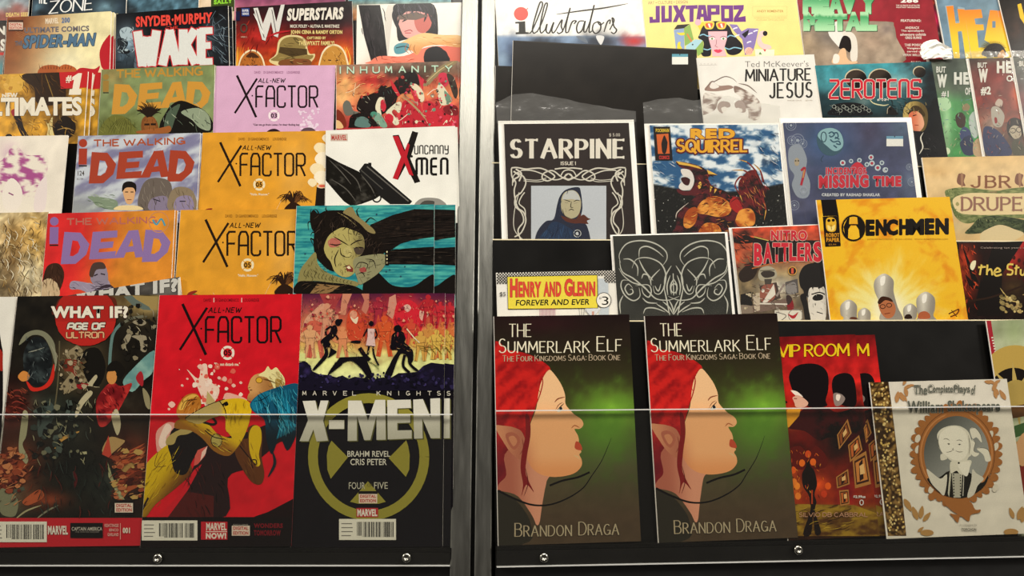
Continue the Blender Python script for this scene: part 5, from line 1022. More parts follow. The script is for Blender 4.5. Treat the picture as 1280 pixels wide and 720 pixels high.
a = Comic(RL, 4, (446.5, 6), (577, 3), 1.8, 'comic_book', 'white comic with black haired face above an outstretched pale arm')
a.zoom(280, 0, 4).grid(soft('f0ece2', [(760, 300, 60, 60, 'e8a890', .5)], .02, 40), 8)
a.p([(672, 25), (780, 25), (800, 130), (820, 305), (735, 305), (700, 180)], lambda X, Y: mix('1e1a1c', '3c3638', sm(.5, .8, fbm(X, Y / 4, 20, 3))))
a.p([(800, 80), (820, 25), (850, 25), (830, 200), (818, 300)], 'd8d2c8')
a.b([(735, 305), (780, 280), (900, 280), (1000, 240), (1080, 230), (1190, 240), (1190, 320), (740, 320)], 'e88068'); a.b([(1090, 235), (1190, 235), (1190, 320), (1110, 320), (1080, 280)], 'e2705c')
a.b([(845, 60), (860, 20), (960, 15), (1050, 25), (1070, 130), (1060, 190), (1000, 180), (900, 200), (870, 200), (860, 120)], '151215')
a.b([(868, 90), (900, 60), (990, 60), (1032, 90), (1020, 150), (960, 190), (905, 185), (880, 140)], 'e8a8a0'); a.b([(955, 90), (1030, 70), (1035, 130), (1000, 165), (965, 150)], 'c86a60')
for q in ([(900, 20), (880, 70), (868, 130)], [(960, 20), (900, 60), (870, 100)], [(960, 18), (930, 80), (890, 110)], [(990, 20), (1010, 70), (1000, 110)], [(1010, 25), (1030, 80), (1060, 150)], [(860, 30), (845, 80), (870, 150)]): a.st(q, 11, '1c1a20', taper=2)
a.p([(870, 78), (960, 60), (1025, 80), (960, 100), (872, 98)], '6a5a50'); a.st([(902, 158), (930, 150), (942, 158)], 4, 'a02a38'); a.st([(905, 165), (935, 165)], 4, 'c03a48')
a.b([(855, 235), (900, 205), (960, 175), (1010, 165), (1090, 175), (1187, 180), (1187, 236), (1080, 225), (1000, 235), (965, 275), (930, 250), (870, 270)], lambda X, Y: mix('f0c486', 'dd9a5c', sm(190, 250, Y + (X - 1000) * .1))); a.st([(1080, 245), (1110, 260), (1125, 300)], 4, '1c1a20')
a.b([(850, 235), (880, 215), (925, 220), (910, 260), (860, 270)], '5a98a4'); a.st([(860, 240), (900, 232), (925, 240)], 5, '1c3a44'); a.b([(1010, 250), (1080, 235), (1130, 310), (1010, 320)], '151215'); 
for q in range(3): a.st([(920 + q * 18, 215 + q * 4), (905 + q * 22, 245), (925 + q * 18, 268)], 4, 'a8683c', taper=2)
a.st([(700, 8), (760, 16), (830, 10)], 10, '3a7a98', taper=2); a.done([(.8, 0, 2.3, 'second copy behind the white comic with black haired face')])

# ================================================================== LEFT, top tier in view
def plain(r, tier, TL, TR, off, label, fn, post_=None, name='comic_book', step=3, cat='comic book', copies=(), **k):
    a = Comic(r, tier, TL, TR, off, name, label, cat=cat, **k); a.zoom(0, 0, 4.267).grid(fn, step)
    if post_: post_(a)
    a.done(copies); return a
plain(RL, 5, (-120, -52), (41, -58), 3.0, 'pale blue and rust comic in the top left corner with yellow lettering at its foot',
      soft([(-200, '6a7a88'), (30, '8fa0a8'), (80, 'a8655a')], [(80, 40, 50, 30, 'a8625a'), (20, 20, 60, 30, '9aa8ac')], .15, 30), lambda a: a.part('title_lettering').t('DEATH SEED', 32, 68, 160, 90, 'e0c87a', .04, sl=-3).t('THE', 30, 30, 60, 40, 'b8bcbc', .02))
plain(RL, 5, (44, -54), (160, -60), 1.0, 'dark blue comic with white brush letters at the top edge of the photo',
      soft('26323c', [(200, 40, 30, 40, '5a7a8c'), (230, 70, 60, 20, '1a2228'), (560, 40, 60, 40, '6a8a98')], .25, 30), lambda a: a.part('title_lettering').k('ZONE', 262, 8, 490, 72, 'eef0ee', 8, con=.6, gap=.15, sh=.12, sl=-22, serif=5, out=('12161a', 2)).k('THE', 205, -60, 250, 18, 'eef0ee', 6))
plain(RL, 5, (118, -60), (250, -66), 3.0, 'slate blue rocky comic between the brush-letter comic and the cream one',
      soft('4a6a7a', [(560, 30, 50, 40, '7a98a4'), (640, 40, 70, 50, '1a1e22'), (700, 60, 40, 20, '2a3034')], .3, 24))
plain(RL, 5, (175, -62), (292, -70), 5.0, 'cream and peach comic with a lime green corner, topmost row',
      soft('e4cdb0', [(820, 20, 50, 26, 'd09068', .8), (1000, 20, 60, 30, 'e8c8a0')], .06, 30), lambda a: a.p([(1128, -400), (1300, -400), (1300, 60), (1125, 60)], '3c4a20').part('title_lettering').t('SALLY', 1140, 0, 1240, 24, '8acc3a', .06, sl=-8).part('front_cover').rc(735, 0, 760, 8, 'e8e0d0'))
plain(RL, 5, (296, -66), (432, -70), 3.0, 'dark comic with a pink lower edge, top row above the fiery red one', soft([(-300, '2a2426'), (0, '8a4a68'), (60, 'b86a80')], amp=.15))
plain(RL, 5, (436, -70), (562, -74), 1.5, 'teal and orange comic, top row next to the metal post', soft([(-300, '3a6a78'), (-10, '4a90a0'), (60, 'c08a60')], amp=.25, sc=24))

# ================================================================== RIGHT RACK, lowest pocket
def elf(TL, TR, off, label, zx, zy, k_, tw=None):
    a = Comic(RR, 0, TL, TR, off, 'paperback_book', label, cat='book', thick=3.5)
    a.zoom(zx, zy, k_)
    bg = soft([(20, '1e1212'), (250, '2a2318'), (600, '3c3e1e'), (900, '4a4a30'), (1250, '4a3c2c')], [(740, 620, 190, 130, '84b83a'), (690, 740, 230, 200, '56842a', .85), (330, 90, 200, 60, '33161a', .7)], .06, 60, 5)
    a.grid(bg, 3)
    # hair behind
    hair = lambda X, Y: mix(mix('cc2420', '8e1518', sm(.4, .75, fbm((X + Y * .9) , (Y - X * .7) / 4, 40, 4))), '5a1420', sm(600, 950, Y) * .75)
    a.b([(30, 262), (120, 255), (220, 270), (310, 310), (375, 365), (330, 420), (310, 520), (270, 640), (250, 700), (240, 760), (230, 900), (200, 1000), (120, 1040), (60, 1110), (30, 1140)], hair)
    # neck and chest
    skin = lambda X, Y: mix(mix('efc08e', 'dd9058', sm(520, 700, Y) * .45 + sm(860, 1000, Y) * .4), 'b8684a', sm(330, 160, X) * sm(700, 900, Y) * .8)
    a.b([(100, 880), (200, 820), (330, 940), (370, 1000), (352, 1040), (330, 1150), (318, 1230), (308, 1290), (290, 1300), (262, 1240), (180, 1130), (90, 1100), (50, 1095), (70, 1050), (110, 1000)], lambda X, Y: mix('d09072', 'a8604c', sm(300, 120, X)))
    # face profile
    a.b([(365, 372), (400, 400), (440, 460), (462, 520), (465, 575), (490, 610), (520, 640), (560, 668), (572, 700), (552, 724), (520, 726), (528, 745), (540, 768), (545, 800), (530, 822), (545, 840), (560, 862), (548, 880), (562, 910), (560, 950), (520, 990), (450, 1010), (370, 1012), (300, 990), (250, 940), (225, 860), (235, 760), (260, 680), (290, 600), (305, 500), (325, 430)], skin, 5)
    a.b([(528, 800), (552, 812), (566, 850), (540, 852), (520, 838)], 'b84a30', 3); a.st([(515, 884), (535, 892), (550, 905)], 7, 'd8b884', taper=2)
    a.st([(500, 722), (520, 705), (550, 718)], 7, 'a8603c', taper=2)
    a.st([(400, 566), (420, 545), (462, 534)], 8, '8a4a30', taper=2); a.st([(412, 620), (430, 598), (456, 572)], 6, '2a1a16', taper=2); a.p([(412, 620), (436, 592), (450, 600), (446, 616), (424, 626)], 'cfc8b0'); a.e_(437, 606, 9, 13, '23262a'); a.st([(405, 612), (425, 580), (450, 566)], 4, '6a3020', taper=2)
    # ear
    a.b([(40, 705), (90, 706), (150, 715), (200, 740), (225, 800), (222, 860), (208, 905), (180, 905), (130, 860), (90, 800), (60, 750)], lambda X, Y: mix('c98862', '9a5444', sm(60, 200, X) * .6), 5)
    a.b([(105, 760), (145, 745), (185, 770), (190, 810), (160, 850), (125, 820)], 'a8604a'); a.b([(125, 775), (155, 768), (175, 800), (155, 830), (135, 805)], 'c2805c'); a.st([(205, 780), (212, 840), (190, 880)], 7, '8a4434', taper=2)
    # dark clothing, strands, cord
    a.b([(30, 1110), (60, 1095), (140, 1130), (210, 1200), (250, 1275), (262, 1300), (310, 1300), (340, 1290), (340, 1420), (30, 1420)], '2e2a20') if False else a.b([(30, 1105), (60, 1095), (150, 1140), (215, 1210), (255, 1290), (250, 1400), (30, 1420)], '2b2820')
    a.b([(225, 640), (250, 660), (255, 760), (235, 880), (225, 980), (245, 1040), (275, 1105), (230, 1060), (200, 1130), (210, 1060), (195, 960), (205, 860), (225, 760)], '7a1a1c'); a.st([(225, 960), (240, 1050), (215, 1130)], 5, '5a1014', taper=2)
    a.st([(322, 395), (328, 450), (308, 530), (280, 600)], 7, 'a02420', taper=2); a.st([(312, 410), (300, 470), (318, 520)], 4, 'b83028', taper=2)
    a.st([(60, 1095), (150, 1140), (260, 1180), (370, 1180), (480, 1140), (570, 1080), (620, 1010), (680, 920), (720, 830), (740, 780)], 14, '0e0a0a', taper=1); a.st([(370, 1065), (450, 1035), (540, 1015), (610, 985)], 12, '0e0a0a')
    a.part('title_lettering')
    tk = dict(con=.55, gap=.2, serif=3.5)
    a.k('THE', 128, 97, 258, 172, 'ece4c8', 7, caps=False, **tk); a.k('Summerlark', 66, 186, 608, 268, 'ece4c8', 8, sl=-2, caps=True, **tk)
    a.k('Elf', 655, 172, 802, 258, 'ece4c8', 8, caps=True, **tk); a.k('The Four Kingdoms Saga: Book One', 88, 285, 792, 320, 'b9a68a', 4.5, con=.6, gap=.22, caps=True, sl=-8, serif=2)
    a.part('author_lettering').k('Brandon', 162, 1292, 500, 1370, 'a89a7c', 8, caps=True, sl=-4, out=('2a2018', 1.5), **tk); a.k('Draga', 545, 1284, 783, 1362, 'a89a7c', 8, caps=True, sl=-3, out=('2a2018', 1.5), **tk)
    a.part('front_cover')
    return a
a = elf((617.5, 395.5), (786.5, 393), 1.5, 'paperback with red haired pointed ear profile, nearest the metal post', 610, 385, 4.8)
first = a.done()[0]
B = Comic(RR, 0, (804.5, 393), (972.5, 389.5), 1.0, 'paperback_book', 'second paperback with red haired pointed ear profile, leaning beside the fiery red book', cat='book')
for ch in list(first.children):
    cc = ch.copy(); COL.objects.link(cc); cc.parent = B.e
    for g in ch.children: gg = g.copy(); COL.objects.link(gg); gg.parent = cc

# --- fiery red book with silhouettes
a = Comic(RR, 0, (960, 421.5), (1069, 418), 2.0, 'paperback_book', 'fiery red paperback with yellow capitals and dark helmet-haired heads', cat='book', thick=2.2)
a.zoom(965, 395, 5.143)
Y0 = 643 # the lower zoom starts 125 px further down
a.grid(soft([(120, '7a1416'), (250, 'a81a1c'), (420, 'c8241f'), (600, '8a1a12'), (850, '4a0e0a'), (1200, '8a2a10'), (1250, '7a5a18'), (1400, '2a1408')], [(130, 650, 70, 60, 'dd8a20'), (110, 990, 60, 50, 'd8541c'), (250, 950, 70, 30, 'd8541c'), (300, 1080, 60, 60, 'd04a18'), (130, 1110, 60, 60, 'dd6a1c'), (420, 800, 120, 150, '16100e', .95), (480, 1150, 60, 120, '8a141c', .9), (560, 700, 60, 150, '1a1010'), (200, 1300, 140, 50, '9a7420', .8), (230, 130, 200, 50, '701216', .8)], .16, 60, 4), 2)
a.b([(110, 380), (150, 325), (230, 305), (310, 318), (358, 370), (362, 470), (345, 540), (350, 580), (240, 585), (190, 540), (140, 490), (118, 440)], '140e10')
a.b([(120, 480), (140, 480), (180, 510), (232, 555), (210, 585), (155, 585), (145, 560), (132, 525), (150, 512)], 'd9a890'); a.b([(125, 480), (160, 485), (200, 520), (170, 510), (145, 505)], 'efe0d0'); a.rc(140, 528, 160, 534, '8a2a20')
a.b([(385, 430), (405, 385), (460, 366), (510, 380), (535, 440), (540, 570), (470, 580), (410, 540), (390, 490)], '140e10'); a.b([(395, 500), (440, 500), (470, 530), (445, 570), (405, 575)], '8a7a72'); a.b([(415, 505), (440, 510), (430, 545), (412, 535)], 'e8d9c8')
a.b([(75, 552), (90, 545), (100, 556), (85, 562)], '2a0e0c')
a.b([(105, 720), (160, 660), (200, 600), (340, 585), (420, 620), (540, 590), (560, 640), (560, 800), (380, 780), (300, 800), (210, 740)], lambda X, Y: mix('3a0e10', '120c0c', sm(.4, .6, fbm(X, Y, 60, 2)) * sm(250, 330, X)))
a.p([(95, 600), (185, 592), (175, 640), (110, 715), (92, 720)], 'dd9a28')
L = lambda pts: [(x * 1.286, Y0 + y * 1.286) for x, y in pts]
a.b(L([(85, 170), (140, 150), (180, 185), (220, 150), (270, 200), (260, 260), (100, 260)]), '5a120c')
for x, y, c in ((150, 235, 'e06a1c'), (205, 230, 'e0641c'), (180, 190, 'c8481a'), (105, 270, 'dd5a1c'), (280, 350, 'e05a1a'), (125, 350, 'e8852a'), (260, 390, 'c23a18'), (110, 330, 'e07a2a'), (130, 400, 'e07a2a')): a.e_(x * 1.286, Y0 + y * 1.286, 20, 24, c, 0, 9)
a.p(L([(105, 440), (410, 445), (560, 500), (580, 600), (112, 600)]), lambda X, Y: mix('9a7a22', '4a2c12', sm(.4, .75, fbm(X / 3, Y, 40, 5))))
a.b(L([(172, 225), (186, 222), (192, 250), (212, 275), (225, 340), (212, 390), (222, 430), (215, 478), (245, 580), (215, 590), (205, 490), (195, 590), (155, 590), (190, 480), (190, 430), (180, 390), (155, 350), (150, 290), (168, 255)]), '160c0a')
a.rc(*[v for v in (196 * 1.286, Y0 + 370 * 1.286, 204 * 1.286, Y0 + 440 * 1.286)], 'a83a18')
for q, n_ in (([(325, 95), (378, 15), (398, 85), (335, 168)], 1), ([(380, 145), (435, 95), (452, 170), (390, 232)], 2), ([(402, 215), (470, 175), (495, 340), (415, 362)], 3), ([(320, 305), (380, 265), (388, 340), (325, 362)], 4), ([(335, 372), (382, 368), (388, 440), (342, 450)], 5), ([(458, 60), (485, 10), (505, 90), (470, 135)], 6), ([(488, 140), (520, 95), (530, 200), (500, 222)], 7)):
    Q = np.array(L(q)); c = Q.mean(0); a.p(Q, 'a87238'); a.p(c + (Q - c) * .8, '3a1c10'); a.p(c + (Q - c) * .66, ['c07a3a', '8a4a20', 'b8602a'][n_ % 3]); a.p(c + (Q - c) * np.array([.25, .6]), '2a140c'); a.p(c + (Q - c) * .3 + (6, -8), 'dcb070')
a.part('title_lettering').k('VIP ROOM', 42, 188, 492, 262, 'e8c61e', 13, con=.6, gap=.14, sl=-8, serif=5)
a.st([(x, y) for x, y in ((42, 195), (60, 262))], 3, 'e8a81e', False)
a.part('author_lettering').k('SILVIO DB CABBRAL', 135 * 1.286, Y0 + 483 * 1.286, 475 * 1.286, Y0 + 503 * 1.286, 'b88a6a', 4, serif=2)
a.part('price_lettering').t('$2.99us', 405 * 1.286, Y0 + 396 * 1.286, 465 * 1.286, Y0 + 412 * 1.286, 'cfc8c0', .05); a.ring(446 * 1.286, Y0 + 432 * 1.286, 11, 16, 6, 'cfc8c0')
a.part('front_cover').done([(24.5, 0, 3.0, 'copy of the fiery red paperback behind, showing only its right strip')])

# --- cream portrait hardcover with patterned spine
a = Comic(RR, 0, (1087, 478), (1258.5, 473.5), 0.2, 'hardcover_book', 'cream hardcover with ornate brown oval portrait frame and patterned spine strip', cat='book', thick=1.9)
a.zoom(1080, 460, 6); V0 = 660
a.grid(soft('d6d0c0', amp=.025, sc=60), 5)
L = lambda pts: [(x * 1.1666, V0 + y * 1.1666) for x, y in pts]
def strip(X, Y): return mix('33220f', '8a6a38', (sm(.5, .62, fbm(X, Y, 15, 3, 2))))
a.part('spine_cloth', 'brown gold dotted cloth strip').p([(36, 100), (182, 96), (215, 340), (265, 760), (318, V0 + 600), (180, V0 + 600), (110, 700)], strip)
for i in range(150):
    q = random.Random(i); v = q.random(); y = 110 + v * 1130; x0 = 45 + v * 145; x1 = 180 + v * 130; x = x0 + (x1 - x0) * q.random(); a.e_(x, y, 8, 9, q.choice(['c9a85c', 'b8985a', 'd4bc7c']), 0, 6)
a.part('front_cover'); BR = '9a6230'; GO = 'a8804a'
def leaf(x, y, L_, ang, c='b08050'):
    t = math.radians(ang); d = np.array([math.cos(t), math.sin(t)]); n = np.array([-d[1], d[0]]); P0 = np.array([x, y])
    a.b([P0, P0 + d * L_ * .4 + n * L_ * .2, P0 + d * L_, P0 + d * L_ * .45 - n * L_ * .2], c, 3)
for x, y, l_, g in ((240, 262, 90, -80), (300, 250, 80, -120), (320, 215, 80, -100), (300, 150, 70, -20), (290, 130, 60, -60), (330, 130, 50, 0), (270, 180, 60, 60), (290, 200, 60, 60), (1060, 240, 90, -120), (990, 230, 80, -100), (960, 170, 80, -60), (900, 100, 70, 10), (940, 90, 60, 40), (970, 120, 60, -30), (980, 150, 60, 60)): leaf(x, y, l_, g)
for x, y, l_, g in ((300, 320, 110, 60), (330, 360, 60, 70), (400, 480, 110, -110), (420, 470, 100, -80), (440, 490, 90, -50), (400, 570, 60, -40), (1150, 480, 110, -70), (1120, 470, 90, -110), (1180, 500, 120, -80)): leaf(x * 1.0, V0 + y, l_, g, GO)
a.e_(1100, V0 + 570, 55, 26, GO); a.e_(470, V0 + 575, 50, 24, GO)
# ornate frame: rim scrolls, then the oval
cx, cy, rx, ry = 690, 645, 262, 300
rg = random.Random(5)
for i in range(38):
    t = i / 38 * 2 * math.pi; R_ = 1.12 + .05 * (i % 2) + .06 * (i % 9 in (3, 4)); x = cx + rx * R_ * math.cos(t); y = cy + ry * R_ * math.sin(t); a.e_(x, y, 34 + 10 * (i % 3), 30, BR, math.degrees(t), 12)
    a.st([(cx + rx * 1.05 * math.cos(t - .1), cy + ry * 1.05 * math.sin(t - .1)), (cx + rx * 1.3 * math.cos(t), cy + ry * 1.27 * math.sin(t)), (cx + rx * 1.08 * math.cos(t + .12), cy + ry * 1.08 * math.sin(t + .12))], 15, BR)
for x, y in ((400, 530), (400, 610), (945, 500), (985, 590), (500, V0 + 250), (980, V0 + 240), (690, V0 + 395)): a.e_(x, y, 20, 32, 'cdc6b4', 20, 12)
a.b([(600, V0 + 340), (780, V0 + 335), (830, V0 + 400), (870, V0 + 400), (860, V0 + 425), (800, V0 + 440), (780, V0 + 490), (720, V0 + 450), (700, V0 + 500), (660, V0 + 455), (640, V0 + 430), (700, V0 + 440), (650, V0 + 405)], BR)
a.e_(cx, cy, rx * 1.1, ry * 1.1, BR, 0, 44); a.ring(cx, cy, rx * 1.02, ry * 1.02, 10, 'b87c48', 44); a.ring(cx, cy, rx * 1.09, ry * 1.09, 6, '6e4220', 44)
a.b([(620, 345), (690, 325), (770, 345), (800, 385), (690, 380), (590, 385)], BR)
a.e_(cx, cy, rx * .93, ry * .95, lambda X, Y: mix('3a3c38', '8d8f88', sm(420, 950, X * .6 + Y * .6)), 0, 44)
# portrait, cartoon engraving
OV = lambda pts: pts
a.b([(560, 1000), (580, 880), (680, 800), (780, 790), (900, 860), (930, 940), (880, 985), (800, 940 + 40), (690, 975)], '17150f') if False else a.b([(470, 830), (560, 820), (640, 770), (780, 780), (880, 860), (928, 800), (910, 870), (850, 930), (760, 960 + 10), (690, 975), (600, 955), (530, 910)], '17150f')
a.b([(465, 760), (500, 780), (570, 830), (620, 800), (600, 950), (560, 925), (500, 860)], 'c9c5b4'); a.b([(810, 760), (840, 790), (895, 830), (850, 880), (820, 950), (770, 968), (800, 850)], 'c5c1b0')
a.p([(655, 790), (735, 790), (722, 972), (668, 972)], 'a8a594'); 
for i in range(8): a.e_(668 + i * .5, 800 + i * 22, 5, 6, '2a2820', 0, 8); a.e_(720, 800 + i * 22, 5, 6, '2a2820', 0, 8)
a.p([(640, 770), (650, 800), (635, 970), (625, 940)], 'b8b5a0'); a.st([(745, 800), (738, 960)], 5, 'c9c5b4', False)
a.b([(555, 560), (545, 500), (580, 455), (650, 432), (720, 438), (775, 475), (800, 540), (805, 640), (780, 670), (760, 700), (700, 710), (640, 690), (610, 660), (620, 680), (575, 692), (570, 650), (585, 640), (560, 600)], 'd0ccba', 4)
a.b([(560, 570), (560, 510), (610, 455), (690, 440), (755, 480), (775, 550), (770, 640), (735, 685), (680, 692), (625, 665), (580, 625)], 'ddd9c8', 4)
for q in ([(790, 460), (830, 450), (870, 500), (880, 560), (840, 520), (810, 530)], [(800, 540), (830, 560), (820, 620), (860, 640), (830, 665), (800, 640)], [(840, 605), (890, 600), (930, 620), (948, 690), (910, 700), (890, 650)]): a.b(q, 'd6d2c0', 4); a.st(q[:4], 4, '5a574c', taper=2)
a.b([(650, 700), (700, 705), (790, 690), (800, 720), (760, 790), (720, 800), (690, 770), (650, 790), (640, 740)], 'cfcbb8'); a.b([(700, 720), (780, 700), (790, 740), (770, 810), (735, 790)], 'ddd9c8'); a.e_(707, 712, 8, 8, '2a2820')
for q in ([(590, 535), (615, 530), (640, 545)], [(688, 545), (712, 540), (735, 550)], [(612, 632), (640, 628), (662, 618)], [(682, 620), (710, 630), (738, 626)], [(620, 570), (632, 566), (640, 572)], [(700, 574), (714, 570), (724, 576)], [(560, 500), (552, 560), (572, 620)], [(778, 500), (790, 580), (782, 650)], [(668, 600), (660, 612), (672, 616)]): a.st(q, 5, '6a675c', taper=2)
a.e_(632, 572, 5, 4, '4a483f'); a.e_(712, 575, 5, 4, '4a483f')
a.part('title_lettering')
for txt, x0, x1 in (('The', 372, 470), ('Complete', 480, 662), ('Plays', 670, 792), ('of', 800, 832)): a.t(txt, x0, 128, x1, 200, '5f6158', .02, out=('a8a898', .015))
a.ring(398, 160, 26, 32, 3, '6a6c62', 14); a.ring(500, 155, 24, 34, 3, '6a6c62', 14); a.ring(690, 155, 22, 36, 3, '6a6c62', 14)
for txt, x0, x1 in (('William', 322, 592), ('Shakespeare', 622, 1016)): a.t(txt, x0, 248 if txt[0] == 'W' else 244, x1, 338 if txt[0] == 'W' else 350, '55574e', .03, out=('a8a898', .02))
a.part('imprint_lettering').t('in company by', 612 * 1.166, V0 + 436 * 1.166, 722 * 1.166, V0 + 450 * 1.166, '8a867a', 0); a.t('TORCHON', 622 * 1.166, V0 + 462 * 1.166, 718 * 1.166, V0 + 482 * 1.166, '6a675c', .02)
a.part('front_cover').done()

# --- green and cream comic at the right edge
a = Comic(RR, 0, (1233, 401), (1398, 396), 6.0, 'comic_book', 'pale green comic with yellow ring and star, at the right edge of the bottom row')
a.zoom(1180, 290, 3.43).grid(soft('a9b090', [(300, 420, 60, 80, '8a9a6a', .7), (330, 600, 120, 100, 'b0a86a', .6)], .1, 60), 4)
a.p([(180, 370), (200, 370), (262, 800), (240, 800)], 'a02430')
for i in range(14): a.rc(203 + i * 2.6, 450 + i * 12, 211 + i * 2.6, 456 + i * 12, 'd8d2c0')
a.e_(305, 640, 150, 155, 'b89a4c', 0, 40); a.e_(300, 690, 105, 108, '17120f', 0, 36)
for i in range(10):
    t = i / 10 * 2 * math.pi + .2; a.p([(310 + 150 * math.cos(t), 700 + 150 * math.sin(t)), (310 + 60 * math.cos(t + .18), 700 + 60 * math.sin(t + .18)), (310 + 60 * math.cos(t - .18), 700 + 60 * math.sin(t - .18))], 'b8a05a')
a.e_(310, 700, 66, 66, 'a8904c')
a.zoom(1210, 480, 4)
for i in range(6): a.p([(170 + (i % 2) * 60, 120 + i * 90), (290, 100 + i * 90), (290, 160 + i * 90), (180 + (i % 2) * 50, 180 + i * 90)], ['5a3a1c', '3a5a30', 'b08a4a'][i % 3])
a.b([(235, 330), (270, 250), (330, 240), (360, 330), (340, 420), (250, 400)], 'c89a6c'); a.b([(230, 440), (300, 410), (380, 450), (380, 600), (240, 600)], '7a2a20'); a.done()

# ================================================================== RIGHT, second tier
a = Comic(RR, 1, (620.5, 341), (769, 338), 3.0, 'comic_book', 'white comic with checkered border and yellow title panel with red letters')
a.zoom(610, 290, 6.26).grid(soft('efece2', amp=.02), 8)
a.part('checkered_border').p([(60, 300), (1000, 295), (1000, 395), (60, 408)], 'ece8dc')
c_ = 11.2
for j in range(9):
    for i in range(84):
        if (i + j) % 2: continue
        x = 68 + i * c_; y = 306 + j * c_ - i * .12
        if x > 990: continue
        if (j > 3 and 150 < x < 860) or (j >= 4 and 860 <= x < 905): continue
        a.p([(x, y), (x + c_, y), (x + c_, y + c_), (x, y + c_)], '1a1917')
a.part('front_cover').p([(862, 365), (905, 365), (915, 395), (940, 400), (945, 650), (860, 655), (900, 560), (862, 480)], 'c3ccd2')
for i in range(16): a.st([(405 + i * 8, 600), (405 + i * 8, 660)], 3, 'b8708a', False)
a.p([(405, 600), (530, 600), (530, 604), (405, 604)], 'b8708a')
for i in range(3): a.st([(712 + i * 20, 600), (716 + i * 16, 660)], 3, '5a5a5a', False)
a.b([(760, 600), (780, 640), (800, 655), (830, 655), (870, 600)], 'd9dce0'); a.st([(760, 600), (775, 630), (800, 655)], 3, '4a4a4a'); a.rc(812, 622, 830, 650, 'c89a8a')
a.part('title_panel').p([(150, 349), (856, 336), (860, 598), (156, 606)], '26241c'); a.p([(153, 353), (852, 340), (856, 594), (159, 602)], 'ecd94c')
a.part('title_lettering')
for s_, x0, x1 in (('H', 172, 232), ('ENRY', 238, 415), ('AND', 434, 572), ('G', 597, 660), ('LENN', 664, 838)):
    big = len(s_) == 1; a.t(s_, x0, 366 if big else 390, x1, 516 - (x0 * .02), 'dc4a3c', .05, out=('5a2418', .025))
a.t('FOREVER AND EVER', 216, 532, 792, 578, '24231d', .02, sh=.12, sl=-8)
a.part('issue_badge').e_(905, 535, 60, 62, '26241c'); a.e_(905, 535, 55, 57, 'f1eee4'); a.t('3', 890, 505, 942, 572, '26241c', 0); a.t('#', 868, 508, 888, 530, '55534a', 0)
a.part('price_lettering').t('$5', 92, 470, 138, 508, '33322c', 0); a.part('front_cover').done()

a = Comic(RR, 1, (766, 295), (906, 291.5), 2.6, 'comic_book', 'black comic engraved with symmetrical white interlaced curls, in a clear sleeve', sleeve=(2, 5, 0, 0), board=(2.5, 4, 2))
a.zoom(755, 285, 4.571).grid(soft('33342f', amp=.1, sc=60, blobs=[(400, 300, 200, 200, '262622', .6), (650, 100, 60, 100, '3c3d38', .6)]), 6)
WH = 'c4c4b6'
half = [[(375, 500), (360, 420), (340, 330)], [(95, 200), (88, 150), (130, 90), (210, 72), (290, 88), (350, 130), (360, 175), (335, 215)], [(88, 185), (105, 250), (170, 290), (240, 350), (290, 400)], [(200, 170), (205, 120), (245, 105), (300, 130), (340, 165)], [(110, 178), (150, 180), (190, 220), (192, 275)], [(160, 230), (185, 180), (250, 170), (320, 200), (352, 260), (345, 330), (320, 375), (290, 370), (280, 330)], [(200, 180), (230, 240), (280, 300)],
        [(85, 230), (110, 270), (160, 310), (220, 330), (260, 370), (300, 405), (370, 412), (430, 390)], [(140, 300), (105, 300), (98, 340), (125, 390), (170, 415), (205, 390), (200, 340)], [(165, 345), (140, 320), (120, 345), (140, 380), (165, 370), (160, 350), (148, 352)], [(215, 290), (225, 265), (250, 270), (262, 300)], [(180, 330), (250, 325), (270, 360), (255, 395), (225, 375), (215, 340)], [(270, 330), (270, 290), (320, 235)], [(345, 360), (350, 280), (385, 215)], [(365, 385), (360, 330), (378, 270)],
        [(95, 490), (90, 430), (110, 385)], [(225, 490), (240, 460), (290, 458), (350, 480)], [(300, 435), (340, 460), (380, 492)], [(335, 420), (370, 450), (395, 492)], [(370, 410), (390, 450), (400, 495)], [(220, 400), (250, 425), (305, 430)], [(290, 330), (310, 360), (325, 320)], [(385, 380), (380, 330), (398, 290)]]
m_ = lambda pts: [(790 - x + 6, y) for x, y in pts]
for q in half:
    a.st(q, 7.5, WH, taper=2, k=7); a.st(m_(q), 7.5, WH, taper=2, k=7)
a.ring(400, 345, 18, 26, 6, WH); a.st([(395, 260), (398, 385)], 5, WH, False); a.done()

a = Comic(RR, 1, (915, 285.5), (1068, 279.5), 4.2, 'comic_book', 'orange black comic with racing car and red block capitals, behind the bright yellow one', board=(3, 3, 1.5), sleeve=(3.5, 3, 0, 0))
a.zoom(755, 285, 4.571).grid(soft([(0, 'c8482c'), (120, 'b8583a'), (260, 'a08a60'), (500, '6a5a48')], [(760, 60, 60, 20, '1c1210'), (800, 30, 50, 30, '2a1612', .8), (860, 230, 60, 50, '3a2a20', .9), (800, 240, 60, 60, '5a4a38', .8), (760, 150, 40, 60, 'd8603a'), (1000, 340, 100, 60, 'd8d0bc'), (780, 420, 40, 60, '8a7a5a')], .22, 36, 6), 2.4)
a.b([(740, 60), (790, 40), (850, 55), (860, 80), (800, 90), (750, 85)], '1c1210'); a.b([(770, 260), (830, 200), (860, 190), (880, 230), (850, 290), (790, 310)], '2a1d16')
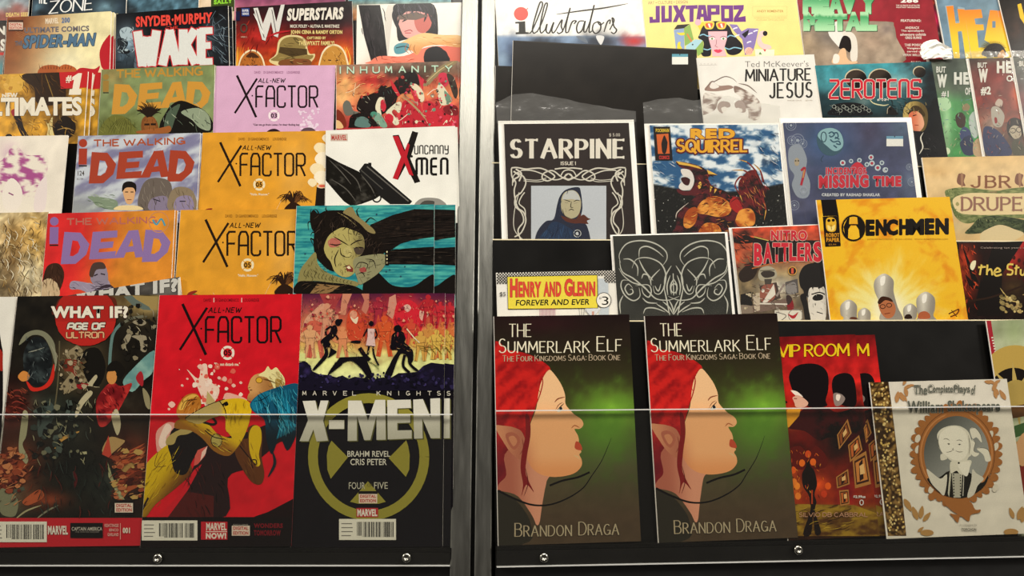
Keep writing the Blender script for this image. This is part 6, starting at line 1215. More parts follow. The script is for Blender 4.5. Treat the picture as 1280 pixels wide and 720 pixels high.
# sweeping black banner behind the letters
a.p([(850, 45), (900, 55), (940, 70), (1240, 70), (1260, 190), (1050, 190), (940, 205), (845, 235)], '1c1110'); a.st([(848, 48), (940, 72)], 5, 'd8c060', False); a.st([(845, 232), (950, 205), (1060, 192), (1240, 192)], 6, 'c86a30', False)
a.part('title_lettering'); a.t('NITRO', 952, 14, 1160, 74, 'cf2638', .05, out=('e6dcc6', .035)); 
for ch, x0, x1, y0, y1 in (('B', 855, 905, 88, 218), ('A', 908, 962, 84, 206), ('T', 962, 1010, 84, 198), ('T', 1010, 1054, 84, 194), ('L', 1056, 1100, 86, 190), ('E', 1102, 1142, 86, 190), ('R', 1146, 1192, 84, 192), ('S', 1194, 1246, 78, 196)): a.t(ch, x0, y0, x1, y1, 'cf2638', .06, out=('e6dcc6', .03))
a.part('front_cover')
# helmeted driver and open wheel car
a.p([(890, 330), (930, 320), (985, 310), (1010, 400), (900, 440)], '4a3a34'); a.b([(890, 400), (900, 340), (940, 315), (975, 330), (975, 400), (920, 430)], '9a5a4a'); a.p([(905, 425), (970, 320), (980, 380), (925, 430)], 'e6dece'); a.e_(908, 358, 9, 11, 'f0e8d8')
a.b([(880, 270), (895, 230), (940, 218), (980, 240), (985, 280), (940, 300), (895, 300)], 'b0a890'); a.b([(895, 260), (920, 245), (970, 250), (970, 275), (920, 285)], '3a322c'); a.st([(890, 245), (975, 240)], 6, '6a6252'); a.p([(915, 292), (960, 290), (955, 322), (920, 322)], '4a443c')
a.p([(780, 380), (840, 365), (850, 440), (800, 470), (780, 440)], '1a1614'); a.b([(770, 445), (800, 440), (850, 450), (850, 485), (770, 485)], '8a7a6a'); a.p([(1035, 310), (1105, 290), (1112, 370), (1040, 380)], '5a5452'); a.b([(1040, 330), (1090, 310), (1100, 370), (1050, 375)], '8d8884')
a.p([(850, 440), (1060, 400), (1070, 440), (900, 480), (850, 480)], '7a6458'); a.st([(890, 432), (1060, 436)], 8, 'e6dece'); a.p([(850, 380), (890, 370), (890, 470), (860, 480)], 'c9b8a0'); a.st([(985, 390), (1030, 320)], 12, '9a8a80'); a.b([(1045, 440), (1075, 410), (1085, 470), (1060, 490)], '8a1c24'); a.b([(1040, 390), (1060, 385), (1075, 410), (1050, 440)], '3a2a2a')
a.p([(975, 470), (1130, 470), (1130, 560), (975, 560)], 'e2dccb'); a.ring(1095, 500, 42, 36, 4, '8a8578'); a.b([(1050, 490), (1080, 500), (1110, 480), (1090, 515), (1070, 515)], 'b02430'); a.st([(980, 480), (1040, 500), (1010, 530)], 4, '4a4440')
# black haired face
a.b([(1120, 330), (1115, 270), (1140, 220), (1190, 200), (1262, 200), (1262, 360), (1150, 400), (1140, 360)], '14100f'); a.b([(1165, 400), (1175, 345), (1215, 340), (1262, 350), (1262, 540), (1180, 540), (1170, 470)], 'e6dfd0'); a.p([(1150, 350), (1180, 320), (1190, 350), (1215, 318), (1225, 350), (1262, 330), (1262, 280), (1140, 290)], '14100f')
a.b([(1190, 400), (1215, 378), (1250, 385), (1245, 410), (1205, 415)], '14100f'); a.st([(1185, 380), (1230, 368), (1262, 380)], 7, '14100f'); a.b([(1120, 390), (1150, 380), (1170, 470), (1180, 530), (1150, 530), (1140, 460)], '14100f'); a.st([(1215, 480), (1250, 490)], 5, '14100f')
a.part('issue_badge').e_(1075, 246, 26, 26, 'd8a048'); a.e_(1075, 246, 21, 21, '1c1210'); a.t('1', 1068, 230, 1082, 262, 'dc5a3c', .03); a.part('front_cover').done()

a = Comic(RR, 1, (1020.5, 250), (1187, 246), 0.8, 'comic_book', 'bright yellow orange comic with bowling pins bursting upward and black logotype')
a.zoom(1015, 240, 4.363)
def ray(X, Y):
    dx, dy = X - 420, Y - 640; r = np.hypot(dx, dy * .95); t = np.arctan2(dx, -dy)
    n = fbm(t * 90, r * .12, 13, 4); n2 = fbm(t * 60, r * .25, 16, 9)
    c = mix('ecdf8e', 'e8b62a', sm(90, 330, r + (n - .5) * 260)); c = mix(c, 'dc8a1c', sm(.5, .75, n2) * sm(180, 420, r)); c = mix(c, 'c8641c', sm(.62, .8, n) * sm(260, 560, r) * .8)
    return mix(c, 'f2eccb', sm(130, 30, r))
a.grid(ray, 1.8)
a.part('logo_column').p([(22, 42), (50, 42), (95, 690), (62, 690)], lambda X, Y: mix('dd7a1c', 'c85a14', sm(.4, .6, fbm(X, Y, 40, 3)))) if False else a.part('logo_column')
a.p([(48, 40), (130, 38), (146, 130), (60, 132)], '141010'); a.p([(58, 134), (146, 130), (157, 296), (72, 300)], '1a1310'); a.b([(75, 175), (80, 145), (105, 138), (128, 150), (132, 180), (128, 210), (105, 218), (82, 208)], 'd9a82c')
a.e_(92, 156, 9, 8, '1a1310'); a.e_(116, 154, 9, 8, '1a1310'); a.b([(85, 180), (105, 190), (125, 178), (122, 205), (105, 212), (88, 205)], 'ecd27a'); a.st([(104, 178), (106, 205)], 3, '1a1310', False)
a.t('ROBOT', 76, 224, 150, 246, 'c98a24', .05); a.t('PAPER', 78, 250, 150, 272, 'c98a24', .05); a.t('$3.99', 90, 282, 132, 292, '9a6a20', .02)
a.part('title_lettering'); a.ring(226, 197, 60, 67, 9, '15100d', 40); a.ring(226, 197, 66, 73, 2, '6a4a14', 40)
a.p([(180, 240), (172, 190), (190, 150), (205, 138), (202, 175), (250, 175), (246, 138), (268, 150), (286, 190), (278, 240), (262, 262), (255, 205), (240, 182), (212, 182), (198, 205), (196, 262)], '15100d'); a.e_(226, 155, 18, 19, 'e0a82a')
for ch, x0, x1 in (('E', 292, 342), ('N', 346, 408), ('C', 404, 470), ('H', 474, 528), ('M', 528, 612), ('E', 614, 668), ('N', 672, 746)): a.t(ch, x0, 150 - (x0 - 290) * .02, x1, 240 - (x0 - 290) * .02, '15100d', .075)
a.t('JAMISON RAYMOND   RYAN HOWE   WWW.ROBOTPAPER.COM', 300, 254, 740, 264, '9a6a1c', 0)
a.part('front_cover')
def pin(x, y, s_, h, rot=0):
    a.b([(x - 52 * s_, y + 20 * s_), (x - 50 * s_, y - 40 * s_), (x, y - 75 * s_), (x + 50 * s_, y - 40 * s_), (x + 52 * s_, y + 25 * s_), (x + 44 * s_ + rot, y + h * .6), (x + 70 * s_ + rot, y + h), (x - 50 * s_ + rot, y + h), (x - 44 * s_ + rot, y + h * .6)], lambda X, Y: mix('d9d4c4', '8d867a', sm(-20, 60 * s_, np.abs(X - x + 15 * s_) + (Y - y) * .15)), 5)
    a.b([(x - 20 * s_, y - 50 * s_), (x + 5, y - 62 * s_), (x + 2, y - 20 * s_), (x - 18 * s_, y - 10 * s_)], 'ece8dc')
pin(535, 660, .7, 60); pin(285, 680, .65, 60); pin(200, 650, .85, 60, 10); pin(393, 520, 1.0, 180, 30); pin(620, 615, .95, 100)
a.b([(362, 600), (380, 575), (420, 578), (455, 625), (445, 675), (410, 690), (380, 665), (365, 630)], 'b06a44'); a.b([(358, 600), (380, 570), (425, 578), (440, 600), (400, 590), (370, 612)], '3a2014'); a.ring(385, 625, 14, 11, 4, '2a1a12', 14); a.ring(420, 618, 14, 11, 4, '2a1a12', 14); a.st([(395, 665), (425, 660)], 4, '6a2a1c')
a.b([(580, 690), (585, 660), (615, 650), (640, 665), (640, 690)], 'a85a3a'); a.b([(505, 690), (512, 670), (535, 668), (545, 690)], '2a1a12'); a.b([(205, 692), (215, 682), (240, 684), (245, 694)], '5a3020')
a.st([(745, 665), (775, 650), (800, 640), (790, 665), (755, 680)], 6, '5a2a10'); a.st([(760, 645), (790, 680)], 4, '5a2a10'); a.done()

a = Comic(RR, 1, (1193.5, 304), (1350, 299.5), 2.6, 'comic_book', 'black and red thorny comic with yellow hand lettering at the right edge')
a.zoom(1180, 290, 3.43).grid(soft('1a0f0d', [(90, 120, 45, 70, 'a8341c'), (75, 200, 40, 70, 'a03a1c'), (100, 230, 50, 50, '7a2414', .8), (290, 130, 60, 60, '9a2a1c'), (330, 60, 60, 60, 'a02424'), (300, 240, 60, 60, '3a2a18')], .25, 26, 4), 2.5)
a.p([(50, 45), (62, 44), (82, 360), (72, 360)], '120d0c')
for q in ([(75, 50), (150, 220), (120, 210)], [(90, 180), (155, 245), (110, 240)], [(215, 40), (340, 40), (250, 180), (240, 360), (140, 360), (165, 200), (190, 120)], [(160, 190), (170, 280), (130, 330)], [(80, 300), (105, 340), (110, 360), (80, 360)]): a.p(q, '140f0d')
a.st([(78, 298), (200, 280), (340, 230)], 8, '2a1a12'); 
for i in range(9): a.e_(250 + (i % 4) * 24, 280 + (i // 3) * 24 + (i % 2) * 10, 14, 9, 'a8905a' if i % 2 else '8a7a4c', 35); a.e_(300 + (i % 3) * 22, 110 + i * 12, 7, 9, '3a1410')
a.st([(240, 240), (280, 290), (320, 300)], 6, 'b8a060', taper=2)
a.part('title_lettering'); Yc = 'd8bc5a'
a.st([(145, 152), (178, 150)], 8, Yc, False); a.st([(160, 140), (152, 185)], 8, Yc); a.st([(185, 140), (182, 185)], 8, Yc); a.st([(184, 168), (200, 160), (206, 186)], 8, Yc); a.st([(214, 174), (240, 168), (228, 155), (214, 172), (222, 188), (246, 182)], 8, Yc)
a.st([(296, 140), (275, 140), (272, 158), (292, 166), (288, 182), (268, 182)], 8, Yc); a.st([(310, 142), (306, 184)], 8, Yc); a.st([(300, 156), (322, 152)], 7, Yc, False); a.st([(328, 160), (328, 182), (342, 182), (346, 160)], 8, Yc)
a.k('Studio', 352, 140, 470, 184, Yc, 8); a.b([(110, 150), (118, 128), (135, 124), (132, 150), (120, 165)], 'e2d8b0'); a.part('tagline').t('Celebrating ten years of studio comics', 155, 64, 470, 74, '9a8a80', .0); a.part('front_cover').done()

# ================================================================== RIGHT, third tier
a = Comic(RR, 2, (630, 155), (786, 153.5), 3.0, 'comic_book', 'black comic with white serif title, knotwork border and hooded man, in crumpled clear sleeve', board=(7, 7, 5), sleeve=(9, 9, [26, 36, 38, 34, 30, 24, 20, 16, 13], 5))
a.zoom(610, 110, 3.6).grid(soft('2b2220', amp=.06, sc=80), 6)
a.part('title_lettering').k('STARPINE', 106, 234, 610, 312, 'e8e2d2', 20, con=.4, gap=.32, serif=8); a.part('price_lettering').t('$ 5.00', 545, 204, 594, 220, 'd8d0c0', .0); a.k('ISSUE 1', 328, 332, 394, 346, 'd8d0c0', 3, serif=2)
a.part('front_cover'); KW = 'd9d4c4'
a.part('knotwork_border')
for sgn in (1, -1):
    mx_ = (lambda x: x) if sgn == 1 else (lambda x: 724 - x)
    for q, w_ in (([(105, 360), (130, 358), (170, 365), (200, 362), (240, 362), (280, 380), (300, 400), (270, 418), (245, 408), (250, 385), (290, 372), (330, 400), (362, 415)], 6), ([(150, 370), (200, 372), (250, 390), (290, 412), (330, 408), (362, 385)], 5), ([(160, 410), (220, 415), (262, 405)], 3), ([(160, 418), (230, 422), (262, 412)], 3), ([(300, 365), (340, 360), (362, 362)], 6), ([(325, 400), (340, 375), (362, 368)], 5),
                 ([(105, 362), (108, 400), (125, 425), (118, 460), (122, 500), (135, 540), (160, 560), (170, 600), (150, 650), (120, 670)], 6), ([(130, 380), (160, 400), (170, 430), (150, 470), (125, 490), (122, 530), (150, 560), (160, 600), (135, 640), (150, 690)], 6), ([(165, 470), (150, 490), (140, 520), (165, 545), (168, 580)], 5), ([(140, 470), (118, 560), (120, 640), (165, 690)], 3.5), ([(110, 440), (115, 395), (150, 372)], 4), ([(115, 375), (140, 395), (120, 410), (112, 425)], 7), ([(125, 365), (150, 385), (140, 420)], 7)):
        a.st([(mx_(x), y) for x, y in q], w_, KW, taper=0, k=6)
a.ring(362, 398, 16, 12, 4, KW)
a.part('front_cover').rc(194, 440, 532, 760, 'c3c9cf')
a.b([(210, 690), (225, 640), (260, 600), (295, 590), (310, 530), (322, 490), (350, 458), (405, 446), (418, 470), (425, 540), (418, 590), (445, 620), (462, 690), (460, 780), (210, 780)], '22283c'); a.b([(260, 640), (300, 600), (380, 640), (420, 690), (400, 780), (220, 780), (230, 680)], '1f3350')
a.b([(415, 580), (430, 570), (450, 585), (462, 590), (445, 598), (452, 612), (430, 610), (395, 605)], '5a2a1c'); a.b([(328, 575), (345, 580), (395, 590), (412, 560), (420, 600), (395, 610), (350, 600)], '5a2c20')
a.b([(330, 545), (330, 500), (345, 470), (380, 460), (405, 475), (418, 510), (415, 550), (400, 578), (370, 588), (345, 575)], 'b9b08e'); a.b([(336, 500), (350, 470), (385, 462), (408, 485), (412, 505), (375, 500)], 'c3c6c2')
for q in ([(340, 502), (360, 508), (372, 512)], [(384, 512), (400, 505), (414, 508)], [(376, 510), (372, 535), (384, 538)], [(362, 552), (375, 546), (388, 552)], [(348, 540), (352, 560)], [(335, 545), (345, 575), (372, 588)], [(345, 515), (362, 518)], [(388, 520), (404, 516)]): a.st(q, 4, '2b241c', taper=2)
a.part('emblem').e_(402, 655, 20, 20, '15171c'); a.ring(402, 655, 16, 16, 3, 'c8ccce', 20); a.e_(402, 655, 8, 8, 'c8ccce', 0, 8); a.part('front_cover').done()

a = Comic(RR, 2, (812, 156.5), (972, 155.5), 3.4, 'comic_book', 'blue white stormy comic with roaring orange horned monster and orange title, in clear sleeve', board=(6, 3, 3), sleeve=(7, 4, [28, 32, 34, 30, 34, 36, 30, 26, 22], 5))
a.zoom(800, 140, 4.8)
def sea(X, Y):
    n = fbm(X * .8 + Y * .3, Y * 1.7 - X * .3, 60, 4, 5); c = mix('2a5a86', 'e6eef0', sm(.38, .62, n)); c = mix(c, '16304e', sm(.55, .75, fbm(X, Y, 50, 9)) * np.exp(-(((X - 780) / 90) ** 2 + ((Y - 270) / 70) ** 2)))
    sp = mix('101110', '3a3a36', sm(.7, .85, fbm(X, Y, 9, 6, 2)))
    edge = sm(-6, 6, Y - (430 + 50 * np.sin(np.clip((X - 70) / 780, 0, 1) * math.pi)))
    return c * (1 - edge[..., None]) + sp * edge[..., None]
a.grid(sea, 1.6)
for i in range(50): q = random.Random(i); a.e_(q.uniform(80, 860), q.uniform(500, 720), 3, 3, 'c8c8c0', 0, 6)
DK, OR_, YE = '4a1418', 'cf7420', 'e2b24a'
a.b([(215, 690), (225, 620), (270, 560), (330, 510), (300, 500), (260, 500), (225, 480), (225, 460), (260, 475), (300, 470), (325, 420), (315, 370), (280, 345), (240, 330), (215, 300), (260, 300), (330, 315), (380, 335), (420, 370), (460, 380), (410, 390), (430, 440), (500, 470), (560, 500), (620, 520), (660, 560), (680, 640), (600, 740), (220, 740)], lambda X, Y: mix('5a1a20', '1c0e10', sm(.4, .62, fbm(X, Y, 28, 5))))
a.b([(245, 345), (290, 345), (318, 375), (322, 430), (300, 465), (255, 470), (232, 450), (250, 420), (285, 415), (300, 395), (260, 385)], 'e2dcd4'); a.b([(245, 400), (270, 390), (300, 405), (290, 440), (262, 432)], '3a1014')
a.p([(215, 295), (270, 305), (350, 325), (375, 345), (300, 325), (235, 315)], YE); a.p([(400, 345), (465, 378), (410, 372)], YE); a.b([(360, 365), (395, 355), (400, 375), (370, 380)], '1a0c0e'); a.e_(358, 440, 10, 22, YE, 10); a.p([(420, 445), (435, 450), (420, 485)], YE); a.p([(448, 460), (462, 465), (445, 490)], YE); a.p([(472, 475), (490, 470), (480, 495)], '9a3a24')
fl = lambda X, Y: mix('a84a16', 'eba042', sm(.38, .66, fbm(X, Y, 42, 8)))
a.b([(350, 560), (400, 515), (460, 505), (520, 530), (548, 575), (530, 615), (470, 630), (400, 615), (345, 605)], fl); a.b([(262, 640), (285, 590), (330, 570), (345, 600), (335, 660), (300, 695), (265, 690)], fl); a.b([(360, 700), (400, 665), (470, 680), (480, 740), (360, 740)], fl)
a.b([(535, 560), (560, 510), (600, 530), (615, 580), (590, 610)], 'a82020'); a.b([(575, 640), (600, 590), (660, 580), (690, 620), (680, 680), (600, 690), (575, 665)], fl); a.st([(540, 545), (585, 520), (615, 570)], 5, '3a0e10', taper=2)
# raised claw hand
a.b([(590, 430), (620, 380), (660, 350), (700, 360), (740, 440), (770, 450), (750, 500), (735, 560), (740, 620), (700, 600), (640, 540), (600, 500)], lambda X, Y: mix('6a1a1e', '241012', sm(.4, .6, fbm(X, Y, 20, 3))))
for q in ([(700, 400), (690, 350), (640, 300), (590, 285)], [(665, 380), (620, 350), (550, 350)], [(640, 400), (600, 390), (570, 440), (600, 500), (615, 540)], [(740, 420), (720, 350), (680, 310)], [(735, 520), (755, 590), (745, 650)]): a.st(q, 14, '7a2420', taper=1); a.st(q[-2:], 6, YE, False, taper=1)
for q in ([(620, 420), (660, 480), (700, 560)], [(650, 400), (690, 450), (720, 520)], [(690, 380), (715, 430), (730, 500)]): a.st(q, 5, '1a0c0e', taper=2)
a.st([(215, 640), (225, 600), (290, 545)], 5, 'd8c8b8', taper=2)
a.part('publisher_logo').p([(80, 88), (180, 88), (196, 292), (92, 292)], '191211'); a.p([(98, 135), (170, 130), (178, 250), (108, 252)], 'd0642c'); a.b([(130, 180), (145, 140), (160, 170), (165, 190), (155, 245), (135, 245), (128, 200)], '191211'); a.t('POORMAN', 94, 100, 174, 122, 'd8b838', .04); a.t('COMICS', 114, 262, 176, 284, 'c8342c', .04)
a.part('title_lettering').t('RED', 302, 100, 570, 162, 'e6a82c', .07, out=('5c1626', .05)); 
a.k('SQUIRREL', 224, 168, 640, 236, 'e6a82c', 17, con=.7, gap=.2, arch=-4, out=('5c1626', 8), serif=3); a.part('front_cover').done()

a = Comic(RR, 2, (978.5, 153.5), (1133.5, 152.5), 3.0, 'comic_book', 'slate blue comic with pale moon balloon and red bubble title, on white backing board', board=(3.5, 8, 7), sleeve=(4, 8.5, 0, 0))
a.zoom(970, 140, 4.8).grid(soft('454a66', [(300, 180, 160, 140, '3d5a84', .9), (120, 300, 60, 160, '6c7488', .8), (750, 90, 80, 70, '5a7288', .7), (800, 420, 50, 100, '6a7c90', .6), (450, 500, 240, 60, '3c4058', .6), (560, 120, 60, 80, '454058', .7), (120, 560, 100, 60, '5a5a74', .7)], .1, 50, 7), 3)
a.b([(75, 230), (110, 195), (150, 200), (185, 280), (180, 350), (205, 430), (190, 510), (130, 510), (95, 440), (110, 380), (80, 330)], '8d96a0'); 
for x, y, r_ in ((130, 170, 38), (160, 190, 26), (95, 170, 26), (165, 480, 36), (90, 80, 30), (110, 560, 28), (800, 330, 18), (815, 420, 24)): a.ring(x, y, r_, r_, 3, '8a94a4', 20); a.ring(x, y, r_ * .6, r_ * .6, 3, '7a8496', 14); a.e_(x, y, r_ * .25, r_ * .25, '9aa4b0', 0, 8)
a.b([(110, 290), (125, 275), (140, 290), (135, 320), (115, 320)], 'a89a80'); a.e_(118, 293, 5, 5, '4a4438'); a.e_(134, 293, 5, 5, '4a4438')
a.part('issue_badge').st([(150, 352), (172, 335), (165, 380), (150, 440)], 14, 'a8283a', taper=0); a.st([(170, 345), (162, 395)], 5, 'c8a85a'); a.ring(165, 465, 22, 20, 4, '9aa0ac', 16); a.part('front_cover')
a.b([(245, 150), (262, 115), (310, 97), (360, 105), (398, 145), (405, 190), (390, 235), (340, 262), (285, 250), (250, 200)], '3a5866'); a.b([(250, 140), (275, 108), (330, 96), (380, 118), (403, 170), (395, 215), (350, 235), (300, 200), (270, 170)], '86aeb4'); a.st([(285, 262), (270, 285), (278, 300)], 5, '2e4456')
a.ring(286, 150, 16, 30, 6, '2e4a58', 16); 
for q in ([(315, 130), (335, 120), (350, 135), (330, 150), (320, 140)], [(340, 130), (365, 125), (372, 150), (352, 160)], [(325, 165), (345, 180), (375, 175), (385, 195), (360, 190)], [(345, 200), (365, 215)], [(355, 150), (380, 165)]): a.st(q, 8, '2e5062')
for x, y, s_ in ((400, 305, 17), (450, 295, 13), (500, 290, 14), (545, 315, 14), (570, 272, 16), (575, 308, 17), (610, 335, 18), (635, 305, 14), (655, 348, 16), (470, 325, 12), (660, 345, 12)): a.e_(x, y, s_, s_, 'b8c8cc', 0, 14); a.e_(x, y, s_ * .55, s_ * .55, 'a83848' if s_ > 14 else '5a6478', 0, 10)
a.b([(450, 330), (490, 300), (530, 330), (545, 370), (510, 385), (470, 365)], 'c02c3c')
a.part('title_lettering').t('INCIDENT OF', 298, 332, 540, 378, 'c22c3c', .08, out=('8aa8b4', .06)); a.t('MISSING', 256, 380, 556, 460, 'c22c3c', .09, sl=-6, out=('86a8b2', .06)); a.t('TIME', 582, 384, 752, 448, 'c22c3c', .09, out=('86a8b2', .06)); a.t('CREATED BY RASHAD SHAKLAR', 274, 488, 624, 506, 'c9cdd0', .04)
a.sticker(662, 145, 762, 206, '6a98b0'); a.part('front_cover').done()

a = Comic(RR, 2, (1152.5, 197), (1340, 193.5), 4.5, 'comic_book', 'tan parchment comic with faded brown serif capitals in a green leafy cartouche', sleeve=None)
a.zoom(1140, 180, 5.143).grid(soft([(70, 'cfae78'), (200, 'd6b988'), (480, 'c9ab78')], [(150, 180, 120, 40, 'c8a26a', .7), (300, 530, 120, 40, 'dcc896', .7), (360, 130, 90, 40, 'dcc08a', .7)], .06, 50), 4)
gr = lambda X, Y: mix('5d6a3e', '8f9460', sm(.4, .65, fbm(X, Y, 16, 4)))
a.b([(210, 310), (260, 285), (360, 280), (540, 300), (640, 285), (800, 280), (900, 340), (900, 480), (720, 480), (560, 470), (420, 500), (340, 510), (280, 470), (250, 400)], gr); a.b([(262, 380), (280, 340), (380, 315), (560, 318), (760, 318), (860, 350), (860, 430), (740, 450), (560, 455), (400, 455), (300, 440)], 'd9c494')
a.b([(340, 575), (380, 530), (430, 480), (520, 460), (620, 470), (740, 490), (900, 520), (900, 600), (720, 580), (640, 540), (560, 520), (480, 560), (430, 575)], lambda X, Y: mix('2e3826', '566040', sm(.4, .65, fbm(X, Y, 14, 6)))); a.b([(440, 580), (500, 540), (570, 520), (650, 545), (720, 580), (600, 640), (460, 640)], 'cdbb90')
for x in (318, 690, 900): a.b([(x - 30, 240), (x - 20, 195), (x, 190), (x + 25, 200), (x + 15, 240), (x + 25, 270), (x - 15, 262)], '7a5444'); a.b([(x - 5, 190), (x + 12, 200), (x + 8, 270), (x - 2, 270)], '9a7458')
a.b([(280, 385), (292, 372), (304, 388), (290, 400)], '9a9460'); a.part('title_lettering')
for ch, x0, x1 in (('J', 385, 432), ('B', 476, 536), ('R', 566, 628)): a.k(ch, x0, 208, x1, 278, '7d5038', 13, con=.5, serif=9, out=('a07a5a', 2))
a.k('-', 500, 300, 545, 316, '8a6a50', 5)
for ch, x0, x1 in (('D', 322, 382), ('R', 402, 464), ('U', 486, 548), ('P', 574, 628), ('E', 652, 704), ('S', 726, 780)): a.k(ch, x0, 345, x1, 425, '8a6456', 13, con=.5, serif=9, out=('ab8a6c', 2))
a.part('front_cover').done()

# ================================================================== RIGHT, fourth tier
a = Comic(RR, 3, (641.5, 50.5), (871, 62), 3.6, 'portfolio', 'large plain black folder with a small price sticker at its upper right', cat='folder', thick=1.6)
a.zoom(600, 0, 4).grid(soft('1f1c19', amp=.12, sc=90), 8); a.st([(168, 204), (600, 228), (1080, 250)], 4, '35312c', False); a.sticker(960, 270, 1040, 322, '5f9cae'); a.done()
a = Comic(RR, 3, (619.5, 82), (800, 88), 7.0, 'portfolio', 'second black folder behind, showing only its left strip under the folder with the sticker', cat='folder', thick=1.6)
a.zoom(600, 0, 4).grid(soft('211e1b', amp=.12, sc=90), 8); a.st([(78, 328), (160, 330)], 3, '3a3630', False); a.done()

a = Comic(RR, 3, (871, 72.5), (1017.5, 68), 2.2, 'comic_book', 'white comic with grey brown face sketch and black brush capitals at upper right', sleeve=(2, 2, 0, 0))
a.zoom(860, 60, 7.2).grid(soft('f1eee6', [(300, 90, 200, 60, 'f6f2ea', .5)], .02, 80), 8)
br = lambda X, Y: mix('8a7368', 'e9e2d8', sm(.45, .62, fbm(X, Y, 40, 7)))
a.b([(150, 380), (180, 330), (220, 295), (250, 320), (290, 340), (370, 335), (410, 355), (360, 375), (250, 390)], 'a08478'); a.b([(195, 350), (220, 305), (255, 325), (280, 350), (230, 368)], 'efeae2')
a.st([(155, 385), (200, 310), (240, 300), (330, 258), (400, 275), (440, 310)], 9, '6f5c52', taper=2); a.st([(455, 320), (540, 340), (620, 405)], 11, '7d695e', taper=2)
a.b([(110, 600), (130, 500), (155, 400), (300, 440), (270, 480), (240, 560), (120, 610)], br); a.b([(420, 340), (520, 380), (610, 440), (658, 520), (640, 640), (550, 640), (540, 560), (480, 520), (470, 440), (420, 400)], br)
a.b([(265, 520), (300, 480), (370, 490), (378, 530), (320, 545), (310, 590), (270, 560)], 'a8948a'); a.b([(420, 500), (460, 470), (510, 500), (520, 570), (480, 580), (460, 540), (430, 540)], 'a8948a'); a.b([(300, 540), (340, 530), (350, 560), (315, 580)], 'ece6dc'); a.b([(450, 550), (480, 545), (490, 570), (460, 580)], 'ece6dc')
a.st([(160, 520), (240, 490)], 7, 'efe9e0'); a.st([(165, 400), (240, 425), (310, 430)], 14, 'efe9e0')
a.st([(100, 155), (262, 152)], 3, 'b8b0a8', False); 
for i, ch in enumerate('SHADOW'[:5]): a.t(ch, 112 + i * 32, 136, 122 + i * 32, 148, 'b8b0a8', 0)
a.part('author_lettering').t('Ted McKeever\'s', 512, 118, 1085, 172, '6a655f', -.01, sl=-4); a.part('title_lettering')
a.k('MINIATURE', 520, 196, 1102, 298, '2d2a28', 17, con=.75, gap=.2, sl=-10); a.k('JESUS', 738, 316, 1112, 448, '2d2a28', 19, con=.75, gap=.3, sl=-6)
for x, y in ((600, 240), (905, 250), (960, 360), (1000, 380), (1020, 400)): a.st([(x, y), (x + 6, y + 50)], 7, 'b0aaa2', taper=2)
a.t('ISSUE ONE    $3.99', 895, 468, 1118, 480, 'b8a898', 0); a.part('front_cover').done()

a = Comic(RR, 3, (1018.5, 82), (1164, 77), 1.2, 'comic_book', 'teal and black comic with red angular capitals, three planets and a blond man')
a.zoom(1010, 70, 5.54).grid(soft([(50, '3a8a94'), (150, '3a7a84'), (300, '2a4a50'), (500, '0f1214')], [(700, 80, 120, 60, '4a7a84', .8), (850, 150, 100, 140, '10171b'), (130, 180, 100, 60, '4a9aa4', .7), (560, 180, 200, 60, 'a8b4ac', .6), (100, 330, 120, 80, '20343a', .9), (380, 310, 60, 50, '8a9890', .5), (880, 400, 100, 300, '0c0f12')], .16, 46, 8), 2.5)
for x, y, rx_, rl_ in ((330, 155, 76, 1), (497, 155, 80, 1), (770, 108, 44, 1)): a.e_(x, y, rx_, rx_ * .86, 'c9bc9c', 0, 28); a.e_(x + 4, y + 5, rx_ - 2, rx_ * .84, lambda X, Y: mix('3a3028', '15110f', sm(-30, 50, (X - x) + (Y - y))), 0, 28)
a.st([(415, 280), (450, 325), (520, 342), (560, 335)], 8, 'c8c49a', taper=2)
a.b([(150, 410), (165, 360), (200, 330), (300, 322), (380, 335), (425, 370), (430, 410)], '17181a')
for i in range(12): a.ring(180 + i * 22, 350 + (i % 3) * 14, 13, 12, 3, '9aa096', 12)
a.b([(545, 405), (550, 365), (570, 345), (600, 370), (625, 405)], '1c1a1a'); a.st([(548, 400), (552, 365), (570, 348)], 4, 'b0a890')
a.b([(660, 430), (665, 360), (700, 322), (760, 315), (810, 345), (830, 400), (825, 470), (800, 520), (740, 530), (700, 480)], lambda X, Y: mix('b09a58', '5a4a28', sm(680, 820, X))); a.b([(700, 400), (730, 375), (770, 385), (800, 440), (800, 490), (760, 530), (720, 500), (700, 450)], lambda X, Y: mix('c86a4a', 'd8a080', sm(720, 800, X))); a.b([(690, 410), (720, 350), (770, 350), (810, 400), (800, 420), (760, 385), (720, 385)], '3a2c18'); a.st([(725, 415), (750, 408)], 7, '2a1410'); a.st([(738, 478), (765, 480)], 5, '7a2a20')
a.b([(690, 540), (760, 520), (850, 540), (920, 600), (940, 720), (680, 720)], '131417'); a.st([(798, 530), (780, 570), (795, 630), (770, 680)], 9, 'd8d4c4', taper=2); a.st([(790, 640), (845, 645)], 6, 'b8b09a', taper=2)
a.part('title_lettering').k('ZEROTENS', 150, 172, 775, 292, 'c22434', 17, font=TECH, gap=.17, out=('d8cfc4', 4), arch=0, sl=-4); a.t('#1 • 2 OF 4', 478, 296, 556, 314, 'e6e2d8', .03); a.part('front_cover').done()

